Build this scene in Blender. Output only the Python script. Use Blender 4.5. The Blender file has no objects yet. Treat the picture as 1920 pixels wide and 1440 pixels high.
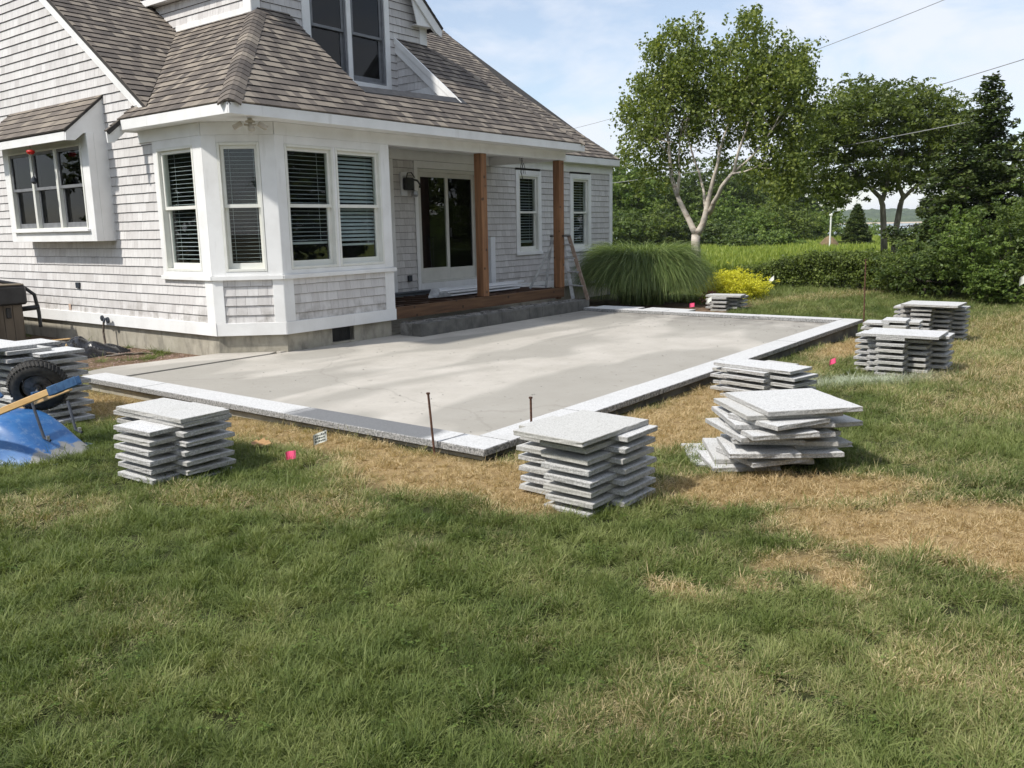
import bpy, math, random
import numpy as np
from mathutils import Matrix, Vector, Euler, noise

random.seed(7)
RNG = np.random.default_rng(11)
PI = math.pi
S = bpy.context.scene
COL = S.collection

# ------------------------------------------------------------------ camera
cam_d = bpy.data.cameras.new('camera')
cam = bpy.data.objects.new('camera', cam_d)
COL.objects.link(cam)
S.camera = cam
cam_d.sensor_width = 36.0
cam_d.lens = 36.0 * 1590.0 / 1920.0
cam_d.clip_start = 0.05
cam_d.clip_end = 6000


def cam_matrix():
    f = 1590.0

    def d(px, py):
        return Vector((px - 960.0, -(py - 720.0), -f)).normalized()
    X = d(2195, 403)
    Y = d(-1180, 468)
    z = X.cross(Y).normalized()
    m = (X + Y).normalized()
    n = z.cross(m)
    X = (m - n) / math.sqrt(2)
    Y = (m + n) / math.sqrt(2)
    R = Matrix((X, Y, z))
    return Matrix.Translation((0, 0, 1.6)) @ R.to_4x4()


cam.matrix_world = cam_matrix()

# ------------------------------------------------------------------ light
SUN = Vector((-1.0, 0.36, 1.22)).normalized()      # direction towards the sun
elev = math.asin(SUN.z)
W = bpy.data.worlds.new('World')
S.world = W
W.use_nodes = True
wn = W.node_tree.nodes
wl = W.node_tree.links
wn.clear()
w_out = wn.new('ShaderNodeOutputWorld')
w_bg = wn.new('ShaderNodeBackground')
sky = wn.new('ShaderNodeTexSky')
sky.sky_type = 'NISHITA'
sky.sun_disc = False
sky.sun_elevation = elev
sky.sun_rotation = math.atan2(SUN.x, SUN.y)
sky.air_density = 1.0
sky.dust_density = 0.5
sky.ozone_density = 1.2
w_bg.inputs['Strength'].default_value = 0.15
tc = wn.new('ShaderNodeTexCoord')
mp = wn.new('ShaderNodeMapping')
mp.inputs['Scale'].default_value = (1.0, 1.0, 2.6)
mp.inputs['Rotation'].default_value = (0.25, 0.15, 0.6)
nz = wn.new('ShaderNodeTexNoise')
nz.inputs['Scale'].default_value = 4.2
nz.inputs['Detail'].default_value = 7
nz.inputs['Roughness'].default_value = 0.55
nz.inputs['Distortion'].default_value = 0.5
rp = wn.new('ShaderNodeValToRGB')
rp.color_ramp.elements[0].position = 0.40
rp.color_ramp.elements[0].color = (0.32, 0.32, 0.32, 1)
rp.color_ramp.elements[1].position = 0.60
rp.color_ramp.elements[1].color = (0.92, 0.92, 0.92, 1)
mx = wn.new('ShaderNodeMixRGB')
mx.inputs[2].default_value = (5.5, 5.8, 6.4, 1)
wl.new(tc.outputs['Generated'], mp.inputs['Vector'])
wl.new(mp.outputs['Vector'], nz.inputs['Vector'])
wl.new(nz.outputs['Fac'], rp.inputs['Fac'])
wl.new(rp.outputs['Color'], mx.inputs[0])
wl.new(sky.outputs['Color'], mx.inputs[1])
wl.new(mx.outputs['Color'], w_bg.inputs['Color'])
wl.new(w_bg.outputs['Background'], w_out.inputs['Surface'])

sun_d = bpy.data.lights.new('sun', 'SUN')
sun_d.energy = 4.1
sun_d.angle = math.radians(2.5)
sun_d.color = (1.0, 0.955, 0.88)
sun = bpy.data.objects.new('sun', sun_d)
sun.rotation_euler = SUN.to_track_quat('Z', 'Y').to_euler()
sun.location = SUN * 60
COL.objects.link(sun)
S.view_settings.view_transform = 'Standard'
S.view_settings.look = 'None'
S.view_settings.gamma = 1.0
S.view_settings.exposure = 0.13
S.view_settings.use_curve_mapping = False
S.cycles.max_bounces = 8
S.cycles.transparent_max_bounces = 12


# ------------------------------------------------------------------ materials
def new_mat(name):
    m = bpy.data.materials.new(name)
    m.use_nodes = True
    nt = m.node_tree
    nt.nodes.clear()
    out = nt.nodes.new('ShaderNodeOutputMaterial')
    b = nt.nodes.new('ShaderNodeBsdfPrincipled')
    nt.links.new(b.outputs['BSDF'], out.inputs['Surface'])
    return m, nt, b, out


def N(nt, kind, **kw):
    n = nt.nodes.new(kind)
    for k, v in kw.items():
        if k in n.inputs:
            n.inputs[k].default_value = v
        else:
            setattr(n, k, v)
    return n


def noise_tex(nt, scale, detail=4, rough=0.55, vec=None, stretch=None, dist=0.0, coord='pos'):
    if vec is None:
        if coord == 'pos':
            g = nt.nodes.new('ShaderNodeNewGeometry')
            src = g.outputs['Position']
        else:
            g = nt.nodes.new('ShaderNodeTexCoord')
            src = g.outputs['Object']
    else:
        src = vec
    if stretch is not None:
        mpn = nt.nodes.new('ShaderNodeMapping')
        mpn.inputs['Scale'].default_value = stretch
        nt.links.new(src, mpn.inputs['Vector'])
        src = mpn.outputs['Vector']
    n = nt.nodes.new('ShaderNodeTexNoise')
    n.inputs['Scale'].default_value = scale
    n.inputs['Detail'].default_value = detail
    n.inputs['Roughness'].default_value = rough
    n.inputs['Distortion'].default_value = dist
    nt.links.new(src, n.inputs['Vector'])
    return n.outputs['Fac']


def ramp(nt, fac, stops):
    r = nt.nodes.new('ShaderNodeValToRGB')
    els = r.color_ramp.elements
    while len(els) < len(stops):
        els.new(0.5)
    for e, (p, c) in zip(els, stops):
        e.position = p
        if not isinstance(c, (tuple, list)):
            c = (c, c, c)
        e.color = (c[0], c[1], c[2], 1)
    nt.links.new(fac, r.inputs['Fac'])
    return r.outputs['Color']


def mix(nt, fac, a, b, mode='MIX'):
    m = nt.nodes.new('ShaderNodeMixRGB')
    m.blend_type = mode
    for i, v in ((0, fac), (1, a), (2, b)):
        if hasattr(v, 'is_linked') or isinstance(v, bpy.types.NodeSocket):
            nt.links.new(v, m.inputs[i])
        elif i == 0:
            m.inputs[0].default_value = v
        else:
            m.inputs[i].default_value = (v[0], v[1], v[2], 1)
    return m.outputs['Color']


def bump(nt, b, height, strength=0.3, dist=0.01):
    bn = nt.nodes.new('ShaderNodeBump')
    bn.inputs['Strength'].default_value = strength
    bn.inputs['Distance'].default_value = dist
    nt.links.new(height, bn.inputs['Height'])
    nt.links.new(bn.outputs['Normal'], b.inputs['Normal'])


def simple(name, c1, c2=None, scale=8, rough=0.6, metal=0.0, bmp=0.0, stretch=None, spec=None, detail=4, coord='pos', lo=0.35, hi=0.65, bscale=None):
    m, nt, b, out = new_mat(name)
    c2 = c2 or c1
    f = noise_tex(nt, scale, detail, stretch=stretch, coord=coord)
    nt.links.new(ramp(nt, f, [(lo, c1), (hi, c2)]), b.inputs['Base Color'])
    b.inputs['Roughness'].default_value = rough
    b.inputs['Metallic'].default_value = metal
    if spec is not None:
        b.inputs['Specular IOR Level'].default_value = spec
    if bmp:
        h = noise_tex(nt, bscale or scale * 4, 4, stretch=stretch, coord=coord)
        bump(nt, b, h, bmp, 0.01)
    return m


def attr_fac(nt, name, kind='GEOMETRY'):
    a = nt.nodes.new('ShaderNodeAttribute')
    a.attribute_name = name
    a.attribute_type = kind
    return a.outputs['Fac']


def math_node(nt, op, a, b):
    n = nt.nodes.new('ShaderNodeMath')
    n.operation = op
    nt.links.new(a, n.inputs[0])
    n.inputs[1].default_value = b
    return n.outputs[0]


MAT = {}


def build_materials():
    M = MAT
    # painted white trim
    m, nt, b, _ = new_mat('white_paint')
    f = noise_tex(nt, 3.0, 5)
    c = ramp(nt, f, [(0.3, (0.74, 0.735, 0.72)), (0.6, (0.83, 0.83, 0.82))])
    f2 = noise_tex(nt, 9.0, 6, stretch=(1, 1, 0.2))
    c = mix(nt, ramp(nt, f2, [(0.62, 0.0), (0.78, 0.35)]), c, (0.5, 0.49, 0.46))
    nt.links.new(c, b.inputs['Base Color'])
    b.inputs['Roughness'].default_value = 0.5
    bump(nt, b, noise_tex(nt, 40, 3, stretch=(1, 1, 0.3)), 0.08, 0.004)
    M['white'] = m
    M['sash'] = simple('sash_paint', (0.72, 0.72, 0.66), (0.78, 0.78, 0.73), 6, 0.4)
    M['door_frame'] = simple('door_frame_paint', (0.60, 0.59, 0.54), (0.66, 0.65, 0.60), 6, 0.4)
    # weathered wall shingles
    m, nt, b, _ = new_mat('weathered_wall_shingle')
    t = attr_fac(nt, 'tone')
    c = ramp(nt, t, [(0.0, (0.50, 0.48, 0.465)), (0.5, (0.62, 0.60, 0.585)), (1.0, (0.72, 0.705, 0.69))])
    st = noise_tex(nt, 22, 5, stretch=(1, 1, 0.08))
    c = mix(nt, ramp(nt, st, [(0.45, 0.0), (0.75, 0.38)]), c, (0.36, 0.34, 0.335))
    big = noise_tex(nt, 1.1, 4)
    c = mix(nt, ramp(nt, big, [(0.45, 0.0), (0.75, 0.35)]), c, (0.50, 0.47, 0.46))
    big2 = noise_tex(nt, 5, 5, stretch=(1, 1, 0.35))
    c = mix(nt, ramp(nt, big2, [(0.5, 0.0), (0.72, 0.3)]), c, (0.74, 0.73, 0.72))
    # grime near the bottom courses
    g = nt.nodes.new('ShaderNodeNewGeometry')
    sp = nt.nodes.new('ShaderNodeSeparateXYZ')
    nt.links.new(g.outputs['Position'], sp.inputs[0])
    mr = nt.nodes.new('ShaderNodeMapRange')
    mr.inputs['From Min'].default_value = 0.75
    mr.inputs['From Max'].default_value = 0.42
    nt.links.new(sp.outputs['Z'], mr.inputs['Value'])
    gm = mix(nt, 1.0, mr.outputs[0], ramp(nt, noise_tex(nt, 6, 6), [(0.45, 0.0), (0.7, 0.75)]), 'MULTIPLY')
    c = mix(nt, gm, c, (0.24, 0.22, 0.19))
    c = mix(nt, ramp(nt, math_node(nt, 'MULTIPLY', t, -1.0), [(0.2, 0.0), (0.8, 1.0)]), c, (0.085, 0.07, 0.065))  # butt ends: weathered end grain plus course shadow put into the colour
    nt.links.new(c, b.inputs['Base Color'])
    b.inputs['Roughness'].default_value = 0.85
    b.inputs['Specular IOR Level'].default_value = 0.2
    bump(nt, b, noise_tex(nt, 60, 4, stretch=(1, 1, 0.06)), 0.35, 0.006)
    M['wall_shingle'] = m
    M['wall_back'] = simple('sheathing', (0.16, 0.15, 0.145), (0.22, 0.21, 0.2), 5, 0.9)
    # roof shingles
    m, nt, b, _ = new_mat('asphalt_roof_shingle')
    t = attr_fac(nt, 'tone')
    c = ramp(nt, t, [(0.0, (0.080, 0.068, 0.060)), (0.3, (0.126, 0.106, 0.090)), (0.6, (0.172, 0.145, 0.120)), (1.0, (0.275, 0.235, 0.188))])
    gr = noise_tex(nt, 160, 3)
    c = mix(nt, ramp(nt, gr, [(0.35, 0.0), (0.7, 0.35)]), c, (0.27, 0.245, 0.22))
    big = noise_tex(nt, 0.8, 4)
    c = mix(nt, ramp(nt, big, [(0.45, 0.0), (0.75, 0.35)]), c, (0.105, 0.088, 0.078))
    c = mix(nt, ramp(nt, math_node(nt, 'MULTIPLY', t, -1.0), [(0.2, 0.0), (0.8, 1.0)]), c, (0.022, 0.019, 0.018))  # roof butt edges: course shadow line put into the colour
    nt.links.new(c, b.inputs['Base Color'])
    b.inputs['Roughness'].default_value = 0.92
    b.inputs['Specular IOR Level'].default_value = 0.25
    bump(nt, b, gr, 0.3, 0.003)
    M['roof_shingle'] = m
    M['roof_back'] = simple('roof_deck', (0.03, 0.027, 0.025), (0.05, 0.045, 0.04), 10, 0.95)
    # granite top and split edges
    for nm, dark, light, sc in (('granite', (0.53, 0.53, 0.53), (0.71, 0.71, 0.70), 120), ('granite_edge', (0.24, 0.24, 0.235), (0.50, 0.49, 0.48), 80)):
        m, nt, b, _ = new_mat(nm)
        f = noise_tex(nt, sc, 3, 0.7)
        c = ramp(nt, f, [(0.33, dark), (0.5, tuple(0.5 * (x + y) for x, y in zip(dark, light))), (0.62, light)])
        v = nt.nodes.new('ShaderNodeTexVoronoi')
        v.inputs['Scale'].default_value = 190
        gg = nt.nodes.new('ShaderNodeNewGeometry')
        nt.links.new(gg.outputs['Position'], v.inputs['Vector'])
        vs = nt.nodes.new('ShaderNodeSeparateColor')
        nt.links.new(v.outputs['Color'], vs.inputs[0])
        c = mix(nt, ramp(nt, vs.outputs[0], [(0.82, 0.0), (0.86, 0.6)]), c, (0.2, 0.2, 0.2))
        oi = nt.nodes.new('ShaderNodeObjectInfo')
        c = mix(nt, ramp(nt, oi.outputs['Random'], [(0.0, 0.0), (0.5, 0.12), (1.0, 0.5)]), c, (0.40, 0.385, 0.335))
        st = noise_tex(nt, 3.5, 5)
        c = mix(nt, ramp(nt, st, [(0.58, 0.0), (0.75, 0.35)]), c, (0.42, 0.41, 0.37))
        nt.links.new(c, b.inputs['Base Color'])
        b.inputs['Roughness'].default_value = 0.75
        bump(nt, b, noise_tex(nt, 70 if nm == 'granite' else 30, 5, 0.7), 0.25 if nm == 'granite' else 0.9, 0.006)
        M[nm] = m
    # coping stone with one darker stretch near the front corner
    m, nt, b, _ = new_mat('granite_coping')
    f = noise_tex(nt, 80, 3, 0.7)
    c = ramp(nt, f, [(0.33, (0.46, 0.46, 0.45)), (0.62, (0.66, 0.655, 0.645))])
    st = noise_tex(nt, 2.2, 5)
    c = mix(nt, ramp(nt, st, [(0.5, 0.0), (0.7, 0.35)]), c, (0.45, 0.44, 0.42))
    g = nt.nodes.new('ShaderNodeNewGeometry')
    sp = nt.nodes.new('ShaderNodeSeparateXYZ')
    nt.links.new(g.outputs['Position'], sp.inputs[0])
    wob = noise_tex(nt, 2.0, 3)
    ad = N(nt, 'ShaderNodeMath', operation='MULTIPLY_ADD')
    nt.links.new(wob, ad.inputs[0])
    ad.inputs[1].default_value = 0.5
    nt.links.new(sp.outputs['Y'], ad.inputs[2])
    dark_mask = ramp(nt, ad.outputs[0], [(0.0, 0.0), (1.0, 1.0)])
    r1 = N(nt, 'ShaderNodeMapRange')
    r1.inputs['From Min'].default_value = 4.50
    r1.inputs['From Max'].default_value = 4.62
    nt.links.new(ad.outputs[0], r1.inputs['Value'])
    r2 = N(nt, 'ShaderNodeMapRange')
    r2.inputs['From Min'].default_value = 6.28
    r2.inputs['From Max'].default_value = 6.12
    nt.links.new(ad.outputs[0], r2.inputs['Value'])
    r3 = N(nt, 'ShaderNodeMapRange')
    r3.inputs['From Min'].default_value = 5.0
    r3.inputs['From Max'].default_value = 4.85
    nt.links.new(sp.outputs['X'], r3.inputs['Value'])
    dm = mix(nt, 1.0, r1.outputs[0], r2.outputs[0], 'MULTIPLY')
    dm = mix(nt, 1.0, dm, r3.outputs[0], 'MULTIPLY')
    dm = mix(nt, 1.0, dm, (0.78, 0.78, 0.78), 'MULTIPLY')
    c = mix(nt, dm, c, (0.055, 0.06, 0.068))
    nt.links.new(c, b.inputs['Base Color'])
    b.inputs['Roughness'].default_value = 0.7
    bump(nt, b, noise_tex(nt, 45, 5, 0.7), 0.5, 0.006)
    M['coping'] = m
    m, nt, b, _ = new_mat('split_granite_edge')
    f = noise_tex(nt, 55, 5, 0.8)
    c = ramp(nt, f, [(0.36, (0.07, 0.07, 0.07)), (0.5, (0.26, 0.26, 0.255)), (0.64, (0.52, 0.51, 0.50))])
    nt.links.new(c, b.inputs['Base Color'])
    b.inputs['Roughness'].default_value = 0.85
    bump(nt, b, noise_tex(nt, 28, 5, 0.7), 1.0, 0.012)
    M['coping_edge'] = m
    # poured concrete slab with soft-edged darker bands
    m, nt, b, _ = new_mat('concrete_slab')
    f = noise_tex(nt, 1.6, 7, 0.6)
    c = ramp(nt, f, [(0.3, (0.41, 0.38, 0.33)), (0.7, (0.53, 0.495, 0.44))])
    f2 = noise_tex(nt, 26, 4)
    c = mix(nt, ramp(nt, f2, [(0.4, 0.0), (0.8, 0.25)]), c, (0.36, 0.34, 0.31))
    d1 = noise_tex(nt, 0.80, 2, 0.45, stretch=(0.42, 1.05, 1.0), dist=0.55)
    dark_mask = ramp(nt, d1, [(0.47, 1.0), (0.545, 0.0)])
    dark_mask = mix(nt, 1.0, dark_mask, (0.62, 0.62, 0.62), 'MULTIPLY')
    c = mix(nt, dark_mask, c, (0.275, 0.26, 0.225))
    g = nt.nodes.new('ShaderNodeNewGeometry')
    sp = nt.nodes.new('ShaderNodeSeparateXYZ')
    nt.links.new(g.outputs['Position'], sp.inputs[0])
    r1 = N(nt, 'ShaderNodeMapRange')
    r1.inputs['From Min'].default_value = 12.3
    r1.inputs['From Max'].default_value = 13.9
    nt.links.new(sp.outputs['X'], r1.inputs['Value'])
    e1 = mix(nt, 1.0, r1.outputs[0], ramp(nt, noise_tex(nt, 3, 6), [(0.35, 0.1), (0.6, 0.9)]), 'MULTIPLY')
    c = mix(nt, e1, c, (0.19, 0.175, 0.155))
    sp1 = noise_tex(nt, 9, 7, 0.7)
    c = mix(nt, ramp(nt, sp1, [(0.60, 0.0), (0.67, 0.55)]), c, (0.2, 0.18, 0.15))
    # hairline cracks
    v = nt.nodes.new('ShaderNodeTexVoronoi')
    v.feature = 'DISTANCE_TO_EDGE'
    v.inputs['Scale'].default_value = 0.17
    mpn = nt.nodes.new('ShaderNodeMixRGB')
    mpn.blend_type = 'ADD'
    mpn.inputs[0].default_value = 0.7
    wv = nt.nodes.new('ShaderNodeTexNoise')
    wv.inputs['Scale'].default_value = 1.2
    wv.inputs['Detail'].default_value = 6
    nt.links.new(g.outputs['Position'], wv.inputs['Vector'])
    nt.links.new(g.outputs['Position'], mpn.inputs[1])
    nt.links.new(wv.outputs['Color'], mpn.inputs[2])
    nt.links.new(mpn.outputs[0], v.inputs['Vector'])
    c = mix(nt, ramp(nt, v.outputs['Distance'], [(0.0, 0.28), (0.0014, 0.0)]), c, (0.2, 0.18, 0.155))
    nt.links.new(c, b.inputs['Base Color'])
    b.inputs['Roughness'].default_value = 0.82
    bump(nt, b, noise_tex(nt, 45, 5, 0.7), 0.25, 0.005)
    M['slab'] = m
    # old foundation concrete
    m, nt, b, _ = new_mat('foundation_concrete')
    f = noise_tex(nt, 3, 6, 0.6)
    c = ramp(nt, f, [(0.3, (0.31, 0.285, 0.225)), (0.7, (0.46, 0.425, 0.35))])
    f2 = noise_tex(nt, 7, 6, stretch=(1, 1, 0.4))
    c = mix(nt, ramp(nt, f2, [(0.5, 0.0), (0.72, 0.8)]), c, (0.16, 0.15, 0.125))
    nt.links.new(c, b.inputs['Base Color'])
    b.inputs['Roughness'].default_value = 0.9
    bump(nt, b, noise_tex(nt, 30, 6, 0.7), 0.5, 0.01)
    M['foundation'] = m
    M['block'] = simple('dark_concrete_block', (0.085, 0.083, 0.076), (0.16, 0.155, 0.14), 5, 0.8, bmp=0.5, detail=7)
    M['mortar'] = simple('mortar', (0.11, 0.105, 0.095), (0.30, 0.29, 0.27), 7, 0.9, bmp=0.8, detail=7)
    # wood
    def wood(name, a, bb, stretch, sc=18, rough=0.7):
        m, nt, b, _ = new_mat(name)
        f = noise_tex(nt, sc, 5, stretch=stretch, dist=0.6)
        c = ramp(nt, f, [(0.3, a), (0.7, bb)])
        k = nt.nodes.new('ShaderNodeTexVoronoi')
        k.inputs['Scale'].default_value = 5.5
        gg = nt.nodes.new('ShaderNodeNewGeometry')
        nt.links.new(gg.outputs['Position'], k.inputs['Vector'])
        c = mix(nt, ramp(nt, k.outputs['Distance'], [(0.10, 0.85), (0.17, 0.0)]), c, tuple(x * 0.3 for x in a))
        nt.links.new(c, b.inputs['Base Color'])
        b.inputs['Roughness'].default_value = rough
        bump(nt, b, f, 0.3, 0.004)
        return m
    M['post'] = wood('cedar_post', (0.15, 0.068, 0.030), (0.31, 0.155, 0.070), (1, 1, 0.08))
    M['beam'] = wood('brown_treated_lumber', (0.075, 0.035, 0.016), (0.17, 0.088, 0.040), (0.08, 1, 1))
    M['joist'] = wood('brown_joist', (0.055, 0.030, 0.020), (0.12, 0.068, 0.045), (1, 0.08, 1))
    M['stake_wood'] = wood('pine_stake', (0.42, 0.27, 0.12), (0.60, 0.42, 0.22), (1, 1, 0.1))
    M['handle_wood'] = simple('ash_handle', (0.52, 0.32, 0.13), (0.62, 0.41, 0.19), 12, 0.5, stretch=(1, 0.1, 1))
    M['ledger'] = simple('grey_pvc_ledger', (0.10, 0.115, 0.13), (0.15, 0.165, 0.18), 4, 0.6)
    M['pvc'] = simple('white_pvc_board', (0.74, 0.75, 0.77), (0.82, 0.83, 0.85), 4, 0.4)
    # glass
    def glass(name, tint, refl):
        m = bpy.data.materials.new(name)
        m.use_nodes = True
        nt = m.node_tree
        nt.nodes.clear()
        out = nt.nodes.new('ShaderNodeOutputMaterial')
        tr = nt.nodes.new('ShaderNodeBsdfTransparent')
        tr.inputs['Color'].default_value = (*tint, 1)
        gl = nt.nodes.new('ShaderNodeBsdfGlossy')
        gl.inputs['Roughness'].default_value = 0.01
        gl.inputs['Color'].default_value = (refl, refl, refl, 1)
        fr = nt.nodes.new('ShaderNodeFresnel')
        fr.inputs['IOR'].default_value = 1.62
        mxs = nt.nodes.new('ShaderNodeMixShader')
        geo = nt.nodes.new('ShaderNodeNewGeometry')
        sub = nt.nodes.new('ShaderNodeMath')
        sub.operation = 'SUBTRACT'
        sub.inputs[0].default_value = 1.0
        nt.links.new(geo.outputs['Backfacing'], sub.inputs[1])
        mul = nt.nodes.new('ShaderNodeMath')
        mul.operation = 'MULTIPLY'
        nt.links.new(fr.outputs[0], mul.inputs[0])
        nt.links.new(sub.outputs[0], mul.inputs[1])
        nt.links.new(mul.outputs[0], mxs.inputs[0])
        nt.links.new(tr.outputs[0], mxs.inputs[1])
        nt.links.new(gl.outputs[0], mxs.inputs[2])
        nt.links.new(mxs.outputs[0], out.inputs['Surface'])
        return m
    M['glass'] = glass('window_glass', (0.95, 0.975, 0.965), 1.0)
    M['screen'] = glass('window_with_insect_screen', (0.40, 0.41, 0.44), 0.5)
    M['interior'] = simple('dark_room', (0.020, 0.021, 0.022), (0.03, 0.031, 0.032), 3, 0.9)
    M['blind'] = simple('blind_slat', (0.36, 0.41, 0.42), (0.44, 0.49, 0.50), 3, 0.5)
    M['grey_sash'] = simple('grey_screen_frame', (0.15, 0.155, 0.165), (0.21, 0.215, 0.225), 9, 0.5)
    M['black'] = simple('black_plastic', (0.012, 0.012, 0.013), (0.03, 0.03, 0.032), 9, 0.4)
    M['sheet'] = simple('black_polythene', (0.008, 0.008, 0.010), (0.016, 0.016, 0.018), 9, 0.22, bmp=0.4, bscale=12)
    M['rubber'] = simple('tyre_rubber', (0.018, 0.017, 0.016), (0.05, 0.047, 0.042), 25, 0.8)
    M['rim'] = simple('grey_rim', (0.03, 0.03, 0.03), (0.14, 0.13, 0.12), 20, 0.5, metal=0.3)
    # wheelbarrow paint with dried mortar
    m, nt, b, _ = new_mat('blue_tray')
    f = noise_tex(nt, 7, 5)
    c = ramp(nt, f, [(0.3, (0.025, 0.115, 0.33)), (0.7, (0.05, 0.18, 0.43))])
    sc = noise_tex(nt, 34, 6, 0.75, stretch=(0.6, 0.2, 1))
    c = mix(nt, ramp(nt, sc, [(0.52, 0.0), (0.68, 0.5)]), c, (0.22, 0.33, 0.50))
    t = attr_fac(nt, 'tone')
    mn = noise_tex(nt, 9, 5)
    mm = N(nt, 'ShaderNodeMath', operation='MULTIPLY_ADD')
    nt.links.new(mn, mm.inputs[0])
    mm.inputs[1].default_value = 0.7
    nt.links.new(t, mm.inputs[2])
    c = mix(nt, ramp(nt, mm.outputs[0], [(0.80, 0.0), (0.86, 0.9)]), c, (0.33, 0.31, 0.27))
    nt.links.new(c, b.inputs['Base Color'])
    b.inputs['Roughness'].default_value = 0.45
    M['tray'] = m
    M['blue_steel'] = simple('blue_steel', (0.02, 0.06, 0.15), (0.05, 0.12, 0.24), 22, 0.5)
    M['dark_steel'] = simple('dark_steel', (0.015, 0.022, 0.035), (0.04, 0.045, 0.055), 22, 0.5)
    M['zinc'] = simple('zinc', (0.45, 0.45, 0.45), (0.6, 0.6, 0.6), 10, 0.35, metal=0.8)
    M['alu'] = simple('dull_aluminium', (0.30, 0.31, 0.32), (0.48, 0.49, 0.50), 12, 0.5, metal=0.35)
    M['ladder_brown'] = simple('dirty_ladder_rail', (0.20, 0.14, 0.10), (0.33, 0.26, 0.21), 12, 0.6)
    M['rust'] = simple('rusty_steel', (0.045, 0.020, 0.012), (0.13, 0.058, 0.032), 60, 0.85, bmp=0.5)
    M['pink'] = simple('pink_flag_film', (0.85, 0.07, 0.20), (0.95, 0.14, 0.28), 18, 0.5)
    M['flag_white'] = simple('white_flag_film', (0.70, 0.70, 0.62), (0.80, 0.80, 0.72), 18, 0.5)
    M['ink'] = simple('dark_ink', (0.06, 0.07, 0.06), (0.1, 0.11, 0.1), 18, 0.6)
    M['red'] = simple('red_plastic', (0.55, 0.02, 0.015), (0.65, 0.03, 0.02), 18, 0.25)
    M['beige'] = simple('beige_plastic', (0.42, 0.37, 0.29), (0.50, 0.45, 0.37), 18, 0.4)
    M['tub_skirt'] = simple('hot_tub_panel', (0.115, 0.090, 0.066), (0.17, 0.135, 0.10), 8, 0.6, stretch=(1, 1, 0.15))
    M['tub_cover'] = simple('vinyl_cover_side', (0.022, 0.021, 0.022), (0.042, 0.040, 0.042), 6, 0.45)
    M['tub_top'] = simple('tan_vinyl_top', (0.21, 0.17, 0.12), (0.27, 0.225, 0.165), 6, 0.5)
    M['hose'] = simple('brown_hose', (0.05, 0.035, 0.025), (0.13, 0.10, 0.07), 14, 0.5)
    M['wire'] = simple('power_cable', (0.22, 0.22, 0.23), (0.28, 0.28, 0.29), 5, 0.6)
    M['membrane'] = simple('dark_flashing', (0.035, 0.035, 0.038), (0.06, 0.06, 0.062), 8, 0.7)
    M['bag'] = simple('white_sand_bag', (0.62, 0.60, 0.56), (0.75, 0.73, 0.70), 12, 0.7, bmp=0.3)
    M['leaf_litter'] = simple('dry_leaf', (0.33, 0.18, 0.07), (0.45, 0.27, 0.12), 30, 0.7)
    M['gravel'] = simple('red_brown_gravel', (0.17, 0.10, 0.075), (0.40, 0.29, 0.23), 30, 0.85)

    # foliage
    def leaf(name, cols, trans=0.35, rough=0.5, spec=0.3):
        m, nt, b, out = new_mat(name)
        t = attr_fac(nt, 'tone')
        c = ramp(nt, t, [(i / (len(cols) - 1), k) for i, k in enumerate(cols)])
        nt.links.new(c, b.inputs['Base Color'])
        b.inputs['Roughness'].default_value = rough
        b.inputs['Specular IOR Level'].default_value = spec
        tr = nt.nodes.new('ShaderNodeBsdfTranslucent')
        c2 = mix(nt, 1.0, c, (1.25, 1.3, 0.6), 'MULTIPLY')
        nt.links.new(c2, tr.inputs['Color'])
        ms = nt.nodes.new('ShaderNodeMixShader')
        ms.inputs[0].default_value = trans
        nt.links.new(b.outputs[0], ms.inputs[1])
        nt.links.new(tr.outputs[0], ms.inputs[2])
        nt.links.new(ms.outputs[0], out.inputs['Surface'])
        return m
    M['birch_leaf'] = leaf('birch_leaf', [(0.067, 0.097, 0.023), (0.134, 0.175, 0.038), (0.267, 0.302, 0.065)])
    M['oak_leaf'] = leaf('oak_leaf', [(0.050, 0.072, 0.016), (0.097, 0.130, 0.027), (0.165, 0.198, 0.043)])
    M['spruce_needle'] = leaf('spruce_needle', [(0.032, 0.056, 0.016), (0.066, 0.099, 0.025), (0.127, 0.153, 0.038)], 0.15)
    M['pine_leaf'] = leaf('woodland_leaf', [(0.049, 0.081, 0.022), (0.098, 0.141, 0.036), (0.167, 0.217, 0.050)])
    M['bright_leaf'] = leaf('bright_shrub_leaf', [(0.065, 0.112, 0.023), (0.130, 0.193, 0.041), (0.210, 0.274, 0.065)])
    M['hedge_leaf'] = leaf('hedge_leaf', [(0.056, 0.075, 0.021), (0.119, 0.164, 0.035), (0.215, 0.261, 0.058)])
    M['yellow_leaf'] = leaf('golden_shrub_leaf', [(0.32, 0.33, 0.02), (0.62, 0.59, 0.04), (0.85, 0.80, 0.12)])
    M['red_leaf'] = leaf('red_shrub_leaf', [(0.05, 0.02, 0.015), (0.12, 0.05, 0.035)])
    M['reed'] = leaf('miscanthus_blade', [(0.083, 0.130, 0.034), (0.174, 0.237, 0.069), (0.364, 0.430, 0.162)], 0.3, 0.45, 0.4)
    M['meadow'] = leaf('meadow_grass', [(0.16, 0.22, 0.04), (0.24, 0.30, 0.055), (0.32, 0.36, 0.08)])
    M['bark'] = simple('grey_bark', (0.13, 0.115, 0.10), (0.26, 0.235, 0.21), 9, 0.9, bmp=0.6, stretch=(1, 1, 0.3))
    m, nt, b, _ = new_mat('birch_bark')
    f = noise_tex(nt, 9, 5, stretch=(0.6, 0.6, 1.6))
    c = ramp(nt, f, [(0.30, (0.30, 0.24, 0.19)), (0.42, (0.50, 0.44, 0.37)), (0.7, (0.62, 0.56, 0.49))])
    nt.links.new(c, b.inputs['Base Color'])
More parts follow.
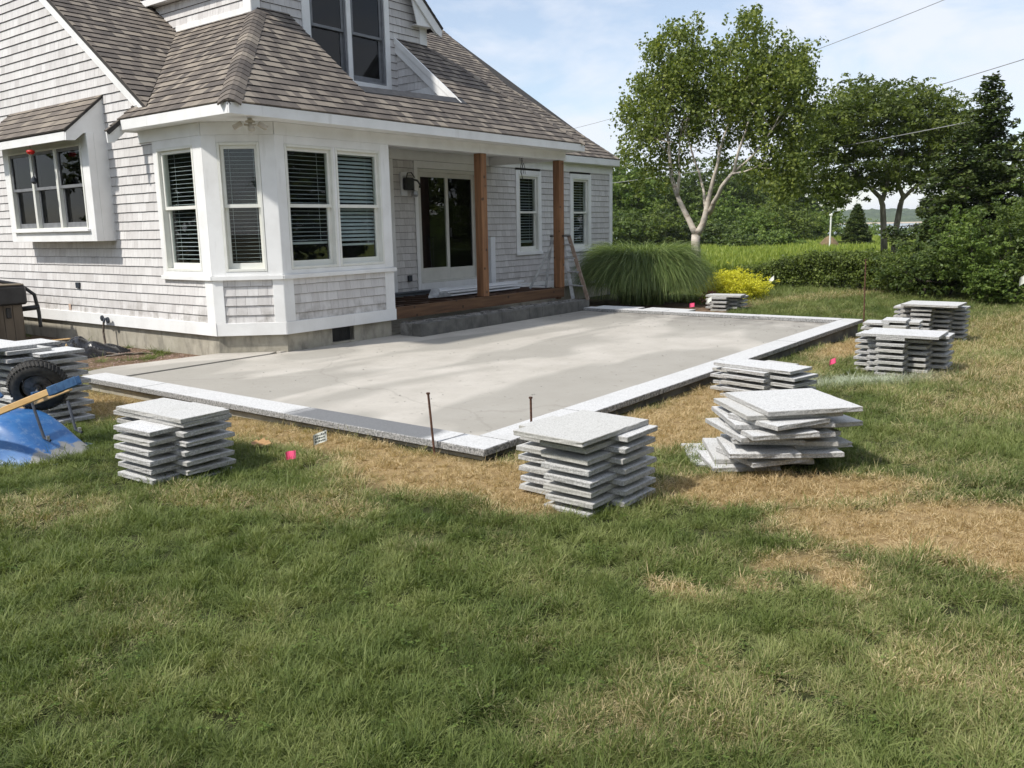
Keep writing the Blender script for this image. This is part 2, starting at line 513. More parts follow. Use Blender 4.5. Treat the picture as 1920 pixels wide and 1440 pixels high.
    b.inputs['Roughness'].default_value = 0.8
    M['birch_bark'] = m
    M['dark_bark'] = simple('dark_bark', (0.05, 0.04, 0.032), (0.10, 0.085, 0.07), 9, 0.95)

    # grass blades: colour by instance attribute 'dry'
    m, nt, b, out = new_mat('grass_blade')
    dry = attr_fac(nt, 'dry', 'INSTANCER')
    pick = attr_fac(nt, 'pick', 'INSTANCER')
    t = attr_fac(nt, 'tone')
    green = ramp(nt, pick, [(0.0, (0.082, 0.122, 0.030)), (0.5, (0.160, 0.202, 0.056)), (1.0, (0.28, 0.305, 0.115))])
    straw = ramp(nt, t, [(0.0, (0.30, 0.205, 0.095)), (0.6, (0.54, 0.405, 0.215)), (1.0, (0.70, 0.57, 0.36))])
    blend = N(nt, 'ShaderNodeMath', operation='MULTIPLY_ADD')
    nt.links.new(t, blend.inputs[0])
    blend.inputs[1].default_value = 0.6
    nt.links.new(dry, blend.inputs[2])
    fc = ramp(nt, blend.outputs[0], [(0.56, 0.0), (0.97, 1.0)])
    c = mix(nt, fc, green, straw)
    c = mix(nt, attr_fac(nt, 'chalk', 'INSTANCER'), c, (0.62, 0.66, 0.58))
    nt.links.new(c, b.inputs['Base Color'])
    b.inputs['Roughness'].default_value = 0.55
    b.inputs['Specular IOR Level'].default_value = 0.25
    tr = nt.nodes.new('ShaderNodeBsdfTranslucent')
    c2 = mix(nt, 1.0, c, (1.15, 1.2, 0.7), 'MULTIPLY')
    nt.links.new(c2, tr.inputs['Color'])
    ms = nt.nodes.new('ShaderNodeMixShader')
    ms.inputs[0].default_value = 0.3
    nt.links.new(b.outputs[0], ms.inputs[1])
    nt.links.new(tr.outputs[0], ms.inputs[2])
    nt.links.new(ms.outputs[0], out.inputs['Surface'])
    M['grass'] = m
    # soil / turf base
    m, nt, b, _ = new_mat('turf_ground')
    dry = attr_fac(nt, 'dry')
    soil = attr_fac(nt, 'soil')
    mead = attr_fac(nt, 'meadow')
    f = noise_tex(nt, 14, 6, 0.7)
    gcol = ramp(nt, f, [(0.3, (0.030, 0.036, 0.014)), (0.7, (0.070, 0.074, 0.032))])
    dcol = ramp(nt, f, [(0.3, (0.24, 0.165, 0.08)), (0.7, (0.42, 0.305, 0.155))])
    scol = ramp(nt, noise_tex(nt, 7, 7, 0.7), [(0.3, (0.095, 0.060, 0.038)), (0.7, (0.27, 0.19, 0.13))])
    mcol = ramp(nt, noise_tex(nt, 0.5, 6, 0.6), [(0.35, (0.17, 0.22, 0.045)), (0.65, (0.28, 0.31, 0.07))])
    dd = ramp(nt, dry, [(0.25, 0.0), (0.75, 1.0)])
    c = mix(nt, dd, gcol, dcol)
    c = mix(nt, soil, c, scol)
    c = mix(nt, mead, c, mcol)
    nt.links.new(c, b.inputs['Base Color'])
    b.inputs['Roughness'].default_value = 0.95
    b.inputs['Specular IOR Level'].default_value = 0.1
    bump(nt, b, noise_tex(nt, 40, 6, 0.75), 0.8, 0.02)
    M['ground'] = m
    # water
    m, nt, b, _ = new_mat('bay_water')
    b.inputs['Base Color'].default_value = (0.16, 0.20, 0.235, 1)
    b.inputs['Roughness'].default_value = 0.18
    bump(nt, b, noise_tex(nt, 1.6, 4), 0.4, 0.15)
    M['water'] = m
    M['hill'] = simple('wooded_shore', (0.030, 0.052, 0.020), (0.075, 0.105, 0.045), 0.06, 0.95, detail=8)
    M['sand'] = simple('beach_sand', (0.42, 0.34, 0.24), (0.52, 0.43, 0.32), 0.3, 0.9)
    M['hay'] = simple('dry_reed_pile', (0.13, 0.09, 0.045), (0.20, 0.14, 0.075), 3, 0.9)
    M['pole_paint'] = simple('white_pole', (0.70, 0.70, 0.68), (0.8, 0.8, 0.78), 3, 0.6)
    M['blue_tarp'] = simple('blue_hull', (0.05, 0.12, 0.25), (0.08, 0.17, 0.3), 3, 0.5)


build_materials()


# ------------------------------------------------------------------ mesh helpers
class MB:
    """collects polygons (with a per-vertex tone) and links them as one object"""

    def __init__(self):
        self.v = []
        self.f = []
        self.t = []
        self.m = []
        self.cur = 0

    def add(self, verts, faces, tone=0.5, mi=None):
        b = len(self.v)
        self.v.extend([tuple(p) for p in verts])
        self.t.extend([tone] * len(verts) if not isinstance(tone, (list, tuple)) else tone)
        for f in faces:
            self.f.append(tuple(i + b for i in f))
            self.m.append(self.cur if mi is None else mi)

    def box(self, x0, x1, y0, y1, z0, z1, M=None, tone=0.5, mi=None):
        p = [(x0, y0, z0), (x1, y0, z0), (x1, y1, z0), (x0, y1, z0), (x0, y0, z1), (x1, y0, z1), (x1, y1, z1), (x0, y1, z1)]
        if M is not None:
            p = [M @ Vector(q) for q in p]
        self.add(p, [(0, 3, 2, 1), (4, 5, 6, 7), (0, 1, 5, 4), (1, 2, 6, 5), (2, 3, 7, 6), (3, 0, 4, 7)], tone, mi)
        return self

    def cbox(self, x0, x1, y0, y1, z0, z1, c=0.004, M=None, tone=0.5, mi=None):
        """box with chamfered edges (24 vertices)"""
        xs, ys, zs = (x0, x1), (y0, y1), (z0, z1)
        vid = {}
        vs = []
        for i in (0, 1):
            for j in (0, 1):
                for k in (0, 1):
                    sx, sy, sz = (1 if i == 0 else -1), (1 if j == 0 else -1), (1 if k == 0 else -1)
                    P = (xs[i], ys[j], zs[k])
                    for ax in range(3):
                        q = [P[0] + sx * c, P[1] + sy * c, P[2] + sz * c]
                        q[ax] = P[ax]
                        vid[(i, j, k, ax)] = len(vs)
                        vs.append(tuple(q))
        F = []

        def face(ids):
            F.append(ids)
        for i in (0, 1):
            face([vid[(i, j, k, 0)] for j, k in ((0, 0), (1, 0), (1, 1), (0, 1))])
            face([vid[(j, i, k, 1)] for j, k in ((0, 0), (1, 0), (1, 1), (0, 1))])
            face([vid[(j, k, i, 2)] for j, k in ((0, 0), (1, 0), (1, 1), (0, 1))])
        for a in (0, 1):
            for b2 in (0, 1):
                face([vid[(0, a, b2, 1)], vid[(1, a, b2, 1)], vid[(1, a, b2, 2)], vid[(0, a, b2, 2)]])
                face([vid[(a, 0, b2, 0)], vid[(a, 1, b2, 0)], vid[(a, 1, b2, 2)], vid[(a, 0, b2, 2)]])
                face([vid[(a, b2, 0, 0)], vid[(a, b2, 1, 0)], vid[(a, b2, 1, 1)], vid[(a, b2, 0, 1)]])
        for i in (0, 1):
            for j in (0, 1):
                for k in (0, 1):
                    face([vid[(i, j, k, 0)], vid[(i, j, k, 1)], vid[(i, j, k, 2)]])
        # orient outward
        cen = Vector(((x0 + x1) / 2, (y0 + y1) / 2, (z0 + z1) / 2))
        G = []
        for f in F:
            pts = [Vector(vs[i]) for i in f]
            n = (pts[1] - pts[0]).cross(pts[2] - pts[0])
            fc = sum(pts, Vector()) / len(pts)
            G.append(tuple(f) if n.dot(fc - cen) > 0 else tuple(reversed(f)))
        if M is not None:
            vs = [M @ Vector(q) for q in vs]
        self.add(vs, G, tone, mi)
        return self

    def prism(self, poly, axis_vec, tone=0.5, mi=None):
        """poly: list of 3D points, extruded by axis_vec"""
        n = len(poly)
        a = Vector(axis_vec)
        top = [Vector(p) for p in poly]
        bot = [p + a for p in top]
        nn = Vector()
        for i in range(n):
            nn += (top[i] - top[0]).cross(top[(i + 1) % n] - top[0])
        flip = nn.dot(a) > 0
        faces = [tuple(range(n)), tuple(range(2 * n - 1, n - 1, -1))]
        for i in range(n):
            j = (i + 1) % n
            faces.append((i, i + n, j + n, j))
        if flip:
            faces = [tuple(reversed(f)) for f in faces]
        self.add(top + bot, faces, tone, mi)
        return self

    def tube(self, pts, r, seg=8, tone=0.5, caps=True, mi=None):
        pts = [Vector(p) for p in pts]
        n = len(pts)
        rr = r if isinstance(r, (list, tuple)) else [r] * n
        rings = []
        prev = None
        for i, p in enumerate(pts):
            if i == 0:
                d = pts[1] - pts[0]
            elif i == n - 1:
                d = pts[-1] - pts[-2]
            else:
                d = (pts[i + 1] - pts[i - 1])
            if d.length < 1e-9:
                d = Vector((0, 0, 1))
            d.normalize()
            if prev is None:
                a = d.orthogonal().normalized()
            else:
                a = prev - d * prev.dot(d)
                if a.length < 1e-6:
                    a = d.orthogonal()
                a.normalize()
            prev = a
            b2 = d.cross(a)
            rings.append([p + (a * math.cos(2 * PI * k / seg) + b2 * math.sin(2 * PI * k / seg)) * rr[i] for k in range(seg)])
        vs = [q for ring in rings for q in ring]
        fs = []
        for i in range(n - 1):
            for k in range(seg):
                k2 = (k + 1) % seg
                fs.append((i * seg + k, i * seg + k2, (i + 1) * seg + k2, (i + 1) * seg + k))
        if caps:
            fs.append(tuple(range(seg - 1, -1, -1)))
            fs.append(tuple((n - 1) * seg + k for k in range(seg)))
        self.add(vs, fs, tone, mi)
        return self

    def lathe(self, prof, seg=16, M=None, tone=0.5, mi=None):
        """profile [(r,z)] about local z"""
        vs = []
        for r, z in prof:
            for k in range(seg):
                a = 2 * PI * k / seg
                vs.append(Vector((r * math.cos(a), r * math.sin(a), z)))
        fs = []
        for i in range(len(prof) - 1):
            for k in range(seg):
                k2 = (k + 1) % seg
                fs.append((i * seg + k, i * seg + k2, (i + 1) * seg + k2, (i + 1) * seg + k))
        fs.append(tuple(range(seg - 1, -1, -1)))
        fs.append(tuple((len(prof) - 1) * seg + k for k in range(seg)))
        if M is not None:
            vs = [M @ v for v in vs]
        self.add(vs, fs, tone, mi)
        return self

    def mesh(self, name, mats, smooth=False):
        me = bpy.data.meshes.new(name)
        me.from_pydata([tuple(p) for p in self.v], [], self.f)
        if not isinstance(mats, (list, tuple)):
            mats = [mats]
        for m in mats:
            me.materials.append(m)
        if len(mats) > 1:
            me.polygons.foreach_set('material_index', self.m)
        at = me.attributes.new('tone', 'FLOAT', 'POINT')
        at.data.foreach_set('value', self.t)
        if smooth:
            me.polygons.foreach_set('use_smooth', [True] * len(me.polygons))
        me.update()
        return me


WORLD = {}      # object name -> world matrix of things and parts


def link(name, data, parent=None, Mw=None, label=None, cat=None, group=None, kind=None):
    o = bpy.data.objects.new(name, data)
    COL.objects.link(o)
    Mw = Mw if Mw is not None else (WORLD[parent.name] if parent is not None else Matrix.Identity(4))
    WORLD[o.name] = Mw.copy()
    if parent is not None:
        o.parent = parent
        o.matrix_parent_inverse = Matrix.Identity(4)
        o.matrix_basis = WORLD[parent.name].inverted() @ Mw
    else:
        o.matrix_basis = Mw
    if label:
        o['label'] = label
    if cat:
        o['category'] = cat
    if group:
        o['group'] = group
    if kind:
        o['kind'] = kind
    return o


def thing(name, label, cat, loc=(0, 0, 0), rotz=0, group=None):
    return link(name, None, None, Matrix.Translation(loc) @ Matrix.Rotation(rotz, 4, 'Z'), label, cat, group)


def part(name, mb, mats, parent, Mw=None, smooth=False, kind=None, label=None):
    """mesh given in world coordinates when Mw is None (placed under its parent)"""
    me = mb.mesh(name, mats, smooth)
    if Mw is None:
        me.transform(WORLD[parent.name].inverted())
        return link(name, me, parent, WORLD[parent.name], label, None, None, kind)
    return link(name, me, parent, Mw, label, None, None, kind)


def solo(name, mb, mats, label, cat, loc=(0, 0, 0), group=None, kind=None, smooth=False):
    me = mb.mesh(name, mats, smooth)
    Mw = Matrix.Translation(loc)
    me.transform(Mw.inverted())
    return link(name, me, None, Mw, label, cat, group, kind)


def frame(origin, u, v):
    u = Vector(u).normalized()
    v = Vector(v).normalized()
    n = u.cross(v)
    M = Matrix((u, v, n)).transposed().to_4x4()
    M.translation = Vector(origin)
    return M


# ------------------------------------------------------------------ ground height and dryness
def smooth(a, b, v):
    t = max(0.0, min(1.0, (v - a) / (b - a)))
    return t * t * (3 - 2 * t)


def zl(x, y):
    z = -0.045
    z -= 0.03 * smooth(4.5, 8.5, x)
    z -= 0.03 * smooth(8.5, 11.3, x)
    z -= 0.11 * smooth(11.3, 14, x) * smooth(6.5, 3.6, y)
    z += 0.11 * smooth(15, 18, x) * smooth(6.5, 3.6, y) * 0.6
    z -= 0.07 * smooth(4.5, 9, y) * smooth(6.6, 4.8, x)
    d = math.hypot(x, y)
    if d > 27:
        z -= 0.10 * smooth(27, 70, d) + 1.40 * smooth(105, 185, d)
    z += 0.012 * noise.noise((x * 0.9, y * 0.9, 0.3)) + 0.03 * noise.noise((x * 0.22, y * 0.22, 4.3)) * smooth(2, 6, d)
    return z


ELL = [  # centre x, y, radius along, radius across, rotation, strength (dry patches)
    (5.05, 1.75, 0.85, 0.30, -0.9, 1.0), (4.85, 0.85, 0.75, 0.38, -0.9, 1.05), (4.9, 0.1, 0.9, 0.45, -1.2, 1.0), (4.7, 1.3, 0.35, 0.2, -0.8, 0.8),
    (4.15, 3.75, 0.42, 0.9, 0.15, 0.95), (4.3, 3.1, 0.55, 0.4, 0.3, 0.95), (3.85, 4.0, 0.35, 0.45, 0, 0.6), (4.28, 5.0, 0.24, 1.3, 0.0, 0.85), (4.2, 7.0, 0.35, 1.6, 0.0, 0.9),
    (4.1, 8.6, 0.5, 1.0, 0.0, 0.85),
    (6.0, 3.3, 1.5, 0.42, 0.0, 0.95), (8.0, 3.3, 2.0, 0.42, 0.0, 0.9), (6.3, 2.8, 0.9, 0.35, -0.3, 0.85), (12.6, 3.25, 1.9, 0.4, 0.0, 0.95),
    (11.0, 1.2, 1.6, 0.9, -0.5, 0.47), (13.0, 2.0, 2.2, 0.6, -0.3, 0.47), (9.3, 0.6, 1.4, 0.8, -0.5, 0.47), (16.0, 1.9, 3.0, 0.9, -0.2,0.45),
    (3.95, 1.30, 0.20, 0.12, -0.3, 0.8), (3.9, 1.02, 0.22, 0.12, 0.2, 0.8), (3.6, 1.30, 0.10, 0.12, 0.2, 0.6), (3.35, 1.6, 0.10, 0.16, 0.2, 0.6),
    (3.3, 0.5, 0.4, 0.3, -0.4, 0.38), (2.5, 1.2, 0.5, 0.3, -0.5, 0.32), (2.2, 5.3, 0.30, 0.5, 0.3, 0.36), (3.2, 3.9, 0.25, 0.35, 0.3, 0.42), (2.9, 4.6, 0.2, 0.5, 0.3, 0.36),
    (20.0, 6.0, 3.5, 0.5, -0.3, 0.4),
]


def dryness(x, y):
    d = math.hypot(x, y)
    v = 0.03 + 0.24 * noise.noise((x * 1.1, y * 1.1, 1.7)) + 0.24 * noise.noise((x * 3.1, y * 3.1, 5.7))
    v += 0.08 * smooth(2.2, 4.5, x - y * 0.55) * smooth(3.4, 1.0, y)
    v += 0.03 * smooth(7, 12, d) * smooth(3.6, 2.6, y)
    v -= 0.10 * smooth(3.5, 1.8, x) * smooth(2.2, 4.0, y)
    wx = x + 0.12 * noise.noise((x * 2.3, y * 2.3, 9.1))
    wy = y + 0.12 * noise.noise((x * 2.3, y * 2.3, 3.1))
    for cx, cy, ra, rb, an, s in ELL:
        dx, dy = wx - cx, wy - cy
        if abs(dx) > 4 or abs(dy) > 4:
            continue
        ca, sa = math.cos(an), math.sin(an)
        q = ((dx * ca + dy * sa) / ra) ** 2 + ((-dx * sa + dy * ca) / rb) ** 2
        if q < 4:
            v = max(v, s * math.exp(-0.55 * q * q) + 0.12 * noise.noise((x * 6, y * 6, 2.2)))
    return max(0.0, min(1.0, v))


def soil_at(x, y):
    s = smooth(9.62, 9.8, y + 0.08 * noise.noise((x * 3, y * 3, 1))) * smooth(4.35, 4.75, x + 0.25 * noise.noise((x * 2, y * 2, 7)))
    s *= smooth(16.5, 14.5, y) * (1 if x < 6.7 else 0)
    s *= 0.35 + 0.65 * smooth(-0.15, 0.15, noise.noise((x * 1.6, y * 1.6, 8.8)) + 0.18)
    # narrow bed between the far coping and the grasses
    s = max(s, smooth(14.3, 14.5, x) * smooth(17.5, 17.0, x) * smooth(6.4, 6.8, y))
    return s


# ------------------------------------------------------------------ ground, water, far shore
def build_ground():
    fx = np.arange(-5, 30.01, 0.2)
    fy = np.arange(-5, 26.01, 0.2)
    outx = lambda a, b: np.concatenate([-np.geomspace(-a, 6, 14), fx, np.geomspace(31.5, b, 26)])
    xs = outx(-1500, 3000)
    ys = np.concatenate([-np.geomspace(1500, 6, 14), fy, np.geomspace(27.5, 2500, 24)])
    nx, ny = len(xs), len(ys)
    V, dr, so, me_ = [], [], [], []
    for y in ys:
        for x in xs:
            d = math.hypot(x, y)
            V.append((x, y, zl(x, y)))
            near = d < 32 and x > -5.1 and y > -5.1
            dr.append(dryness(x, y) if near else 0.35)
            so.append(soil_at(x, y) if near else 0.0)
            me_.append(smooth(24.5, 26.5, x * 0.93 + y * 0.3) * (1.0))
    F = []
    for j in range(ny - 1):
        for i in range(nx - 1):
            a = j * nx + i
            F.append((a, a + 1, a + 1 + nx, a + nx))
    me = bpy.data.meshes.new('ground')
    me.from_pydata(V, [], F)
    me.materials.append(MAT['ground'])
    for nm, arr in (('dry', dr), ('soil', so), ('meadow', me_)):
        at = me.attributes.new(nm, 'FLOAT', 'POINT')
        at.data.foreach_set('value', arr)
    me.polygons.foreach_set('use_smooth', [True] * len(me.polygons))
    link('ground', me, kind='structure')
    # bay water beyond the meadow
    mb = MB()
    mb.add([(150, -900, -1.45), (3000, -2400, -1.45), (3000, 2400, -1.45), (150, 900, -1.45)], [(0, 1, 2, 3)])
    link('water', mb.mesh('water', MAT['water']), kind='structure')


def ridge_mesh(r0, r1, a0, a1, h, seed, steps=260, rows=9, base=-1.5):
    mb = MB()
    vs = []
    for j in range(rows):
        t = j / (rows - 1)
        for i in range(steps):
            a = math.radians(a0 + (a1 - a0) * i / (steps - 1))
            r = r0 + (r1 - r0) * t
            prof = math.sin(min(1.0, t * 1.35) * PI / 2) ** 0.6
            hh = h * (0.72 + 0.28 * noise.noise((a * 9, seed, 0.2))) * prof
            hh *= 1 + 0.16 * noise.noise((a * 160, t * 6, seed)) + 0.08 * noise.noise((a * 420, t * 14, seed))
            vs.append((r * math.cos(a), r * math.sin(a), base + max(0, hh)))
    fs = []
    for j in range(rows - 1):
        for i in range(steps - 1):
            k = j * steps + i
            fs.append((k, k + steps, k + 1 + steps, k + 1))
    mb.add(vs, fs)
    return mb


def build_far():
    mb = ridge_mesh(940, 1150, -22, 34, 21, 3.3)
    link('hills', mb.mesh('hills', MAT['hill']), kind='structure')
    mb = ridge_mesh(925, 950, -22, 34, 1.6, 8.3, rows=4, base=-1.6)
    link('beach', mb.mesh('beach', MAT['sand']), kind='structure')


build_ground()
build_far()

# ------------------------------------------------------------------ patio
def build_patio():
    root = link('patio', None, kind='structure')
    root['label'] = 'unfinished concrete patio slab edged with pale granite coping stones'
    mb = MB()
    mb.cbox(4.60, 14.02, 3.78, 9.332, -0.42, 0.0, 0.006)
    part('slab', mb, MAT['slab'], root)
    mb = MB()
    mb.prism([(4.80, 9.352, 0.012), (6.95, 9.352, 0.012), (7.11, 9.43, 0.012), (6.62, 9.98, 0.012), (5.2, 10.17, 0.012), (4.80, 10.05, 0.012)], (0, 0, -0.35))
    mb.box(7.115, 9.22, 9.335, 9.42, -0.2, 0.016)
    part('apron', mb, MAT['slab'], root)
    mb = MB()
    mb.cbox(4.570, 4.598, 3.756, 9.45, -0.45, -0.022, 0.004)
    part('footing', mb, MAT['foundation'], root)
    mb = MB()
    mb.cbox(4.60, 14.06, 3.755, 3.778, -0.45, -0.022, 0.004)
    part('footing', mb, MAT['block'], root)  # darker than the left footing, shade of this side put into the colour
    mb = MB()
    mb.cbox(14.022, 14.07, 3.78, 8.76, -0.45, -0.022, 0.004)
    part('footing', mb, MAT['block'], root)
    # coping stones
    rr = random.Random(5)

    def stone(x0, x1, y0, y1):
        mb = MB()
        g = 0.0025
        mb.cbox(x0 + g, x1 - g, y0 + g, y1 - g, 0.0015, 0.056 + rr.uniform(-0.0015, 0.0015), 0.005)
        mb.m = [0 if all(abs(mb.v[i][2] - mb.v[f[0]][2]) < 1e-6 and mb.v[i][2] > 0.05 for i in f) else 1 for f in mb.f]
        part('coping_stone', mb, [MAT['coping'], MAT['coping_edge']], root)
    ys = [3.695, 4.12, 5.92, 8.25, 9.51]
    for a, b in zip(ys, ys[1:]):
        stone(4.507, 4.812, a, b)
    xs = [4.812, 5.95, 7.25, 9.15, 11.05, 12.75, 14.13]
    for a, b in zip(xs, xs[1:]):
        stone(a, b, 3.695, 4.0)
    ys = [4.0, 5.4, 7.1, 8.79]
    for a, b in zip(ys, ys[1:]):
        stone(13.83, 14.13, a, b)


build_patio()

# ------------------------------------------------------------------ house
XL = 6.6
FL = frame((XL, 18, 0), (0, -1, 0), (0, 0, 1))
cu = Vector((0.6, -0.67, 0)).normalized()
CL = Vector((0.6, -0.67, 0)).length
FC = frame((XL, 9.96, 0), cu, (0, 0, 1))
FF = frame((7.2, 9.29, 0), (1, 0, 0), (0, 0, 1))
FM = frame((0, 11.05, 0), (1, 0, 0), (0, 0, 1))
house = thing('house', 'grey shingled house with white trim, corner windows, dormer and unfinished porch', 'house', (10, 12, 0))


def clip_poly(poly, region):
    out = poly
    n = len(region)
    for i in range(n):
        a = region[i]
        b = region[(i + 1) % n]
        ex, ey = b[0] - a[0], b[1] - a[1]
        res = []
        m = len(out)
        if m == 0:
            return []
        for j in range(m):
            p = out[j]
            q = out[(j + 1) % m]
            sp = ex * (p[1] - a[1]) - ey * (p[0] - a[0])
            sq = ex * (q[1] - a[1]) - ey * (q[0] - a[0])
            if sp >= -1e-9:
                res.append(p)
            if (sp >= 0) != (sq >= 0) and abs(sp - sq) > 1e-12:
                t = sp / (sp - sq)
                res.append((p[0] + (q[0] - p[0]) * t, p[1] + (q[1] - p[1]) * t))
        out = res
    return out


def ccw(poly):
    a = sum(poly[i][0] * poly[(i + 1) % len(poly)][1] - poly[(i + 1) % len(poly)][0] * poly[i][1] for i in range(len(poly)))
    return poly if a > 0 else list(reversed(poly))


def poly_area(poly):
    return abs(sum(poly[i][0] * poly[(i + 1) % len(poly)][1] - poly[(i + 1) % len(poly)][0] * poly[i][1] for i in range(len(poly)))) / 2


PIECES = {'wall_shingle': [], 'roof_shingle': []}
CAMP = Vector((0, 0, 1.6))


def shingles(kind, parent, F, polys, expo, h0, wmin, wmax, thick, lift=0.0, seed=1, joint=0.003, rough=0.0, dist=None, hide=False):
    polys = [ccw(p) for p in polys]
    amin = min(p[0] for q in polys for p in q)
    amax = max(p[0] for q in polys for p in q)
    hmin = min(p[1] for q in polys for p in q)
    hmax = max(p[1] for q in polys for p in q)
    k0 = math.floor((hmin - h0) / expo)
    k1 = math.ceil((hmax - h0) / expo)
    for k in range(k0, k1):
        r = random.Random(seed * 1000 + k)
        a = amin - r.uniform(0, wmax)
        b0 = h0 + k * expo
        while a < amax:
            w = round(r.uniform(wmin, wmax) / 0.02) * 0.02
            db = r.uniform(-rough, rough)
            tone = r.choice(dist) + r.uniform(-0.06, 0.06) if dist else r.random()
            tone = round(max(0, min(1, tone)) * 9) / 9
            rect = [(a, b0 + db), (a + w - joint, b0 + db), (a + w - joint, b0 + expo + 0.012), (a, b0 + expo + 0.012)]
            for reg in polys:
                c = clip_poly(rect, reg)
                if len(c) < 3 or poly_area(c) < 0.0008:
                    continue
                full = (len(c) == 4 and abs(poly_area(c) - poly_area(rect)) < 1e-7)
                ca = sum(p[0] for p in c) / len(c)
                ch = sum(p[1] for p in c) / len(c)
                P = F @ Vector((ca, ch, 0))
                vd = (P - CAMP)
                nrm = (F.to_3x3() @ Vector((0, 0, 1)))
                size = poly_area(c) * abs(vd.normalized().dot(nrm)) / vd.length_squared
                if hide:
                    size *= 1e-4
                # outside the frame?
                q = cam.matrix_world.inverted() @ P
                if q.z >= 0 or abs(q.x / q.z) > 0.62 or abs(q.y / q.z) > 0.47:
                    size *= 1e-3
                PIECES[kind].append((size, parent, F, c, b0 + db, expo + 0.012, thick, lift, tone, full, round(w, 3)))
            a += w


_shared = {}


def piece_mesh(c, ref, h_b, hh, thick, lift):
    """polygon c in local 2D -> tapered shingle verts"""
    top = []
    bot = []
    for a, h in c:
        t = max(0, min(1, (h - h_b) / hh))
        top.append((a - ref[0], h - ref[1], lift + thick * (1 - t) + 0.0015))
        bot.append((a - ref[0], h - ref[1], lift - 0.002))
    n = len(c)
    fs = [tuple(range(n))]
    vs = top + bot
    for i in range(n):
        j = (i + 1) % n
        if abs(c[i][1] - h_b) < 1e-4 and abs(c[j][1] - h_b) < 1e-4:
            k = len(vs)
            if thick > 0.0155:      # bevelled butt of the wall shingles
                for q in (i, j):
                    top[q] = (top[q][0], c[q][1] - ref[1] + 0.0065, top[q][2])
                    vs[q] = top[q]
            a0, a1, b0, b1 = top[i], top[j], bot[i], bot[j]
            g = 0.0016      # weathered butt end, its dark tone also painting the course shadow line
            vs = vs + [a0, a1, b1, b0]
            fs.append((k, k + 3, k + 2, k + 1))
        else:
            fs.append((i, i + n, j + n, j))
    return vs, fs


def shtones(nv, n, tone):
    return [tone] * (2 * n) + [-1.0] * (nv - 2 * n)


def flush_pieces(kind, mat, limit=300):
    L = sorted(PIECES[kind], key=lambda p: -p[0])
    ind, rest = L[:limit], L[limit:]
    for size, parent, F, c, hb, hh, thick, lift, tone, full, w in ind:
        if full:
            key = (kind, w, round(hh, 4), thick, tone, lift)
            ref = c[0]
            if key not in _shared:
                vs, fs = piece_mesh(c, ref, hb, hh, thick, lift)
                mb = MB()
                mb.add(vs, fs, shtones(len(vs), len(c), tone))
                _shared[key] = mb.mesh(kind, mat)
            me = _shared[key]
        else:
            ref = c[0]
            vs, fs = piece_mesh(c, ref, hb, hh, thick, lift)
            mb = MB()
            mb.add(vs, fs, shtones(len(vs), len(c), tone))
            me = mb.mesh(kind, mat)
        Mw = F @ Matrix.Translation((ref[0], ref[1], 0))
        link(kind, me, parent, Mw)
    by = {}
    for it in rest:
        by.setdefault(it[1].name, []).append(it)
    for pn, its in by.items():
        mb = MB()
        for size, parent, F, c, hb, hh, thick, lift, tone, full, w in its:
            vs, fs = piece_mesh(c, (0, 0), hb, hh, thick, lift)
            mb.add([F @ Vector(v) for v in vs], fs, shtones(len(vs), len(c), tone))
        part(kind + 's', mb, mat, its[0][1], kind='stuff')


def wallpart(name, F, polys, thick=0.12, mat='wall_back'):
    mb = MB()
    for p in polys:
        pts = [F @ Vector((a, h, -0.001)) for a, h in p]
        n = F.to_3x3() @ Vector((0, 0, 1))
        mb.prism(pts, -n * thick)
    return part(name, mb, MAT[mat], house)


def trim(mb, F, a0, a1, h0, h1, o0, o1, c=0.003):
    mb.cbox(a0, a1, h0, h1, o0, o1, c, F)


ya = lambda y: 18 - y
rake_z = lambda y: 3.35 + 0.745 * (y - 11.055)
# --- left gable wall
SK = 0.415
lw = [
    [(ya(11.1), SK), (ya(10.02), SK), (ya(10.02), 1.0), (ya(11.1), 1.0)],
    [(ya(12.45), SK), (ya(11.1), SK), (ya(11.1), rake_z(11.1) - 0.02), (ya(12.45), rake_z(12.45) - 0.02)],
    [(ya(14.95), SK), (ya(12.45), SK), (ya(12.45), 1.56), (ya(14.95), 1.56)],
    [(ya(14.95), 3.45), (ya(12.45), 3.45), (ya(12.45), rake_z(12.45) - 0.02), (ya(14.95), rake_z(14.95) - 0.02)],
    [(ya(17.0), SK), (ya(14.95), SK), (ya(14.95), rake_z(14.95) - 0.02), (ya(17.0), rake_z(17.0) - 0.02)],
]
WT = (0.3, 0.5, 0.5, 0.6, 0.7, 0.8)
w_left = wallpart('gable_wall', FL, lw)
shingles('wall_shingle', w_left, FL, lw, 0.1275, SK - 0.03, 0.09, 0.24, 0.017, seed=3, rough=0.0015, dist=WT)
# --- chamfered corner wall and front room wall
w_ch = wallpart('corner_wall', FC, [[(0.0, SK), (CL, SK), (CL, 1.0), (0.0, 1.0)]])
shingles('wall_shingle', w_ch, FC, [[(0.125, SK), (0.767, SK), (0.767, 0.985), (0.125, 0.985)]], 0.1275, SK - 0.03, 0.09, 0.2, 0.017, seed=5, rough=0.0015, dist=WT)
w_fr = wallpart('front_room_wall', FF, [[(0, SK), (2.05, SK), (2.05, 1.0), (0, 1.0)]])
shingles('wall_shingle', w_fr, FF, [[(0.155, SK), (1.865, SK), (1.865, 0.985), (0.155, 0.985)]], 0.1275, SK - 0.03, 0.09, 0.22, 0.017, seed=6, rough=0.0015, dist=WT)
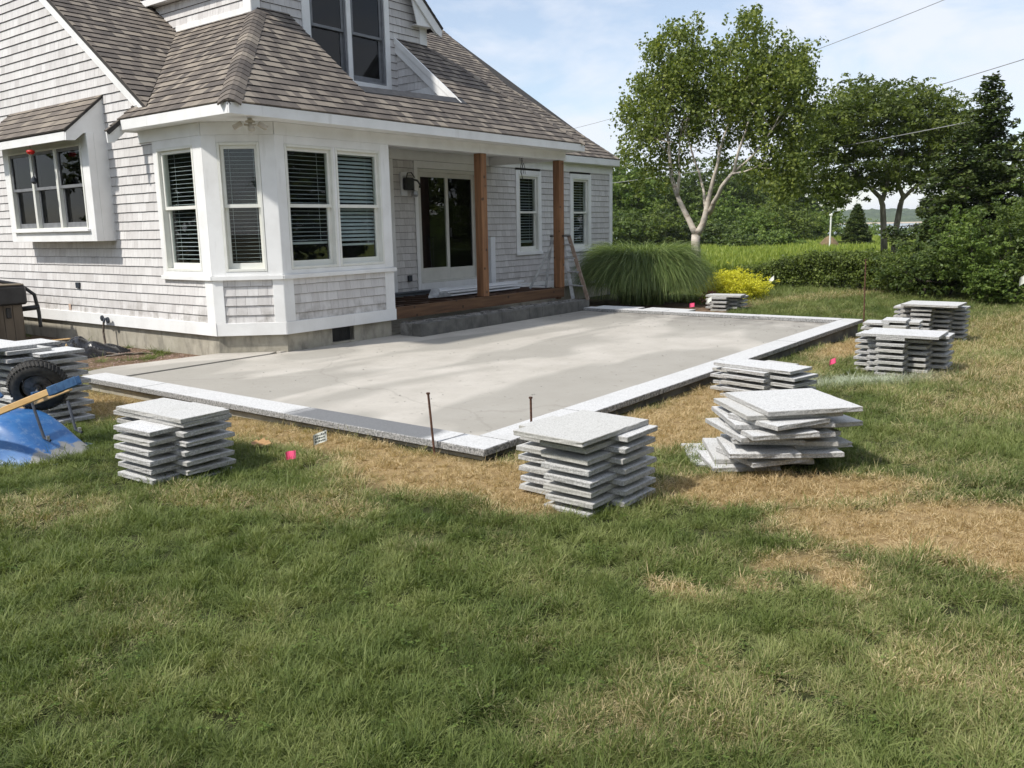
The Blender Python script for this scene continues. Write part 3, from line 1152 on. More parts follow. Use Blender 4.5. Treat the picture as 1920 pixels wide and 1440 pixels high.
# --- main front wall behind the porch
mw = [
    [(11.09, 0.40), (11.63, 0.40), (11.63, 2.85), (11.09, 2.85)],
    [(13.60, 0.40), (14.73, 0.40), (14.73, 2.85), (13.60, 2.85)],
    [(14.73, 0.40), (15.66, 0.40), (15.66, 1.03), (14.73, 1.03)],
    [(15.66, 0.40), (16.82, 0.40), (16.82, 2.85), (15.66, 2.85)],
    [(16.82, 0.40), (17.73, 0.40), (17.73, 1.03), (16.82, 1.03)],
    [(17.73, 0.40), (18.60, 0.40), (18.60, 2.85), (17.73, 2.85)],
]
w_mn = wallpart('porch_wall', FM, mw + [[(9.2, 0.2), (11.09, 0.2), (11.09, 2.9), (9.2, 2.9)], [(11.63, 0.2), (13.6, 0.2), (13.6, 0.60), (11.63, 0.60)],
                                      [(9.2, 2.86), (18.7, 2.86), (18.7, 3.05), (9.2, 3.05)]])
shingles('wall_shingle', w_mn, FM, mw, 0.1275, 0.40, 0.10, 0.24, 0.017, seed=8, rough=0.0015, dist=(0.2, 0.3, 0.4, 0.5, 0.6))
# side wall of the front room (faces the porch) and hidden end wall
mb = MB()
mb.box(9.16, 9.24, 9.40, 11.05, 0.25, 3.0)
part('room_side_wall', mb, MAT['wall_back'], house)
mb = MB()
mb.prism([(18.68, 11.06, -0.3), (18.68, 22.8, -0.3), (18.68, 22.8, 3.3), (18.68, 11.06, 3.1)], (-0.1, 0, 0))
part('end_wall', mb, MAT['wall_back'], house)

# --- foundation
mb = MB()
z0, z1 = -0.45, 0.246
mb.box(6.63, 6.75, 9.99, 17.0, z0, z1)
pc = [FC @ Vector((0.0, 0, -0.035)), FC @ Vector((CL, 0, -0.035)), FC @ Vector((CL, 0, -0.14)), FC @ Vector((0.0, 0, -0.14))]
mb.prism([(p.x, p.y, z1) for p in pc], (0, 0, z0 - z1))
mb.box(7.21, 8.03, 9.33, 9.45, z0, z1)
mb.box(8.45, 9.21, 9.33, 9.45, z0, z1)
mb.box(8.03, 8.45, 9.33, 9.45, z0, 0.03)
mb.box(9.11, 9.21, 9.45, 11.10, z0, z1)
part('foundation', mb, MAT['foundation'], house)
mb = MB()
mb.box(13.9, 18.68, 11.08, 11.2, z0, z1)
part('foundation', mb, MAT['foundation'], house)
mb = MB()
mb.box(8.03, 8.45, 9.42, 9.45, 0.03, z1)
for i in range(14):
    mb.box(8.04 + i * 0.03, 8.047 + i * 0.03, 9.345, 9.35, 0.035, 0.235)
part('vent', mb, MAT['black'], house)

# --- white trim, one mesh per board so every board reads
def board(F, a0, a1, h0, h1, o0, o1, name='trim_board', mat='white'):
    mb = MB()
    trim(mb, F, a0, a1, h0, h1, o0, o1)
    return part(name, mb, MAT[mat], house)


# skirt boards
board(FL, ya(17.0), ya(9.935), 0.246, SK, 0.004, 0.036, 'skirt_board')
board(FC, -0.012, CL + 0.012, 0.246, SK, 0.004, 0.034, 'skirt_board')
board(FF, -0.012, 2.06, 0.246, SK, 0.004, 0.036, 'skirt_board')
board(FM, 13.9, 18.72, 0.235, 0.398, 0.004, 0.036, 'skirt_board')
# corner boards below the sills
for F, a0, a1 in ((FL, ya(10.125), ya(9.948)), (FC, -0.010, 0.125), (FC, 0.767, CL + 0.010), (FF, -0.012, 0.155), (FF, 1.865, 2.05)):
    board(F, a0, a1, SK + 0.001, 0.984, 0.006, 0.028, 'corner_board')
board(FM, 10.97, 11.09, 0.42, 2.84, 0.006, 0.03, 'corner_board')
board(FM, 18.585, 18.725, 0.40, 2.84, 0.006, 0.03, 'corner_board')
# sill band
board(FL, ya(11.11), ya(9.93), 0.985, 1.04, 0.0, 0.062, 'sill')
board(FC, -0.02, CL + 0.02, 0.985, 1.04, 0.0, 0.060, 'sill')
board(FF, -0.02, 2.085, 0.985, 1.04, 0.0, 0.062, 'sill')
# window casings (left, corner, front)
board(FL, ya(11.10), ya(11.01), 1.041, 2.84, 0.0, 0.026, 'casing')
board(FL, ya(10.155), ya(9.948), 1.041, 2.84, 0.0, 0.026, 'casing')
board(FL, ya(11.01), ya(10.155), 2.736, 2.84, 0.0, 0.026, 'casing')
board(FL, ya(11.01), ya(10.155), 1.041, 1.098, 0.0, 0.026, 'casing')
board(FC, -0.009, 0.175, 1.041, 2.84, 0.0, 0.0245, 'casing')
board(FC, 0.717, CL + 0.009, 1.041, 2.84, 0.0, 0.0245, 'casing')
board(FC, 0.175, 0.717, 2.75, 2.84, 0.0, 0.024, 'casing')
board(FC, 0.175, 0.717, 1.041, 1.094, 0.0, 0.024, 'casing')
board(FF, -0.011, 0.14, 1.041, 2.84, 0.0, 0.026, 'casing')
board(FF, 1.872, 2.05, 1.041, 2.84, 0.0, 0.026, 'casing')
board(FF, 0.967, 1.006, 1.105, 2.736, 0.0, 0.026, 'casing')
board(FF, 0.14, 1.872, 2.736, 2.84, 0.0, 0.026, 'casing')
board(FF, 0.14, 1.872, 1.041, 1.104, 0.0, 0.026, 'casing')
# frieze boards
board(FL, ya(11.42), ya(9.96), 2.841, 3.0, 0.0, 0.032, 'frieze')
board(FC, -0.005, CL + 0.005, 2.841, 3.0, 0.0, 0.030, 'frieze')
mbp = MB()
mbp.cbox(7.2, 13.98, 9.262, 9.42, 2.841, 3.0, 0.003)
part('porch_beam', mbp, MAT['white'], house)
mbp = MB()
mbp.cbox(13.83, 13.978, 9.424, 11.02, 2.841, 2.999, 0.003)
part('porch_beam', mbp, MAT['white'], house)
board(FM, 9.3, 18.73, 2.845, 3.02, 0.004, 0.026, 'frieze')
# porch wall trim
board(FM, 11.632, 11.718, 0.40, 2.71, 0.006, 0.03, 'casing')
board(FM, 13.50, 13.598, 0.42, 2.71, 0.006, 0.03, 'casing')
board(FM, 11.632, 13.598, 2.711, 2.84, 0.006, 0.03, 'casing')
board(FM, 11.72, 13.498, 0.40, 0.598, 0.006, 0.03, 'casing')
for a0, a1, h0, h1 in ((14.73, 15.66, 1.03, 2.80), (16.82, 17.73, 1.03, 2.80)):
    board(FM, a0, a0 + 0.1, h0 + 0.02, h1, 0.006, 0.03, 'casing')
    board(FM, a1 - 0.1, a1, h0 + 0.02, h1, 0.006, 0.03, 'casing')
    board(FM, a0 + 0.101, a1 - 0.101, h1 - 0.09, h1, 0.006, 0.029, 'casing')
    board(FM, a0 - 0.02, a1 + 0.02, h0 - 0.02, h0 + 0.05, 0.006, 0.05, 'sill')

# --- eaves and soffit
mb = MB()
mb.prism([(6.345, 8.97, 3.016), (14.13, 8.97, 3.016), (14.13, 10.9, 3.016), (9.2, 10.9, 3.016), (9.2, 11.4, 3.016), (6.345, 11.4, 3.016)], (0, 0, -0.014))
part('soffit', mb, MAT['white'], house)
mb = MB()
mb.cbox(6.318, 14.15, 8.938, 8.966, 2.995, 3.142, 0.003)
part('fascia', mb, MAT['white'], house)
mb = MB()
mb.cbox(6.316, 6.343, 8.968, 11.40, 2.995, 3.142, 0.003)
part('fascia', mb, MAT['white'], house)
mb = MB()
mb.prism([(6.598, 11.43, 3.365), (6.12, 11.43, 2.975), (6.13, 11.43, 2.824), (6.215, 11.43, 2.829), (6.38, 11.43, 2.975), (6.598, 11.43, 2.98)], (0, -0.028, 0))
part('rake_board', mb, MAT['white'], house)
mb = MB()
mb.cbox(14.0, 18.77, 10.842, 10.868, 3.03, 3.178, 0.003)
part('fascia', mb, MAT['white'], house)
mb = MB()
mb.box(13.98, 18.75, 10.87, 11.03, 3.022, 3.034)
part('soffit', mb, MAT['white'], house)
mb = MB()
mb.cbox(14.128, 14.155, 8.967, 10.84, 2.995, 3.142, 0.003)
part('fascia', mb, MAT['white'], house)
# left gable rake board
mb = MB()
p = [(6.565, 11.02, 3.27), (6.565, 17.2, 7.875), (6.565, 17.2, 7.67), (6.565, 11.33, 3.30)]
mb.prism(p, (-0.045, 0, 0))
part('rake_board', mb, MAT['white'], house)
mb = MB()
p = [(6.515, 11.0, 3.285), (6.515, 17.2, 7.905), (6.515, 17.2, 7.76), (6.515, 11.10, 3.22)]
mb.prism(p, (-0.03, 0, 0))
part('rake_board', mb, MAT['white'], house)


# --- roof slopes
def roofpart(name, F, polys_world, thick=0.05):
    inv = F.inverted()
    out = []
    mb = MB()
    n = F.to_3x3() @ Vector((0, 0, 1))
    for p in polys_world:
        mb.prism([Vector(q) - n * 0.002 for q in p], -n * thick)
        out.append([((inv @ Vector(q)).x, (inv @ Vector(q)).y) for q in p])
    o = part(name, mb, MAT['roof_back'], house)
    return o, out


SL, SM = 0.83, 0.745
zF = lambda y: 3.15 + SL * (y - 8.95)
zLx = lambda x: 3.15 + SL * (x - 6.33)
zR = lambda x: 3.15 + SL * (14.14 - x)
zM = lambda y: 3.35 + SM * (y - 11.055)
fF = frame((6.33, 8.95, 3.15), (1, 0, 0), (0, 1, SL))
fLr = frame((6.33, 11.42, 3.15), (0, -1, 0), (1, 0, SL))
fR = frame((14.14, 8.95, 3.15), (0, 1, 0), (-1, 0, SL))
fMr = frame((6.45, 10.86, zM(10.86)), (1, 0, 0), (0, 1, SM))
pF = lambda x, y: (x, y, zF(y))
pL = lambda x, y: (x, y, zLx(x))
pR = lambda x, y: (x, y, zR(x))
pM = lambda x, y: (x, y, zM(y))
RT = (0.0, 0.05, 0.25, 0.3, 0.4, 0.5, 0.55, 0.7, 0.95, 1.0)
e = 0.02
r_f, q = roofpart('porch_roof', fF, [
    [pF(6.33 - e, 8.95 - e), pF(9.0, 8.95 - e), pF(9.0, 11.05), pF(8.43, 11.05)],
    [pF(9.0, 8.95 - e), pF(11.33, 8.95 - e), pF(11.33, 9.60), pF(9.0, 9.50)],
    [pF(11.33, 8.95 - e), pF(14.14 + e, 8.95 - e), pF(12.04, 11.05), pF(11.33, 11.05)]])
shingles('roof_shingle', r_f, fF, q, 0.142, -0.03, 0.07, 0.19, 0.015, seed=21, joint=0.004, rough=0.001, dist=RT)
r_l, q = roofpart('corner_roof', fLr, [
    [pL(6.33 - e, 8.95 - e), pL(8.33, 10.95), pL(8.33, 13.01), pL(6.33 - e, 10.79)],
    [pL(6.33 - e, 10.79), pL(6.62, 11.11), pL(6.62, 11.44), pL(6.33 - e, 11.44)],
    [pL(6.115, 11.38), pL(6.33 - e, 11.38), pL(6.33 - e, 11.44), pL(6.115, 11.44)]])
shingles('roof_shingle', r_l, fLr, q, 0.142, -0.03, 0.07, 0.19, 0.015, seed=22, joint=0.004, rough=0.001, dist=RT)
r_r, q = roofpart('porch_end_roof', fR, [
    [pR(14.14 + e, 8.95 - e), pR(14.14 + e, 10.79), pR(12.04, 13.1), pR(12.04, 11.05)]])
shingles('roof_shingle', r_r, fR, q, 0.142, -0.03, 0.12, 0.30, 0.013, seed=23, joint=0.004, dist=RT, hide=True)
r_m, q = roofpart('main_roof', fMr, [
    [pM(6.46, 10.96), pM(8.33, 13.01), pM(8.33, 17.2), pM(6.46, 17.2)],
    [pM(8.33, 13.5), pM(12.1, 13.5), pM(12.1, 17.2), pM(8.33, 17.2)],
    [pM(12.1, 13.33), pM(17.50, 13.33), pM(17.72, 15.62), pM(17.8, 17.2), pM(12.1, 17.2)],
    [pM(12.1, 10.84), pM(18.78, 10.84), pM(17.50, 13.33), pM(12.1, 13.33)]])
shingles('roof_shingle', r_m, fMr, q, 0.142, -0.03, 0.08, 0.20, 0.015, seed=24, joint=0.004, rough=0.001, dist=RT)
mb = MB()
mb.prism([(6.45, 17.2, 7.92), (17.8, 17.2, 7.92), (18.7, 23.0, 3.5), (6.45, 23.0, 3.5)], (0, 0, -0.06))
mb.prism([(18.77, 10.85, zM(10.85) - 0.06), (17.50, 13.33, zM(13.33) - 0.06), (17.72, 15.62, zM(15.62) - 0.06), (17.8, 17.2, 7.8), (18.7, 22.9, 3.4)], (0.02, 0, -0.08))
part('back_roof', mb, MAT['roof_back'], house)


# hip and rake cap shingles
def caps(P0, P1, n1, n2, parent, wid=0.15, step=0.142, seed=1, name='hip_cap'):
    P0, P1 = Vector(P0), Vector(P1)
    d = (P1 - P0)
    L = d.length
    d.normalize()
    r = random.Random(seed)
    n1, n2 = Vector(n1).normalized(), Vector(n2).normalized()
    w1 = n1.cross(d)
    w2 = n2.cross(d)
    up = (n1 + n2).normalized()
    if w1.dot(n2) > 0:
        w1 = -w1
    if w2.dot(n1) > 0:
        w2 = -w2
    k = 0
    while (k + 1) * step < L:
        a = P0 + d * (k * step - 0.01)
        b = P0 + d * ((k + 1) * step + 0.02)
        lo, hi = 0.024, 0.014
        mb = MB()
        w = wid
        row = []
        for Q, l in ((a, lo), (b, hi)):
            row.append([Q + w1 * w + n1 * l * 0.8, Q + w1 * w * 0.35 + n1 * (l + 0.008), Q + up * (l + 0.002), Q + w2 * w * 0.35 + n2 * (l + 0.008), Q + w2 * w + n2 * l * 0.8])
        base = [[Q - up * 0.0 - (n1 if i < 2 else n2) * (l * 0.9) for i, Q in enumerate(rw)] for rw, l in ((row[0], lo),)]
        vs = row[0] + row[1] + base[0]
        fs = []
        for i in range(4):
            fs.append((i, i + 1, i + 6, i + 5))
            fs.append((i + 10, i + 11, i + 1, i))
        fs.append((0, 5, 10))
        fs.append((4, 14, 9))
        mb.add(vs, fs, round(r.choice(RT), 2))
        part(name, mb, MAT['roof_shingle'], parent)
        k += 1


nF = (0, -SL, 1)
nL = (-SL, 0, 1)
nR = (SL, 0, 1)
caps((6.33, 8.95, 3.15), (8.36, 10.98, zF(10.98)), nL, nF, r_l, seed=4)
caps((14.14, 8.95, 3.15), (12.10, 10.99, zF(10.99)), nF, nR, r_f, wid=0.13, seed=5)
caps((18.74, 10.87, zM(10.87)), (17.50, 13.33, zM(13.33)), (0, -SM, 1), (0.8, 0.3, 0.6), r_m, wid=0.12, seed=6, name='rake_cap')
caps((17.50, 13.33, zM(13.33)), (17.72, 15.62, zM(15.62)), (0, -SM, 1), (0.8, 0.0, 0.6), r_m, wid=0.10, seed=7, name='rake_cap')

# --- notch in front of the dormer window
mb = MB()
mb.prism([(9.0, 9.53, 3.62), (11.33, 9.56, 3.66), (11.33, 11.05, 3.965), (9.0, 11.05, 3.965)], (0, 0, -0.04))
mb.prism([(9.0, 9.44, zF(9.44) + 0.022), (11.42, 9.54, zF(9.54) + 0.022), (11.42, 9.66, zF(9.66) + 0.02), (9.0, 9.56, zF(9.56) + 0.02)], (0, 0, -0.03))
part('flashing', mb, MAT['membrane'], house)
fCk = frame((11.33, 11.05, 0), (0, -1, 0), (0, 0, 1))
ckp = [[(0.0, 3.96), (1.45, 3.67), (0.0, 4.86)]]
w_ck = wallpart('notch_wall', fCk, ckp, 0.05)
shingles('wall_shingle', w_ck, fCk, ckp, 0.1275, 3.99, 0.1, 0.2, 0.012, seed=31, dist=WT)
mb = MB()
mb.box(8.97, 9.0, 9.55, 11.05, 3.6, 3.65)
mb.prism([(9.0, 9.50, 3.60), (9.0, 11.04, 3.9), (9.0, 11.04, 4.86), ], (-0.03, 0, 0))
part('notch_wall', mb, MAT['wall_back'], house)
mb = MB()
mb.prism([fCk @ Vector((a, h, 0.018)) for a, h in ((0.06, 3.955), (0.78, 4.0), (1.06, 3.79), (1.46, 3.66), (1.0, 3.72))], (0.015, 0, 0))
part('kick_board', mb, MAT['white'], house)
mb = MB()
mb.prism([fCk @ Vector((a, h, 0.05)) for a, h in ((-0.0, 4.90), (-0.0, 4.66), (1.07, 3.765), (1.50, 3.665))], (0.05, 0, 0))
part('rake_board', mb, MAT['white'], house)
mb = MB()
mb.prism([fCk @ Vector((a, h, 0.066)) for a, h in ((-0.0, 4.915), (-0.0, 4.81), (1.37, 3.68), (1.52, 3.665))], (0.014, 0, 0))
part('rake_board', mb, MAT['white'], house)

# --- dormer
dg = lambda x: 5.19 + 0.866 * (2.12 - abs(x - 10.2))
dw = [
    [(8.33, 4.75), (9.25, 4.75), (9.25, dg(9.25) - 0.1), (8.33, dg(8.33) - 0.1)],
    [(9.25, 5.75), (11.15, 5.75), (11.15, dg(11.15) - 0.1), (10.2, dg(10.2) - 0.1), (9.25, dg(9.25) - 0.1)],
    [(11.15, 3.96), (11.34, 3.96), (11.34, dg(11.34) - 0.1), (11.15, dg(11.15) - 0.1)],
    [(11.34, 4.86), (12.08, 4.86), (12.08, dg(12.08) - 0.1), (11.34, dg(11.34) - 0.1)],
]
w_d = wallpart('dormer_wall', FM, dw)
shingles('wall_shingle', w_d, FM, dw, 0.1275, 3.965, 0.09, 0.22, 0.017, seed=33, rough=0.001, dist=WT)
fDL = frame((8.33, 18, 0), (0, -1, 0), (0, 0, 1))
dl = [[(ya(13.05), 4.78), (ya(11.05), 4.78), (ya(11.05), 5.28), (ya(13.05), 5.28)], [(ya(13.8), 5.15), (ya(13.05), 4.8), (ya(13.05), 5.28), (ya(13.8), 5.28)]]
w_dl = wallpart('dormer_side_wall', fDL, dl)
shingles('wall_shingle', w_dl, fDL, dl, 0.1275, 4.87, 0.09, 0.22, 0.017, seed=34, dist=WT)
mb = MB()
mb.box(12.0, 12.08, 11.06, 13.7, 4.9, 5.35)
part('dormer_side_wall', mb, MAT['wall_back'], house)
board(fDL, ya(13.0), ya(11.1), 4.80, 4.885, 0.004, 0.03, 'trim_board')
board(fDL, ya(11.2), ya(11.02), 4.80, 5.2, 0.008, 0.036, 'corner_board')
board(FM, 8.30, 8.46, 4.80, 5.25, 0.008, 0.036, 'corner_board')
board(FM, 11.92, 12.10, 4.88, 5.17, 0.008, 0.036, 'corner_board')
# dormer casings
board(FM, 9.25, 9.405, 4.02, 5.75, 0.006, 0.034, 'casing')
board(FM, 10.17, 10.262, 4.06, 5.75, 0.006, 0.034, 'casing')
board(FM, 11.04, 11.152, 3.985, 5.75, 0.006, 0.034, 'casing')
board(FM, 9.25, 11.05, 3.985, 4.06, 0.006, 0.045, 'sill')
# dormer rake, return and roof
mb = MB()
mb.prism([(12.32, 10.83, dg(12.32)), (10.2, 10.83, dg(10.2)), (10.2, 10.83, dg(10.2) - 0.24), (12.14, 10.83, dg(12.32) - 0.10), (12.29, 10.83, dg(12.32) - 0.16)], (0, 0.03, 0))
part('rake_board', mb, MAT['white'], house)
mb = MB()
mb.prism([(8.08, 10.83, dg(8.08)), (10.2, 10.83, dg(10.2)), (10.2, 10.83, dg(10.2) - 0.24), (8.26, 10.83, dg(8.08) - 0.10), (8.11, 10.83, dg(8.08) - 0.16)], (0, 0.03, 0))
part('rake_board', mb, MAT['white'], house)
mb = MB()
mb.prism([(12.19, 10.865, 5.06), (12.04, 10.865, 5.165), (11.70, 10.865, 5.15), (11.58, 10.865, 5.55), (11.88, 10.865, dg(11.88) - 0.05), (12.28, 10.865, 5.10)], (0, 0.02, 0))
mb.prism([(12.10, 10.886, 5.165), (11.70, 10.886, 5.165), (11.70, 11.02, 5.165), (12.10, 11.02, 5.165)], (0, 0, 0.01))
part('eave_return', mb, MAT['white'], house)
mb = MB()
mb.box(8.19, 8.33, 10.87, 13.8, 5.275, 5.29)
mb.box(8.165, 8.188, 10.87, 13.9, 5.255, 5.36)
part('soffit', mb, MAT['white'], house)
fD1 = frame((8.08, 16.2, dg(8.08)), (0, -1, 0), (1, 0, 0.866))
rd1, q = roofpart('dormer_roof', fD1, [[(8.15, 10.82, dg(8.15) + 0.12), (10.2, 10.82, dg(10.2) + 0.12), (10.2, 16.2, dg(10.2) + 0.12), (8.15, 13.7, dg(8.15) + 0.12)]])
shingles('roof_shingle', rd1, fD1, q, 0.142, -0.03, 0.12, 0.3, 0.013, seed=41, lift=0.004, joint=0.004, dist=RT, hide=True)
fD2 = frame((12.32, 10.82, dg(12.32)), (0, 1, 0), (-1, 0, 0.866))
rd2, q = roofpart('dormer_roof', fD2, [[(12.34, 10.82, dg(12.34) + 0.02), (10.2, 10.82, dg(10.2) + 0.02), (10.2, 16.2, dg(10.2) + 0.02), (12.34, 13.4, dg(12.34) + 0.02)]])
shingles('roof_shingle', rd2, fD2, q, 0.142, -0.03, 0.12, 0.3, 0.013, seed=42, lift=0.004, joint=0.004, dist=RT, hide=True)

# --- projecting box under its own little roof on the gable wall
BX = 6.295
mb = MB()
mb.cbox(BX, 6.40, 12.29, 12.488, 1.52, 3.04, 0.003)
mb.cbox(BX, 6.40, 14.83, 15.02, 1.52, 3.04, 0.003)
mb.cbox(BX, 6.40, 12.49, 14.828, 1.52, 1.665, 0.003)
mb.cbox(BX, 6.40, 12.49, 14.828, 2.905, 3.04, 0.003)
mb.box(6.401, 6.599, 12.29, 12.33, 1.522, 3.04)
mb.box(6.401, 6.599, 14.98, 15.02, 1.522, 3.04)
mb.box(6.401, 6.599, 12.331, 14.979, 1.522, 1.56)
part('projecting_box', mb, MAT['white'], house)
mb = MB()
mb.cbox(BX - 0.045, BX - 0.001, 12.44, 14.88, 1.665, 1.70, 0.003)
part('sill', mb, MAT['white'], house)
mb = MB()
for yy in (12.30, 15.19):
    mb.prism([(6.6, yy, 3.565), (6.018, yy, 3.06), (6.01, yy, 2.916), (6.137, yy, 2.924), (6.267, yy, 3.03), (6.6, yy, 3.03)], (0, 0.03 if yy < 13 else -0.03, 0))
part('box_rake_board', mb, MAT['white'], house)
mb = MB()
mb.cbox(6.008, 6.03, 12.331, 15.158, 2.918, 3.055, 0.003)
part('fascia', mb, MAT['white'], house)
fB = frame((6.0, 15.22, 3.062), (0, -1, 0), (0.6, 0, 0.525))
pB = lambda x, y: (x, y, 3.062 + 0.875 * (x - 6.0))
rb, q = roofpart('box_roof', fB, [[pB(5.99, 12.285), pB(6.6, 12.285), pB(6.6, 15.22), pB(5.99, 15.22)]], 0.03)
shingles('roof_shingle', rb, fB, q, 0.142, -0.01, 0.10, 0.30, 0.013, seed=51, joint=0.004, dist=(0.35, 0.5, 0.6, 0.7, 0.8, 1.0))


# --- windows
def window(F, a0, a1, h0, h1, hm, glass='glass', sash='sash', fr='sash', blind=None, b=0.034, st=0.040, room=True, rail=0.045, out=0.03, deep=0.12):
    mb = MB()
    for (x0, x1, y0, y1) in ((a0, a0 + b, h0, h1), (a1 - b, a1, h0, h1), (a0 + b, a1 - b, h1 - b, h1), (a0 + b, a1 - b, h0, h0 + b)):
        mb.cbox(x0 + 0.0005, x1 - 0.0005, y0, y1, -deep, out, 0.003, F)
    w = part('window', mb, MAT[fr], house)
    i0, i1, j0, j1 = a0 + b, a1 - b, h0 + b, h1 - b
    for (y0, y1, o0, o1, br) in ((hm - rail / 2, j1, -0.045, -0.012, rail), (j0, hm + rail / 2, -0.085, -0.05, 0.075)):
        mb = MB()
        mb.cbox(i0, i0 + st, y0, y1, o0, o1, 0.002, F)
        mb.cbox(i1 - st, i1, y0, y1, o0, o1, 0.002, F)
        mb.cbox(i0 + st, i1 - st, y1 - rail, y1, o0, o1, 0.002, F)
        mb.cbox(i0 + st, i1 - st, y0, y0 + br, o0, o1, 0.002, F)
        part('sash', mb, MAT[sash], w)
        mb = MB()
        om = (o0 + o1) / 2
        mb.box(i0 + st - 0.004, i1 - st + 0.004, y0 + br - 0.004, y1 - rail + 0.004, om - 0.002, om + 0.002, F)
        part('pane', mb, MAT[glass], w)
    if blind:
        hb, ht, tilt, pitch = blind
        mb = MB()
        h = ht
        r = random.Random(int(a0 * 100))
        while h > hb:
            dz = 0.012 * tilt
            o = -0.105
            mb.add([F @ Vector((i0 + 0.01, h - dz, o)), F @ Vector((i1 - 0.01, h - dz, o)), F @ Vector((i1 - 0.01, h + dz, o - 0.024)), F @ Vector((i0 + 0.01, h + dz, o - 0.024)),
                    F @ Vector((i0 + 0.01, h - dz + 0.003, o)), F @ Vector((i1 - 0.01, h - dz + 0.003, o)), F @ Vector((i1 - 0.01, h + dz + 0.003, o - 0.024)), F @ Vector((i0 + 0.01, h + dz + 0.003, o - 0.024))],
                   [(0, 1, 5, 4), (1, 2, 6, 5), (2, 3, 7, 6), (3, 0, 4, 7), (4, 5, 6, 7), (3, 2, 1, 0)])
            h -= pitch * (1 + r.uniform(-0.04, 0.04))
        mb.box(i0 + 0.01, i1 - 0.01, hb - 0.03, hb, -0.165, -0.135, F)
        mb.box(i0 + 0.01, i1 - 0.01, ht + 0.01, ht + 0.04, -0.165, -0.135, F)
        for fr_ in (0.17, 0.83):
            x = i0 + (i1 - i0) * fr_
            mb.box(x - 0.002, x + 0.002, hb, ht, -0.134, -0.131, F)
        part('blind', mb, MAT['blind'], w, kind='stuff')
    if room:
        mb = MB()
        d = 0.9
        P = [F @ Vector(q2) for q2 in ((a0 - 0.1, h0 - 0.1, -0.125), (a1 + 0.1, h0 - 0.1, -0.125), (a1 + 0.1, h1 + 0.1, -0.125), (a0 - 0.1, h1 + 0.1, -0.125),
                                       (a0 - 0.1, h0 - 0.1, -d), (a1 + 0.1, h0 - 0.1, -d), (a1 + 0.1, h1 + 0.1, -d), (a0 - 0.1, h1 + 0.1, -d))]
        mb.add(P, [(4, 5, 6, 7), (0, 1, 5, 4), (1, 2, 6, 5), (2, 3, 7, 6), (3, 0, 4, 7)])
        part('dark_room', mb, MAT['interior'], w)
    return w


HM = 1.945
window(FL, ya(11.01), ya(10.157), 1.10, 2.735, HM, blind=(1.17, 2.66, 0.22, 0.056), room=False)
window(FC, 0.177, 0.715, 1.095, 2.748, HM, blind=(1.15, 2.68, 0.05, 0.050), room=False)
window(FF, 0.142, 0.965, 1.106, 2.735, HM, blind=(1.46, 2.66, 0.22, 0.056), room=False)
window(FF, 1.008, 1.870, 1.106, 2.735, HM, blind=(1.42, 2.66, 1.35, 0.054), room=False)
mb = MB()
mb.box(6.72, 9.14, 11.40, 11.44, 0.9, 2.9)
mb.box(9.10, 9.14, 9.44, 11.39, 0.9, 2.9)
mb.box(6.72, 6.76, 11.12, 11.39, 0.9, 2.9)
mb.prism([(6.73, 10.02, 0.94), (7.24, 9.44, 0.94), (9.10, 9.44, 0.94), (9.10, 11.39, 0.94), (6.73, 11.39, 0.94)], (0, 0, -0.03))
mb.prism([(6.63, 10.0, 2.86), (7.22, 9.32, 2.86), (9.10, 9.32, 2.86), (9.10, 11.39, 2.86), (6.63, 11.39, 2.86)], (0, 0, 0.03))
part('dark_room', mb, MAT['interior'], house, kind='stuff')
window(FM, 14.832, 15.558, 1.08, 2.708, 1.92, blind=(1.3, 2.64, 0.4, 0.06))
window(FM, 16.922, 17.628, 1.08, 2.708, 1.92, blind=(1.2, 2.64, 0.4, 0.06))
# box windows: three dark units side by side
FB = frame((BX, 18, 0), (0, -1, 0), (0, 0, 1))
for y1, y0 in ((14.828, 14.06), (14.055, 13.275), (13.27, 12.49)):
    window(FB, ya(y1), ya(y0), 1.70, 2.904, 2.325, glass='screen', sash='grey_sash', b=0.03, st=0.035, room=True, out=0.012, deep=0.10)
# dormer windows
window(FM, 9.407, 10.168, 4.062, 5.745, 4.83, glass='screen', sash='grey_sash', fr='grey_sash', b=0.035, st=0.05, out=0.01)
window(FM, 10.264, 11.038, 4.062, 5.745, 4.83, glass='screen', sash='grey_sash', fr='grey_sash', b=0.035, st=0.05, out=0.01)

# --- sliding door
mb = MB()
for q4 in ((11.72, 11.775, 0.60, 2.705), (13.445, 13.498, 0.60, 2.705), (11.776, 13.444, 2.645, 2.705), (11.776, 13.444, 0.60, 0.635)):
    mb.cbox(*q4, -0.12, 0.015, 0.003, FM)
dr = part('door', mb, MAT['door_frame'], house)
for (a0, a1, o, bot, gl) in ((11.776, 12.61, -0.03, 0.24, 'glass'), (12.60, 13.444, -0.075, 0.22, 'screen')):
    mb = MB()
    st = 0.07
    mb.cbox(a0, a0 + st, 0.636, 2.644, o - 0.035, o, 0.002, FM)
    mb.cbox(a1 - st, a1, 0.636, 2.644, o - 0.035, o, 0.002, FM)
    mb.cbox(a0 + st, a1 - st, 2.56, 2.644, o - 0.035, o, 0.002, FM)
    mb.cbox(a0 + st, a1 - st, 0.636, 0.636 + bot, o - 0.035, o, 0.002, FM)
    part('door_panel', mb, MAT['door_frame'], dr)
    mb = MB()
    mb.box(a0 + st - 0.003, a1 - st + 0.003, 0.63 + bot, 2.562, o - 0.02, o - 0.015, FM)
    part('pane', mb, MAT[gl], dr)
mb = MB()
mb.box(11.72, 13.498, 0.55, 2.72, -1.4, -1.35, FM)
mb.box(11.65, 11.7, 0.55, 2.72, -1.4, -0.125, FM)
mb.box(13.5, 13.55, 0.55, 2.72, -1.4, -0.125, FM)
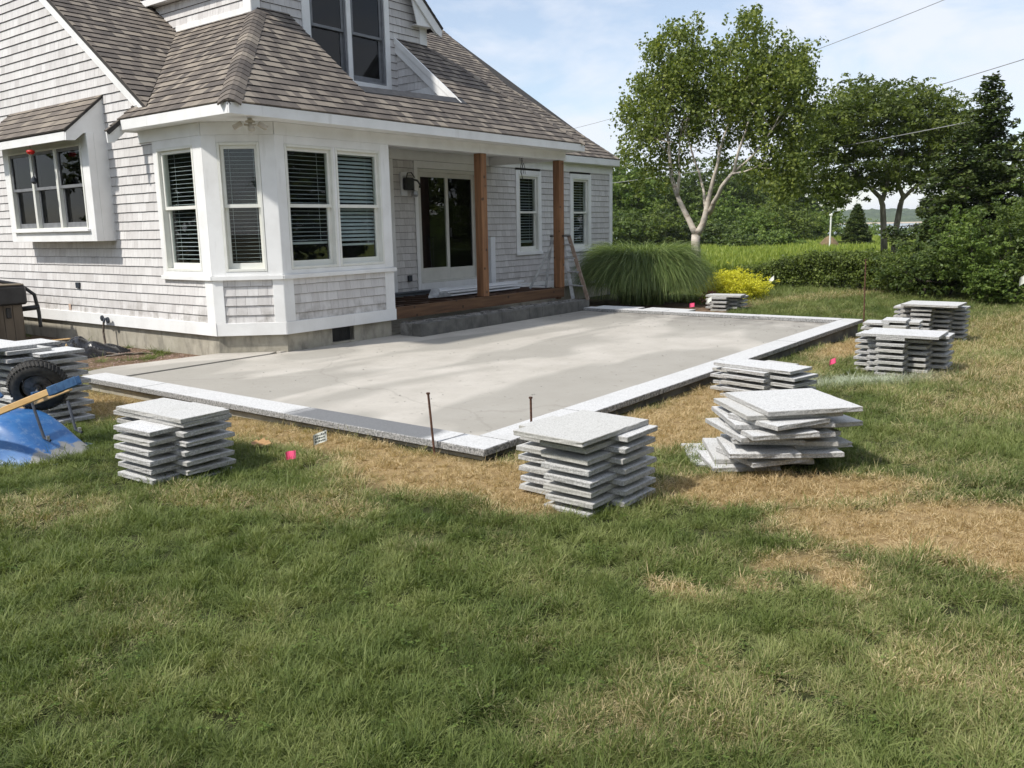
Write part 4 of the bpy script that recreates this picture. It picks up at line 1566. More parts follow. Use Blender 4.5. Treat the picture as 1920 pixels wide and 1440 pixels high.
mb.box(11.65, 13.55, 0.5, 0.55, -1.4, -0.125, FM)
mb.box(11.65, 13.55, 2.72, 2.75, -1.4, -0.125, FM)
part('dark_room', mb, MAT['interior'], dr)
mb = MB()
mb.cbox(12.62, 12.64, 1.45, 1.62, -0.028, 0.012, 0.002, FM)
part('handle', mb, MAT['black'], dr)

# --- porch floor frame, posts, block footing
mb = MB()
mb.cbox(9.262, 13.93, 9.285, 9.33, 0.245, 0.43, 0.003)
part('rim_joist', mb, MAT['beam'], house)
mb = MB()
mb.cbox(9.265, 9.31, 9.331, 10.95, 0.25, 0.425, 0.003)
part('joist', mb, MAT['joist'], house)
x = 9.62
jm = None
while x < 13.9:
    if jm is None:
        mb = MB()
        mb.cbox(0, 0.04, 9.331, 10.95, 0.25, 0.41, 0.003)
        jm = mb.mesh('joist', MAT['joist'])
    link('joist', jm, house, Matrix.Translation((x, 0, random.uniform(-0.004, 0.004))))
    x += 0.305
x = 9.46
bm_ = None
while x < 13.8:
    for yy in (9.75, 10.3):
        mb = MB()
        mb.cbox(x - 0.10, x + 0.15, yy, yy + 0.04, 0.26, 0.40, 0.003)
        if bm_ is None:
            bm_ = MB()
            bm_.cbox(0, 0.26, 0, 0.04, 0.26, 0.40, 0.003)
            bm_ = bm_.mesh('blocking', MAT['joist'])
        link('blocking', bm_, house, Matrix.Translation((x + 0.02 - 0.115 + 0.3, yy, 0)))
    x += 0.61
mb = MB()
mb.box(9.26, 14.0, 9.42, 10.97, -0.10, 0.02)
part('crawl_ground', mb, MAT['foundation'], house)
mb = MB()
mb.cbox(9.262, 13.99, 10.95, 11.01, 0.40, 0.455, 0.003)
mb.cbox(9.262, 13.99, 10.90, 10.985, 0.457, 0.485, 0.003)
part('ledger', mb, MAT['ledger'], house)
for x0 in (11.405, 13.765):
    mb = MB()
    mb.cbox(x0, x0 + 0.155, 9.268, 9.42, 0.435 if x0 < 12 else 0.434, 2.838, 0.006)
    if x0 > 12:
        mb.cbox(x0 + 0.02, x0 + 0.135, 9.332, 9.40, 0.21, 0.433, 0.003)
    part('post', mb, MAT['post'], house)
bx = [9.31 + i * 0.3975 for i in range(13)]
blk = None
for i, x0 in enumerate(bx[:-1]):
    if blk is None:
        mb = MB()
        mb.cbox(0.004, 0.3935, 8.80, 8.995, 0.004, 0.196, 0.004)
        blk = mb.mesh('concrete_block', MAT['block'])
    link('concrete_block', blk, house, Matrix.Translation((x0, random.uniform(-0.002, 0.002), random.uniform(-0.001, 0.001))))
mb = MB()
mb.box(9.32, 14.07, 8.808, 8.99, 0.0, 0.19)
mb.box(9.314, 14.075, 9.0, 9.24, 0.0, 0.188)
rr = random.Random(3)
for i in range(150):
    xx, yy = rr.uniform(9.33, 14.0), rr.uniform(8.82, 9.22)
    s = rr.uniform(0.02, 0.07)
    mb.cbox(xx, xx + s * 1.4, yy, yy + s, 0.186, 0.197 + rr.uniform(0, 0.008), 0.003)
part('mortar_bed', mb, MAT['mortar'], house)

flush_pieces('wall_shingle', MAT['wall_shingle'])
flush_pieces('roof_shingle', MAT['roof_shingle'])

# small fittings fixed to the house
FEAT = {}
mb = MB()
mb.lathe([(0.06, 0), (0.06, 0.02), (0.03, 0.03), (0.03, 0.05)], 12, Matrix.Translation((6.75, 9.14, 2.94)))
mb.tube([(6.75, 9.14, 2.95), (6.75, 9.14, 2.88)], 0.025, 8)
fl = part('floodlight', mb, MAT['beige'], house)
for dx, dy in ((-0.12, 0.09), (0.13, -0.07)):
    mb = MB()
    mb.tube([(6.75, 9.14, 2.90), (6.75 + dx * 0.5, 9.14 + dy * 0.5, 2.915)], 0.012, 6)
    Mh = Matrix.Translation((6.75 + dx, 9.14 + dy, 2.90)) @ Matrix.Rotation(math.atan2(dy, dx), 4, 'Z') @ Matrix.Rotation(0.5, 4, 'Y')
    mb.cbox(-0.06, 0.06, -0.045, 0.045, -0.025, 0.03, 0.008, Mh)
    part('lamp_head', mb, MAT['beige'], fl)
mb = MB()
mb.lathe([(0.0, -0.04), (0.035, -0.03), (0.045, 0.0), (0.03, 0.03)], 12, Matrix.Translation((6.72, 9.08, 2.86)))
part('motion_sensor', mb, MAT['beige'], fl)
mb = MB()
mb.cbox(0.0, 0.11, 0.0, 0.09, -0.005, 0.03, 0.006, FL @ Matrix.Translation((ya(13.64), 0.79, 0.012)))
part('outlet', mb, MAT['dark_steel'], house)
mb = MB()
mb.cbox(11.36, 11.46, 0.66, 0.77, 0.014, 0.05, 0.006, FM)
part('outlet', mb, MAT['dark_steel'], house)
mb = MB()
mb.cbox(11.26, 11.42, 2.20, 2.62, 0.014, 0.05, 0.005, FM)
mbx = part('light_mounting_box', mb, MAT['pvc'], house)
mb = MB()
mb.cbox(11.29, 11.50, 2.30, 2.52, 0.05, 0.16, 0.02, FM)
mb.tube([FM @ Vector(q) for q in ((11.40, 2.50, 0.12), (11.52, 2.47, 0.2), (11.60, 2.40, 0.2), (11.56, 2.35, 0.22))], 0.018, 6)
mb.tube([FM @ Vector(q) for q in ((11.35, 2.52, 0.1), (11.36, 2.60, 0.12), (11.44, 2.61, 0.14), (11.5, 2.52, 0.16))], 0.010, 6)
part('bracket', mb, MAT['black'], mbx)
mb = MB()
mb.lathe([(0.045, 0.0), (0.07, 0.04), (0.06, 0.10), (0.02, 0.12)], 12, Matrix.Translation((11.5, 10.9, 2.18)))
part('lamp', mb, MAT['zinc'], mbx)
mb = MB()
rr = random.Random(4)
for k in range(4):
    p = Vector((13.83 + rr.uniform(-0.05, 0.05), 10.2 + rr.uniform(-0.03, 0.03), 3.0))
    pts = [p.copy()]
    for j in range(6):
        p = p + Vector((rr.uniform(-0.035, 0.035), rr.uniform(-0.02, 0.02), -0.06 - 0.02 * (k % 2)))
        pts.append(p.copy())
    mb.tube(pts, 0.005, 5)
part('loose_wire', mb, MAT['black'], house)
mb = MB()
mb.cbox(0.0, 0.075, 0.0, 0.10, 0.016, 0.02, 0.002, FL @ Matrix.Translation((ya(13.98), 0.43, 0)))
part('patched_shingle', mb, simple('new_cedar_patch', (0.50, 0.36, 0.28), (0.60, 0.47, 0.38), 20, 0.8), house)


# ------------------------------------------------------------------ granite slab piles
ORD = ['top', 'second', 'third', 'fourth', 'fifth', 'sixth', 'seventh', 'eighth', 'ninth', 'tenth', 'eleventh', 'twelfth', 'thirteenth',
       'fourteenth', 'fifteenth', 'sixteenth', 'seventeenth', 'eighteenth', 'nineteenth', 'twentieth', 'twenty-first', 'twenty-second', 'twenty-third', 'twenty-fourth']
_slabs = {}


def slab_mesh(w, d, t, var):
    key = (round(w, 2), round(d, 2), round(t, 3), var)
    if key in _slabs:
        return _slabs[key]
    r = random.Random(hash(key) % 100000)
    mb = MB()
    # outline with slightly chipped edges
    ring = []
    nx, ny = max(3, int(w / 0.06)), max(3, int(d / 0.06))
    for i in range(nx):
        ring.append((-w / 2 + w * i / nx, -d / 2))
    for i in range(ny):
        ring.append((w / 2, -d / 2 + d * i / ny))
    for i in range(nx):
        ring.append((w / 2 - w * i / nx, d / 2))
    for i in range(ny):
        ring.append((-w / 2, d / 2 - d * i / ny))
    n = len(ring)
    lay = []
    for z, ins in ((0.0, 0.005), (0.004, 0.0), (t * 0.5, 0.001), (t - 0.003, 0.0), (t, 0.0035)):
        row = []
        for k, (x, y) in enumerate(ring):
            j = ins + abs(r.gauss(0, 0.0016)) + (0.006 if r.random() < 0.03 else 0)
            row.append((x - math.copysign(j, x), y - math.copysign(j, y), z))
        lay.append(row)
    vs = [p for row in lay for p in row]
    fs = []
    mi = []
    for l in range(4):
        for k in range(n):
            k2 = (k + 1) % n
            fs.append((l * n + k, l * n + k2, (l + 1) * n + k2, (l + 1) * n + k))
            mi.append(1)
    fs.append(tuple(4 * n + k for k in range(n)))
    mi.append(0)
    fs.append(tuple(range(n - 1, -1, -1)))
    mi.append(1)
    mb.add(vs, fs)
    mb.m = mi
    me = mb.mesh('granite_slab', [MAT['granite'], MAT['granite_edge']])
    _slabs[key] = me
    return me


NSLAB = 0


def pile(where, ox, oy, rot, layers, typeA, typeB, t=0.0325, top=None, jit=0.012, seed=1, z=None, twist=None):
    """typeA/typeB: alternating layers, each a list of (x, y, w, d, side word); x,y = local lower corner"""
    global NSLAB
    r = random.Random(seed)
    z = zl(ox, oy) - 0.012 if z is None else z
    Mr = Matrix.Translation((ox, oy, 0)) @ Matrix.Rotation(rot, 4, 'Z')
    tot = layers + (1 if top else 0)
    for k in range(tot):
        lay = typeA if k % 2 == 0 else typeB
        if top and k == tot - 1:
            lay = top
        for (x, y, w, d, side) in lay:
            rz = r.uniform(-0.03, 0.03)
            dx, dy = r.uniform(-jit, jit), r.uniform(-jit, jit)
            if twist:
                ddx, ddy, drz = twist(k, tot, r)
                dx += ddx
                dy += ddy
                rz += drz
            P = Mr @ Vector((x + w / 2 + dx, y + d / 2 + dy, 0))
            P.z = z + k * t
            me = slab_mesh(w, d, t - 0.0012, r.randrange(3))
            lab = ORD[min(tot - 1 - k, len(ORD) - 1)]
            word = (lab + ' granite slab' if lab == 'top' else 'granite slab ' + lab + ' from top') + (', ' + side if side else '') + ', in the pile ' + where
            if k == 0:
                word = 'bottom granite slab' + (', ' + side if side else '') + ', in the pile ' + where
            o = link('granite_paver', me, None, Matrix.Translation(P) @ Matrix.Rotation(rot + rz + (PI if r.random() < 0.5 else 0), 4, 'Z'), word, 'stone paver', 'granite slabs stacked in piles on the lawn', 'thing')
            NSLAB += 1


# pile left of centre (in front of the coping)
pile('right of the wheelbarrow', 3.02, 5.03, 0.02, 13,
     [(0.0, 0.0, 0.38, 0.46, 'right side'), (0.0, 0.44, 0.40, 0.40, 'rear')],
     [(-0.20, 0.10, 0.34, 0.42, 'left side'), (0.27, 0.34, 0.30, 0.42, 'far side')],
     top=[(-0.02, 0.0, 0.38, 0.80, '')], seed=12)
# pile in front of the patio corner
pile('by the patio corner', 3.93, 2.46, -0.05, 14,
     [(0.0, 0.0, 0.38, 0.34, 'front'), (0.32, 0.18, 0.32, 0.36, 'rear')],
     [(0.24, -0.08, 0.36, 0.29, 'right side'), (0.13, 0.27, 0.34, 0.36, 'left side')],
     top=[(-0.10, -0.02, 0.70, 0.50, '')], seed=13, jit=0.018)


def fan(k, tot, r):
    f = k / (tot - 1)
    if k < 4:
        return (-0.20 + 0.06 * k + r.uniform(-0.03, 0.03), 0.26 - 0.06 * k, r.uniform(-0.35, 0.15))
    return (r.uniform(-0.07, 0.07) + 0.05 * f, r.uniform(-0.08, 0.08) - 0.02 * f, r.uniform(-0.35, 0.30))


pile('slumped on the right', 5.62, 2.02, -0.72, 13,
     [(-0.34, -0.30, 0.66, 0.60, '')], [(-0.36, -0.40, 0.46, 0.46, 'left side'), (-0.02, -0.20, 0.44, 0.50, 'right side')],
     t=0.034, top=[(-0.28, -0.36, 0.66, 0.68, '')], seed=14, jit=0.03, twist=lambda k, tot, r: fan(k, tot, r) if k < tot - 1 else (0.03, 0.0, -0.02))
# small pile against the right coping
pile('against the right-hand coping', 7.74, 2.86, -0.22, 9,
     [(0.0, 0.03, 0.36, 0.50, 'left side'), (0.34, 0.10, 0.36, 0.36, 'rear')], [(0.08, -0.24, 0.40, 0.36, 'right side'), (0.10, 0.42, 0.36, 0.30, 'rear')],
     top=[(0.06, -0.20, 0.40, 0.86, '')], seed=15)
# front big pile far right
pile('nearest of three far right', 9.93, 2.16, 0.0, 13,
     [(0.02, 0.0, 0.38, 0.30, 'front'), (0.22, 0.30, 0.38, 0.28, 'left side'), (0.42, -0.36, 0.38, 0.28, 'right side')],
     [(0.13, 0.16, 0.36, 0.26, 'left of centre'), (0.20, -0.20, 0.36, 0.26, 'right of centre'), (0.50, 0.02, 0.4, 0.34, 'rear')],
     top=[(0.02, -0.34, 0.62, 0.80, '')], seed=16, t=0.0335)
pile('beside the tall stake', 11.75, 2.55, 0.1, 12,
     [(0.0, 0.0, 0.40, 0.28, 'front'), (0.30, 0.24, 0.40, 0.34, 'rear')],
     [(0.04, 0.20, 0.38, 0.28, 'left side'), (0.26, -0.14, 0.40, 0.26, 'right side')],
     top=[(0.10, 0.0, 0.42, 0.30, '')], seed=17)
pile('farthest right on the lawn', 13.4, 2.58, 0.0, 16,
     [(0.02, 0.0, 0.40, 0.28, 'front'), (0.30, 0.28, 0.40, 0.30, 'left side'), (0.42, -0.38, 0.38, 0.30, 'right side')],
     [(0.15, 0.17, 0.38, 0.28, 'left of centre'), (0.22, -0.21, 0.38, 0.28, 'right of centre'), (0.56, 0.0, 0.4, 0.36, 'rear')],
     top=[(-0.02, -0.36, 0.66, 0.76, '')], seed=18, t=0.0345)
pile('beside the yellow shrub', 15.95, 6.72, 0.15, 7,
     [(0.0, 0.06, 0.40, 0.32, 'front'), (0.35, -0.20, 0.36, 0.28, 'right side')],
     [(0.14, 0.26, 0.36, 0.26, 'left side'), (0.20, -0.10, 0.36, 0.24, 'middle')],
     top=[(0.05, -0.20, 0.44, 0.70, '')], seed=19, t=0.040)
# tall pile half hidden by the wheelbarrow
pile('behind the wheelbarrow wheel', 3.16, 7.92, 0.0, 21,
     [(0.0, 0.0, 0.38, 0.40, 'front'), (0.20, 0.40, 0.44, 0.42, 'rear')],
     [(0.24, -0.12, 0.40, 0.34, 'right side'), (-0.06, 0.30, 0.40, 0.42, 'left side')],
     top=[(-0.20, 0.10, 0.50, 0.78, '')], seed=20, t=0.0345, jit=0.03)
# two loose slabs lying by the far coping
for i, (x, y, lab) in enumerate(((14.42, 8.35, 'loose granite slab lying flat beside the concrete block step'), (14.45, 7.3, 'loose granite slab lying flat in front of the ornamental grass'))):
    link('granite_paver', slab_mesh(0.46, 0.92, 0.034, 7 + i), None, Matrix.Translation((x, y, 0.0)) @ Matrix.Rotation(0.03 - 0.06 * i, 4, 'Z'), lab, 'stone paver', None, 'thing')

# ------------------------------------------------------------------ stakes and marker flags
def stake(x, y, z0, z1, r, label, lean=(0, 0), head=True):
    mb = MB()
    mb.tube([(x, y, z0), (x + lean[0] * 0.5, y + lean[1] * 0.5, (z0 + z1) / 2), (x + lean[0], y + lean[1], z1)], r, 8)
    if head:
        mb.tube([(x + lean[0], y + lean[1], z1 - 0.012), (x + lean[0], y + lean[1], z1)], r * 1.7, 8)
    solo('steel_stake', mb, MAT['rust'], label, 'stake', (x, y, z0), 'rusty steel stakes at the patio edge')


stake(4.46, 4.12, -0.15, 0.42, 0.0085, 'rusty steel stake left of the patio corner', (0.03, 0.08))
stake(4.98, 3.62, -0.15, 0.36, 0.0085, 'rusty nail-headed stake behind the pile at patio corner', (0.02, 0.02))
stake(14.20, 3.70, -0.3, 1.0, 0.011, 'tall rusty steel stake at the far patio corner', (0.0, 0.03))


def flag(x, y, h, ang, size, mat, label, name='marker_flag', text=False, tilt=0.2):
    z = zl(x, y)
    t = thing(name, label, 'marker flag', (x, y, z), ang, 'small utility marker flags in the lawn')
    Mw = WORLD[t.name]
    mb = MB()
    mb.tube([(0, 0, -0.03), (0.005, 0, h)], 0.0015, 5)
    mb2 = MB()
    n = 6
    vs = []
    for i in range(n + 1):
        u = i / n
        for j in (0, 1):
            vs.append((u * size, 0.012 * math.sin(u * 5 + 0.5) + tilt * u * size * (0.3 + j * 0.5), h - size * 0.8 + j * size * 0.8 + u * tilt * size))
    fs = [(2 * i, 2 * i + 2, 2 * i + 3, 2 * i + 1) for i in range(n)]
    mb2.add(vs, fs)
    mb2.add([(a, b + 0.0015, c) for a, b, c in vs], [tuple(reversed(f)) for f in fs])
    part('wire', mb, MAT['dark_steel'], t, Mw)
    part('flag', mb2, mat, t, Mw)
    if text:
        mb3 = MB()
        rr = random.Random(2)
        for row in range(3):
            u = 0.12
            while u < 0.86:
                w = rr.uniform(0.05, 0.13)
                zz = h - size * 0.8 + size * (0.12 + row * 0.22)
                hgt = size * rr.uniform(0.08, 0.15)

                def pt(uu, zc):
                    jf = (zc - (h - size * 0.8)) / (size * 0.8)
                    return (uu * size, 0.012 * math.sin(uu * 5 + 0.5) + tilt * uu * size * (0.3 + jf * 0.5) - 0.0016, zc + uu * tilt * size)
                mb3.add([pt(u, zz), pt(u + w, zz), pt(u + w, zz + hgt), pt(u, zz + hgt)], [(0, 1, 2, 3)])
                u += w + 0.035
        part('print', mb3, MAT['ink'], t, Mw, kind='stuff')
    return t


flag(3.70, 4.88, 0.085, -0.9, 0.075, MAT['pink'], 'pink marker flag low in the grass near the patio corner')
flag(4.0, 4.93, 0.14, -0.75, 0.10, MAT['flag_white'], 'white printed marker flag behind the nearest pink flag', text=True, tilt=0.35)
flag(9.95, 2.95, 0.12, -0.9, 0.075, MAT['pink'], 'pink marker flag near the small pile at right coping', tilt=0.5)
flag(15.9, 7.55, 0.13, -1.1, 0.10, MAT['pink'], 'pink marker flag under the edge of the ornamental grass')
flag(15.6, 7.05, 0.24, -1.1, 0.10, MAT['flag_white'], 'white marker flag by the far coping near ornamental grass', tilt=0.7)
flag(20.8, 7.75, 0.30, -1.1, 0.13, MAT['flag_white'], 'white marker flag at the right of the yellow shrub', tilt=0.8)
flag(19.6, 2.2, 0.55, -1.1, 0.20, MAT['flag_white'], 'pale pink-white flag at the foot of the right-hand bushes', tilt=0.6)
mb = MB()
for k in range(5):
    x, y = 3.82 + random.uniform(-0.05, 0.05), 5.35 + random.uniform(-0.08, 0.08)
    z = zl(x, y) + 0.05
    mb.add([(x, y, z), (x + 0.05, y - 0.02, z + 0.01), (x + 0.06, y + 0.03, z + 0.03), (x + 0.01, y + 0.045, z + 0.012)], [(0, 1, 2, 3), (3, 2, 1, 0)])
solo('dead_leaf', mb, MAT['leaf_litter'], 'curled dead brown leaf in the grass beside the left pile', 'leaf', (3.82, 5.35, zl(3.8, 5.3)))

# ------------------------------------------------------------------ porch clutter: trim boards, leaning post, ladder
rr = random.Random(8)
for i in range(4):
    mb = MB()
    x0, y0 = 11.12 + 0.06 * i + rr.uniform(-0.05, 0.05), 9.98 + 0.12 * i
    Mx = Matrix.Translation((x0, y0, 0.424 + 0.03 * (i % 2))) @ Matrix.Rotation(rr.uniform(-0.012, 0.012), 4, 'Z')
    mb.cbox(0, 2.35 + 0.16 * i, 0, 0.11, 0, 0.022, 0.002, Mx)
    mb.cbox(0.05, 2.25 + 0.14 * i, 0.005, 0.10, 0.0235 + 0.03, 0.0455 + 0.03 + 0.012 * (i % 2), 0.002, Mx)
    lab = ['front-most white trim board lying across the porch joists', 'second white trim board from the front on the porch joists', 'third white trim board from the front, on the porch joists', 'rear-most white trim board lying in front of the sliding door'][i]
    solo('trim_board', mb, MAT['pvc'], lab, 'board', (x0, y0, 0.48), 'loose white trim boards on the porch')
mb = MB()
mb.prism([(10.78, 9.98, 0.43), (11.05, 10.02, 0.43), (11.2, 10.1, 0.54), (11.0, 10.1, 0.55)], (0.0, 0.02, 0.02))
mb.prism([(10.9, 9.93, 0.43), (11.35, 9.95, 0.43), (11.2, 9.95, 0.52)], (0.0, 0.02, 0.01))
solo('trim_offcut', mb, MAT['alu'], 'bent grey metal offcut at left end of the white boards', 'offcut', (11.0, 10.1, 0.48))
mb = MB()
mb.cbox(13.66, 13.80, 10.88, 10.98, 0.49, 1.42, 0.004)
mb.cbox(13.64, 13.66, 10.87, 10.98, 0.49, 1.42, 0.002)
solo('column_wrap', mb, MAT['pvc'], 'short white hollow post standing against the porch wall', 'post', (13.7, 10.9, 0.487))

lad = thing('stepladder', 'dull aluminium stepladder standing behind the right porch post', 'ladder', (14.1, 9.4, 0.2))
tops = [Vector((13.98, 9.55, 1.42)), Vector((14.16, 9.78, 1.42))]
ffeet = [Vector((13.97, 8.84, 0.2)), Vector((14.06, 9.14, 0.2))]
ffeet = [Vector((13.98, 8.77, 0.2)), Vector((14.04, 9.15, 0.2))]
tops = [Vector((13.93, 9.17, 1.42)), Vector((13.93, 9.33, 1.42))]
btops = [Vector((13.86, 9.42, 1.41)), Vector((13.87, 9.53, 1.41))]
rfeet = [Vector((14.55, 10.12, 0.0)), Vector((14.35, 10.45, 0.0))]


def rail(a, b, w, d, mat, nm='rail'):
    mb = MB()
    dirv = (b - a)
    L = dirv.length
    M = dirv.to_track_quat('Z', 'Y').to_matrix().to_4x4()
    M.translation = a
    mb.cbox(-w / 2, w / 2, -d / 2, d / 2, 0, L, 0.002, M)
    return part(nm, mb, mat, lad)


rail(ffeet[0], tops[0], 0.03, 0.07, MAT['ladder_brown'])
rail(ffeet[1], tops[1], 0.03, 0.07, MAT['alu'])
back = [Vector((13.78, 9.62, 0.42)), Vector((13.52, 9.82, 0.42))]
rail(back[0], btops[1], 0.022, 0.045, MAT['alu'], 'rear_leg')
rail(back[1], btops[0], 0.022, 0.045, MAT['alu'], 'rear_leg')
for k in range(1, 5):
    f = k / 4.6
    a, b2 = ffeet[0].lerp(tops[0], f), ffeet[1].lerp(tops[1], f)
    mb = MB()
    dv = b2 - a
    M = dv.to_track_quat('X', 'Z').to_matrix().to_4x4()
    M.translation = a
    mb.cbox(0, dv.length, -0.04, 0.04, -0.012, 0.012, 0.002, M)
    part('step', mb, MAT['alu'], lad)
mb = MB()
mb.cbox(13.84, 13.96, 9.14, 9.56, 1.41, 1.435, 0.004)
part('top_cap', mb, MAT['black'], lad)
for f in (0.05, 0.3, 0.55, 0.8):
    mb = MB()
    mb.tube([back[0].lerp(btops[1], f), back[1].lerp(btops[0], f)], 0.009, 6)
    part('brace', mb, MAT['alu'], lad)

# hose reel box, tap and hose, cable hook by the right corner
mb = MB()
mb.tube([FM @ Vector((17.55 + 0.09 * math.cos(a), 0.60 + 0.11 * math.sin(a), 0.07)) for a in [i * 0.5 for i in range(14)]], 0.012, 6)
mb.cbox(17.5, 17.6, 0.45, 0.55, 0.02, 0.07, 0.003, FM)
solo('garden_tap', mb, MAT['dark_steel'], 'dark garden tap with a coiled hose end on right house wall', 'tap', (17.55, 10.98, 0.5))
mb = MB()
mb.tube([(17.0, 10.3, -0.1), (17.0, 10.3, 0.95)], 0.008, 6)
solo('plant_stake', mb, MAT['dark_steel'], 'thin dark rod upright between house wall and ornamental grass', 'rod', (17.0, 10.3, -0.1))

bib = thing('garden_hose', 'dark tap splitter on the skirt board with hose running to gravel', 'hose', (6.5, 12.75, -0.1))
mb = MB()
for dy in (-0.09, 0.07):
    Mx = Matrix.Translation((6.50, 12.72 + dy, 0.36 if dy > 0 else 0.34)) @ Matrix.Rotation(PI / 2, 4, 'Y')
    mb.lathe([(0.035, -0.015), (0.045, -0.01), (0.045, 0.01), (0.035, 0.015)], 10, Mx)
mb.tube([(6.58, 12.72, 0.35), (6.50, 12.72, 0.35), (6.48, 12.72, 0.30)], 0.02, 8)
mb.tube([(6.50, 12.63, 0.34), (6.50, 12.79, 0.36)], 0.014, 6)
part('tap', mb, MAT['dark_steel'], bib)
mb = MB()
mb.tube([(6.48, 12.72, 0.30), (6.46, 12.72, 0.15), (6.44, 12.66, 0.0), (6.38, 12.58, -0.09)], 0.016, 8)
pts = []
for i in range(60):
    t = i / 59
    pts.append((6.35 - 0.25 * math.sin(t * 7) - 0.25 * t, 12.5 - 1.1 * abs(math.sin(t * 2.6)) - 0.25 * t, zl(6.2, 12) + 0.02 + 0.012 * math.sin(t * 30)))
mb.tube(pts, 0.013, 6)
mb.tube([(5.95, 11.85, -0.10), (6.05, 11.5, -0.095), (6.25, 11.1, -0.095), (6.4, 10.7, -0.1)], 0.013, 6)
part('hose', mb, MAT['hose'], bib)

# black polythene heap
def heap(name, cx, cy, rx, ry, h, mat, label, cat, seed, folds=9):
    mb = MB()
    n = 40
    vs, fs = [], []
    for j in range(n + 1):
        for i in range(n + 1):
            u, v = i / n * 2 - 1, j / n * 2 - 1
            r = max(abs(u), abs(v))
            q = max(0, 1 - r ** 2.2)
            x, y = cx + u * rx, cy + v * ry
            fz = abs(noise.noise((x * folds * 0.5, y * folds * 0.25, seed))) * 0.7 + 0.3 * noise.noise((x * 5, y * 5, seed + 3)) + 0.65
            vs.append((x + 0.06 * noise.noise((x * 4, y * 4, 1)), y + 0.06 * noise.noise((x * 4, y * 4, 2)), zl(x, y) - 0.02 + h * q ** 0.6 * fz))
    for j in range(n):
        for i in range(n):
            k = j * (n + 1) + i
            fs.append((k, k + 1, k + n + 2, k + n + 1))
    mb.add(vs, fs)
    return solo(name, mb, mat, label, cat, (cx, cy, zl(cx, cy)))


heap('plastic_sheet', 5.95, 12.55, 0.42, 0.75, 0.24, MAT['sheet'], 'crumpled black plastic sheet piled against the house foundation', 'plastic sheet', 3)
heap('sand_bag', 4.70, 10.35, 0.16, 0.22, 0.09, MAT['bag'], 'small lumpy white bag beside the wooden stakes', 'bag', 7)
mb = MB()
mb.tube([(5.55, 12.9, 0.10), (5.62, 12.0, 0.20)], 0.012, 4)
solo('thin_lath', mb, MAT['stake_wood'], 'thin yellow lath lying across the black plastic', 'lath', (5.6, 12.4, 0.1))
for i, (x, y, h, ln, lab) in enumerate(((4.92, 10.55, 0.36, 0.03, 'taller pine survey stake with pointed top by the plastic sheet'), (4.86, 10.62, 0.20, -0.03, 'shorter pine stake leaning beside the taller stake'))):
    mb = MB()
    mb.prism([(x - 0.018, y, -0.15), (x + 0.018, y, -0.15), (x + 0.018 - ln, y, -0.1 + h), (x - ln, y, -0.1 + h + 0.05), (x - 0.018 - ln, y, -0.1 + h)], (0, 0.018, 0))
    solo('wooden_stake', mb, MAT['stake_wood'], lab, 'wooden stake', (x, y, -0.15))
mb = MB()
rr = random.Random(9)
ico = [(0, 0, 1), (0.9, 0, 0.2), (-0.3, 0.85, 0.2), (-0.3, -0.85, 0.2), (0.2, 0.3, -0.6)]
for i in range(2600):
    x, y = rr.uniform(5.0, 6.58), rr.uniform(10.15, 13.6)
    if soil_at(x, y) < 0.55 or (x < 6.0 and rr.random() < 0.65):
        continue
    s = rr.uniform(0.010, 0.026)
    a = rr.uniform(0, 6.28)
    vs = [(x + s * (p[0] * math.cos(a) - p[1] * math.sin(a)), y + s * (p[0] * math.sin(a) + p[1] * math.cos(a)), zl(x, y) + s * 0.5 * p[2]) for p in ico]
    mb.add(vs, [(0, 1, 2), (0, 2, 3), (0, 3, 1), (1, 4, 2), (2, 4, 3), (3, 4, 1)])
solo('gravel', mb, MAT['gravel'], 'reddish brown gravel along the house foundation', 'gravel', (6, 11.5, -0.1), kind='stuff')
# debris crumbs on the slab
mb = MB()
for i in range(420):
    x, y = rr.uniform(4.9, 13.8), rr.uniform(4.05, 9.2)
    if rr.random() < 0.6:
        x = 13.8 - abs(rr.gauss(0, 1.0))
    if x < 4.9:
        continue
    s = rr.uniform(0.004, 0.014)
    a = rr.uniform(0, 6.28)
    vs = [(x + s * (p[0] * math.cos(a) - p[1] * math.sin(a)), y + s * (p[0] * math.sin(a) + p[1] * math.cos(a)), 0.002 + s * 0.35 * (p[2] + 0.6)) for p in ico]
    mb.add(vs, [(0, 1, 2), (0, 2, 3), (0, 3, 1), (1, 4, 2), (2, 4, 3), (3, 4, 1)])
solo('grit', mb, MAT['mortar'], 'scattered mortar crumbs and grit on the concrete slab', 'grit', (9, 6, 0), kind='stuff')

# ------------------------------------------------------------------ hot tub
tub = thing('hot_tub', 'brown hot tub with dark vinyl cover at the left of the house', 'hot tub', (5.0, 15.2, -0.1))
mb = MB()
for i in range(14):
    a0 = 4.05 + i * 0.1365
    mb.cbox(a0, a0 + 0.132, 14.2, 14.26, -0.12, 0.58, 0.006)
mb.cbox(3.99, 4.05, 14.2, 16.1, -0.12, 0.58, 0.01)
mb.cbox(5.955, 6.0, 14.262, 16.1, -0.12, 0.58, 0.01)
mb.box(4.04, 5.96, 14.25, 16.1, -0.12, 0.57)
part('cabinet', mb, MAT['tub_skirt'], tub)
mb = MB()
mb.cbox(3.94, 6.03, 14.12, 16.2, 0.56, 0.86, 0.03)
part('cover', mb, MAT['tub_cover'], tub)
mb = MB()
mb.cbox(3.96, 6.01, 14.14, 16.18, 0.861, 0.885, 0.01)
part('cover_top', mb, MAT['tub_top'], tub)
mb = MB()
mb.tube([(4.6, 14.9, 0.93), (5.2, 14.75, 0.98), (5.7, 14.55, 0.95), (6.02, 14.3, 0.86), (6.17, 14.2, 0.70), (6.20, 14.18, 0.42), (6.20, 14.18, 0.18)], 0.028, 10)
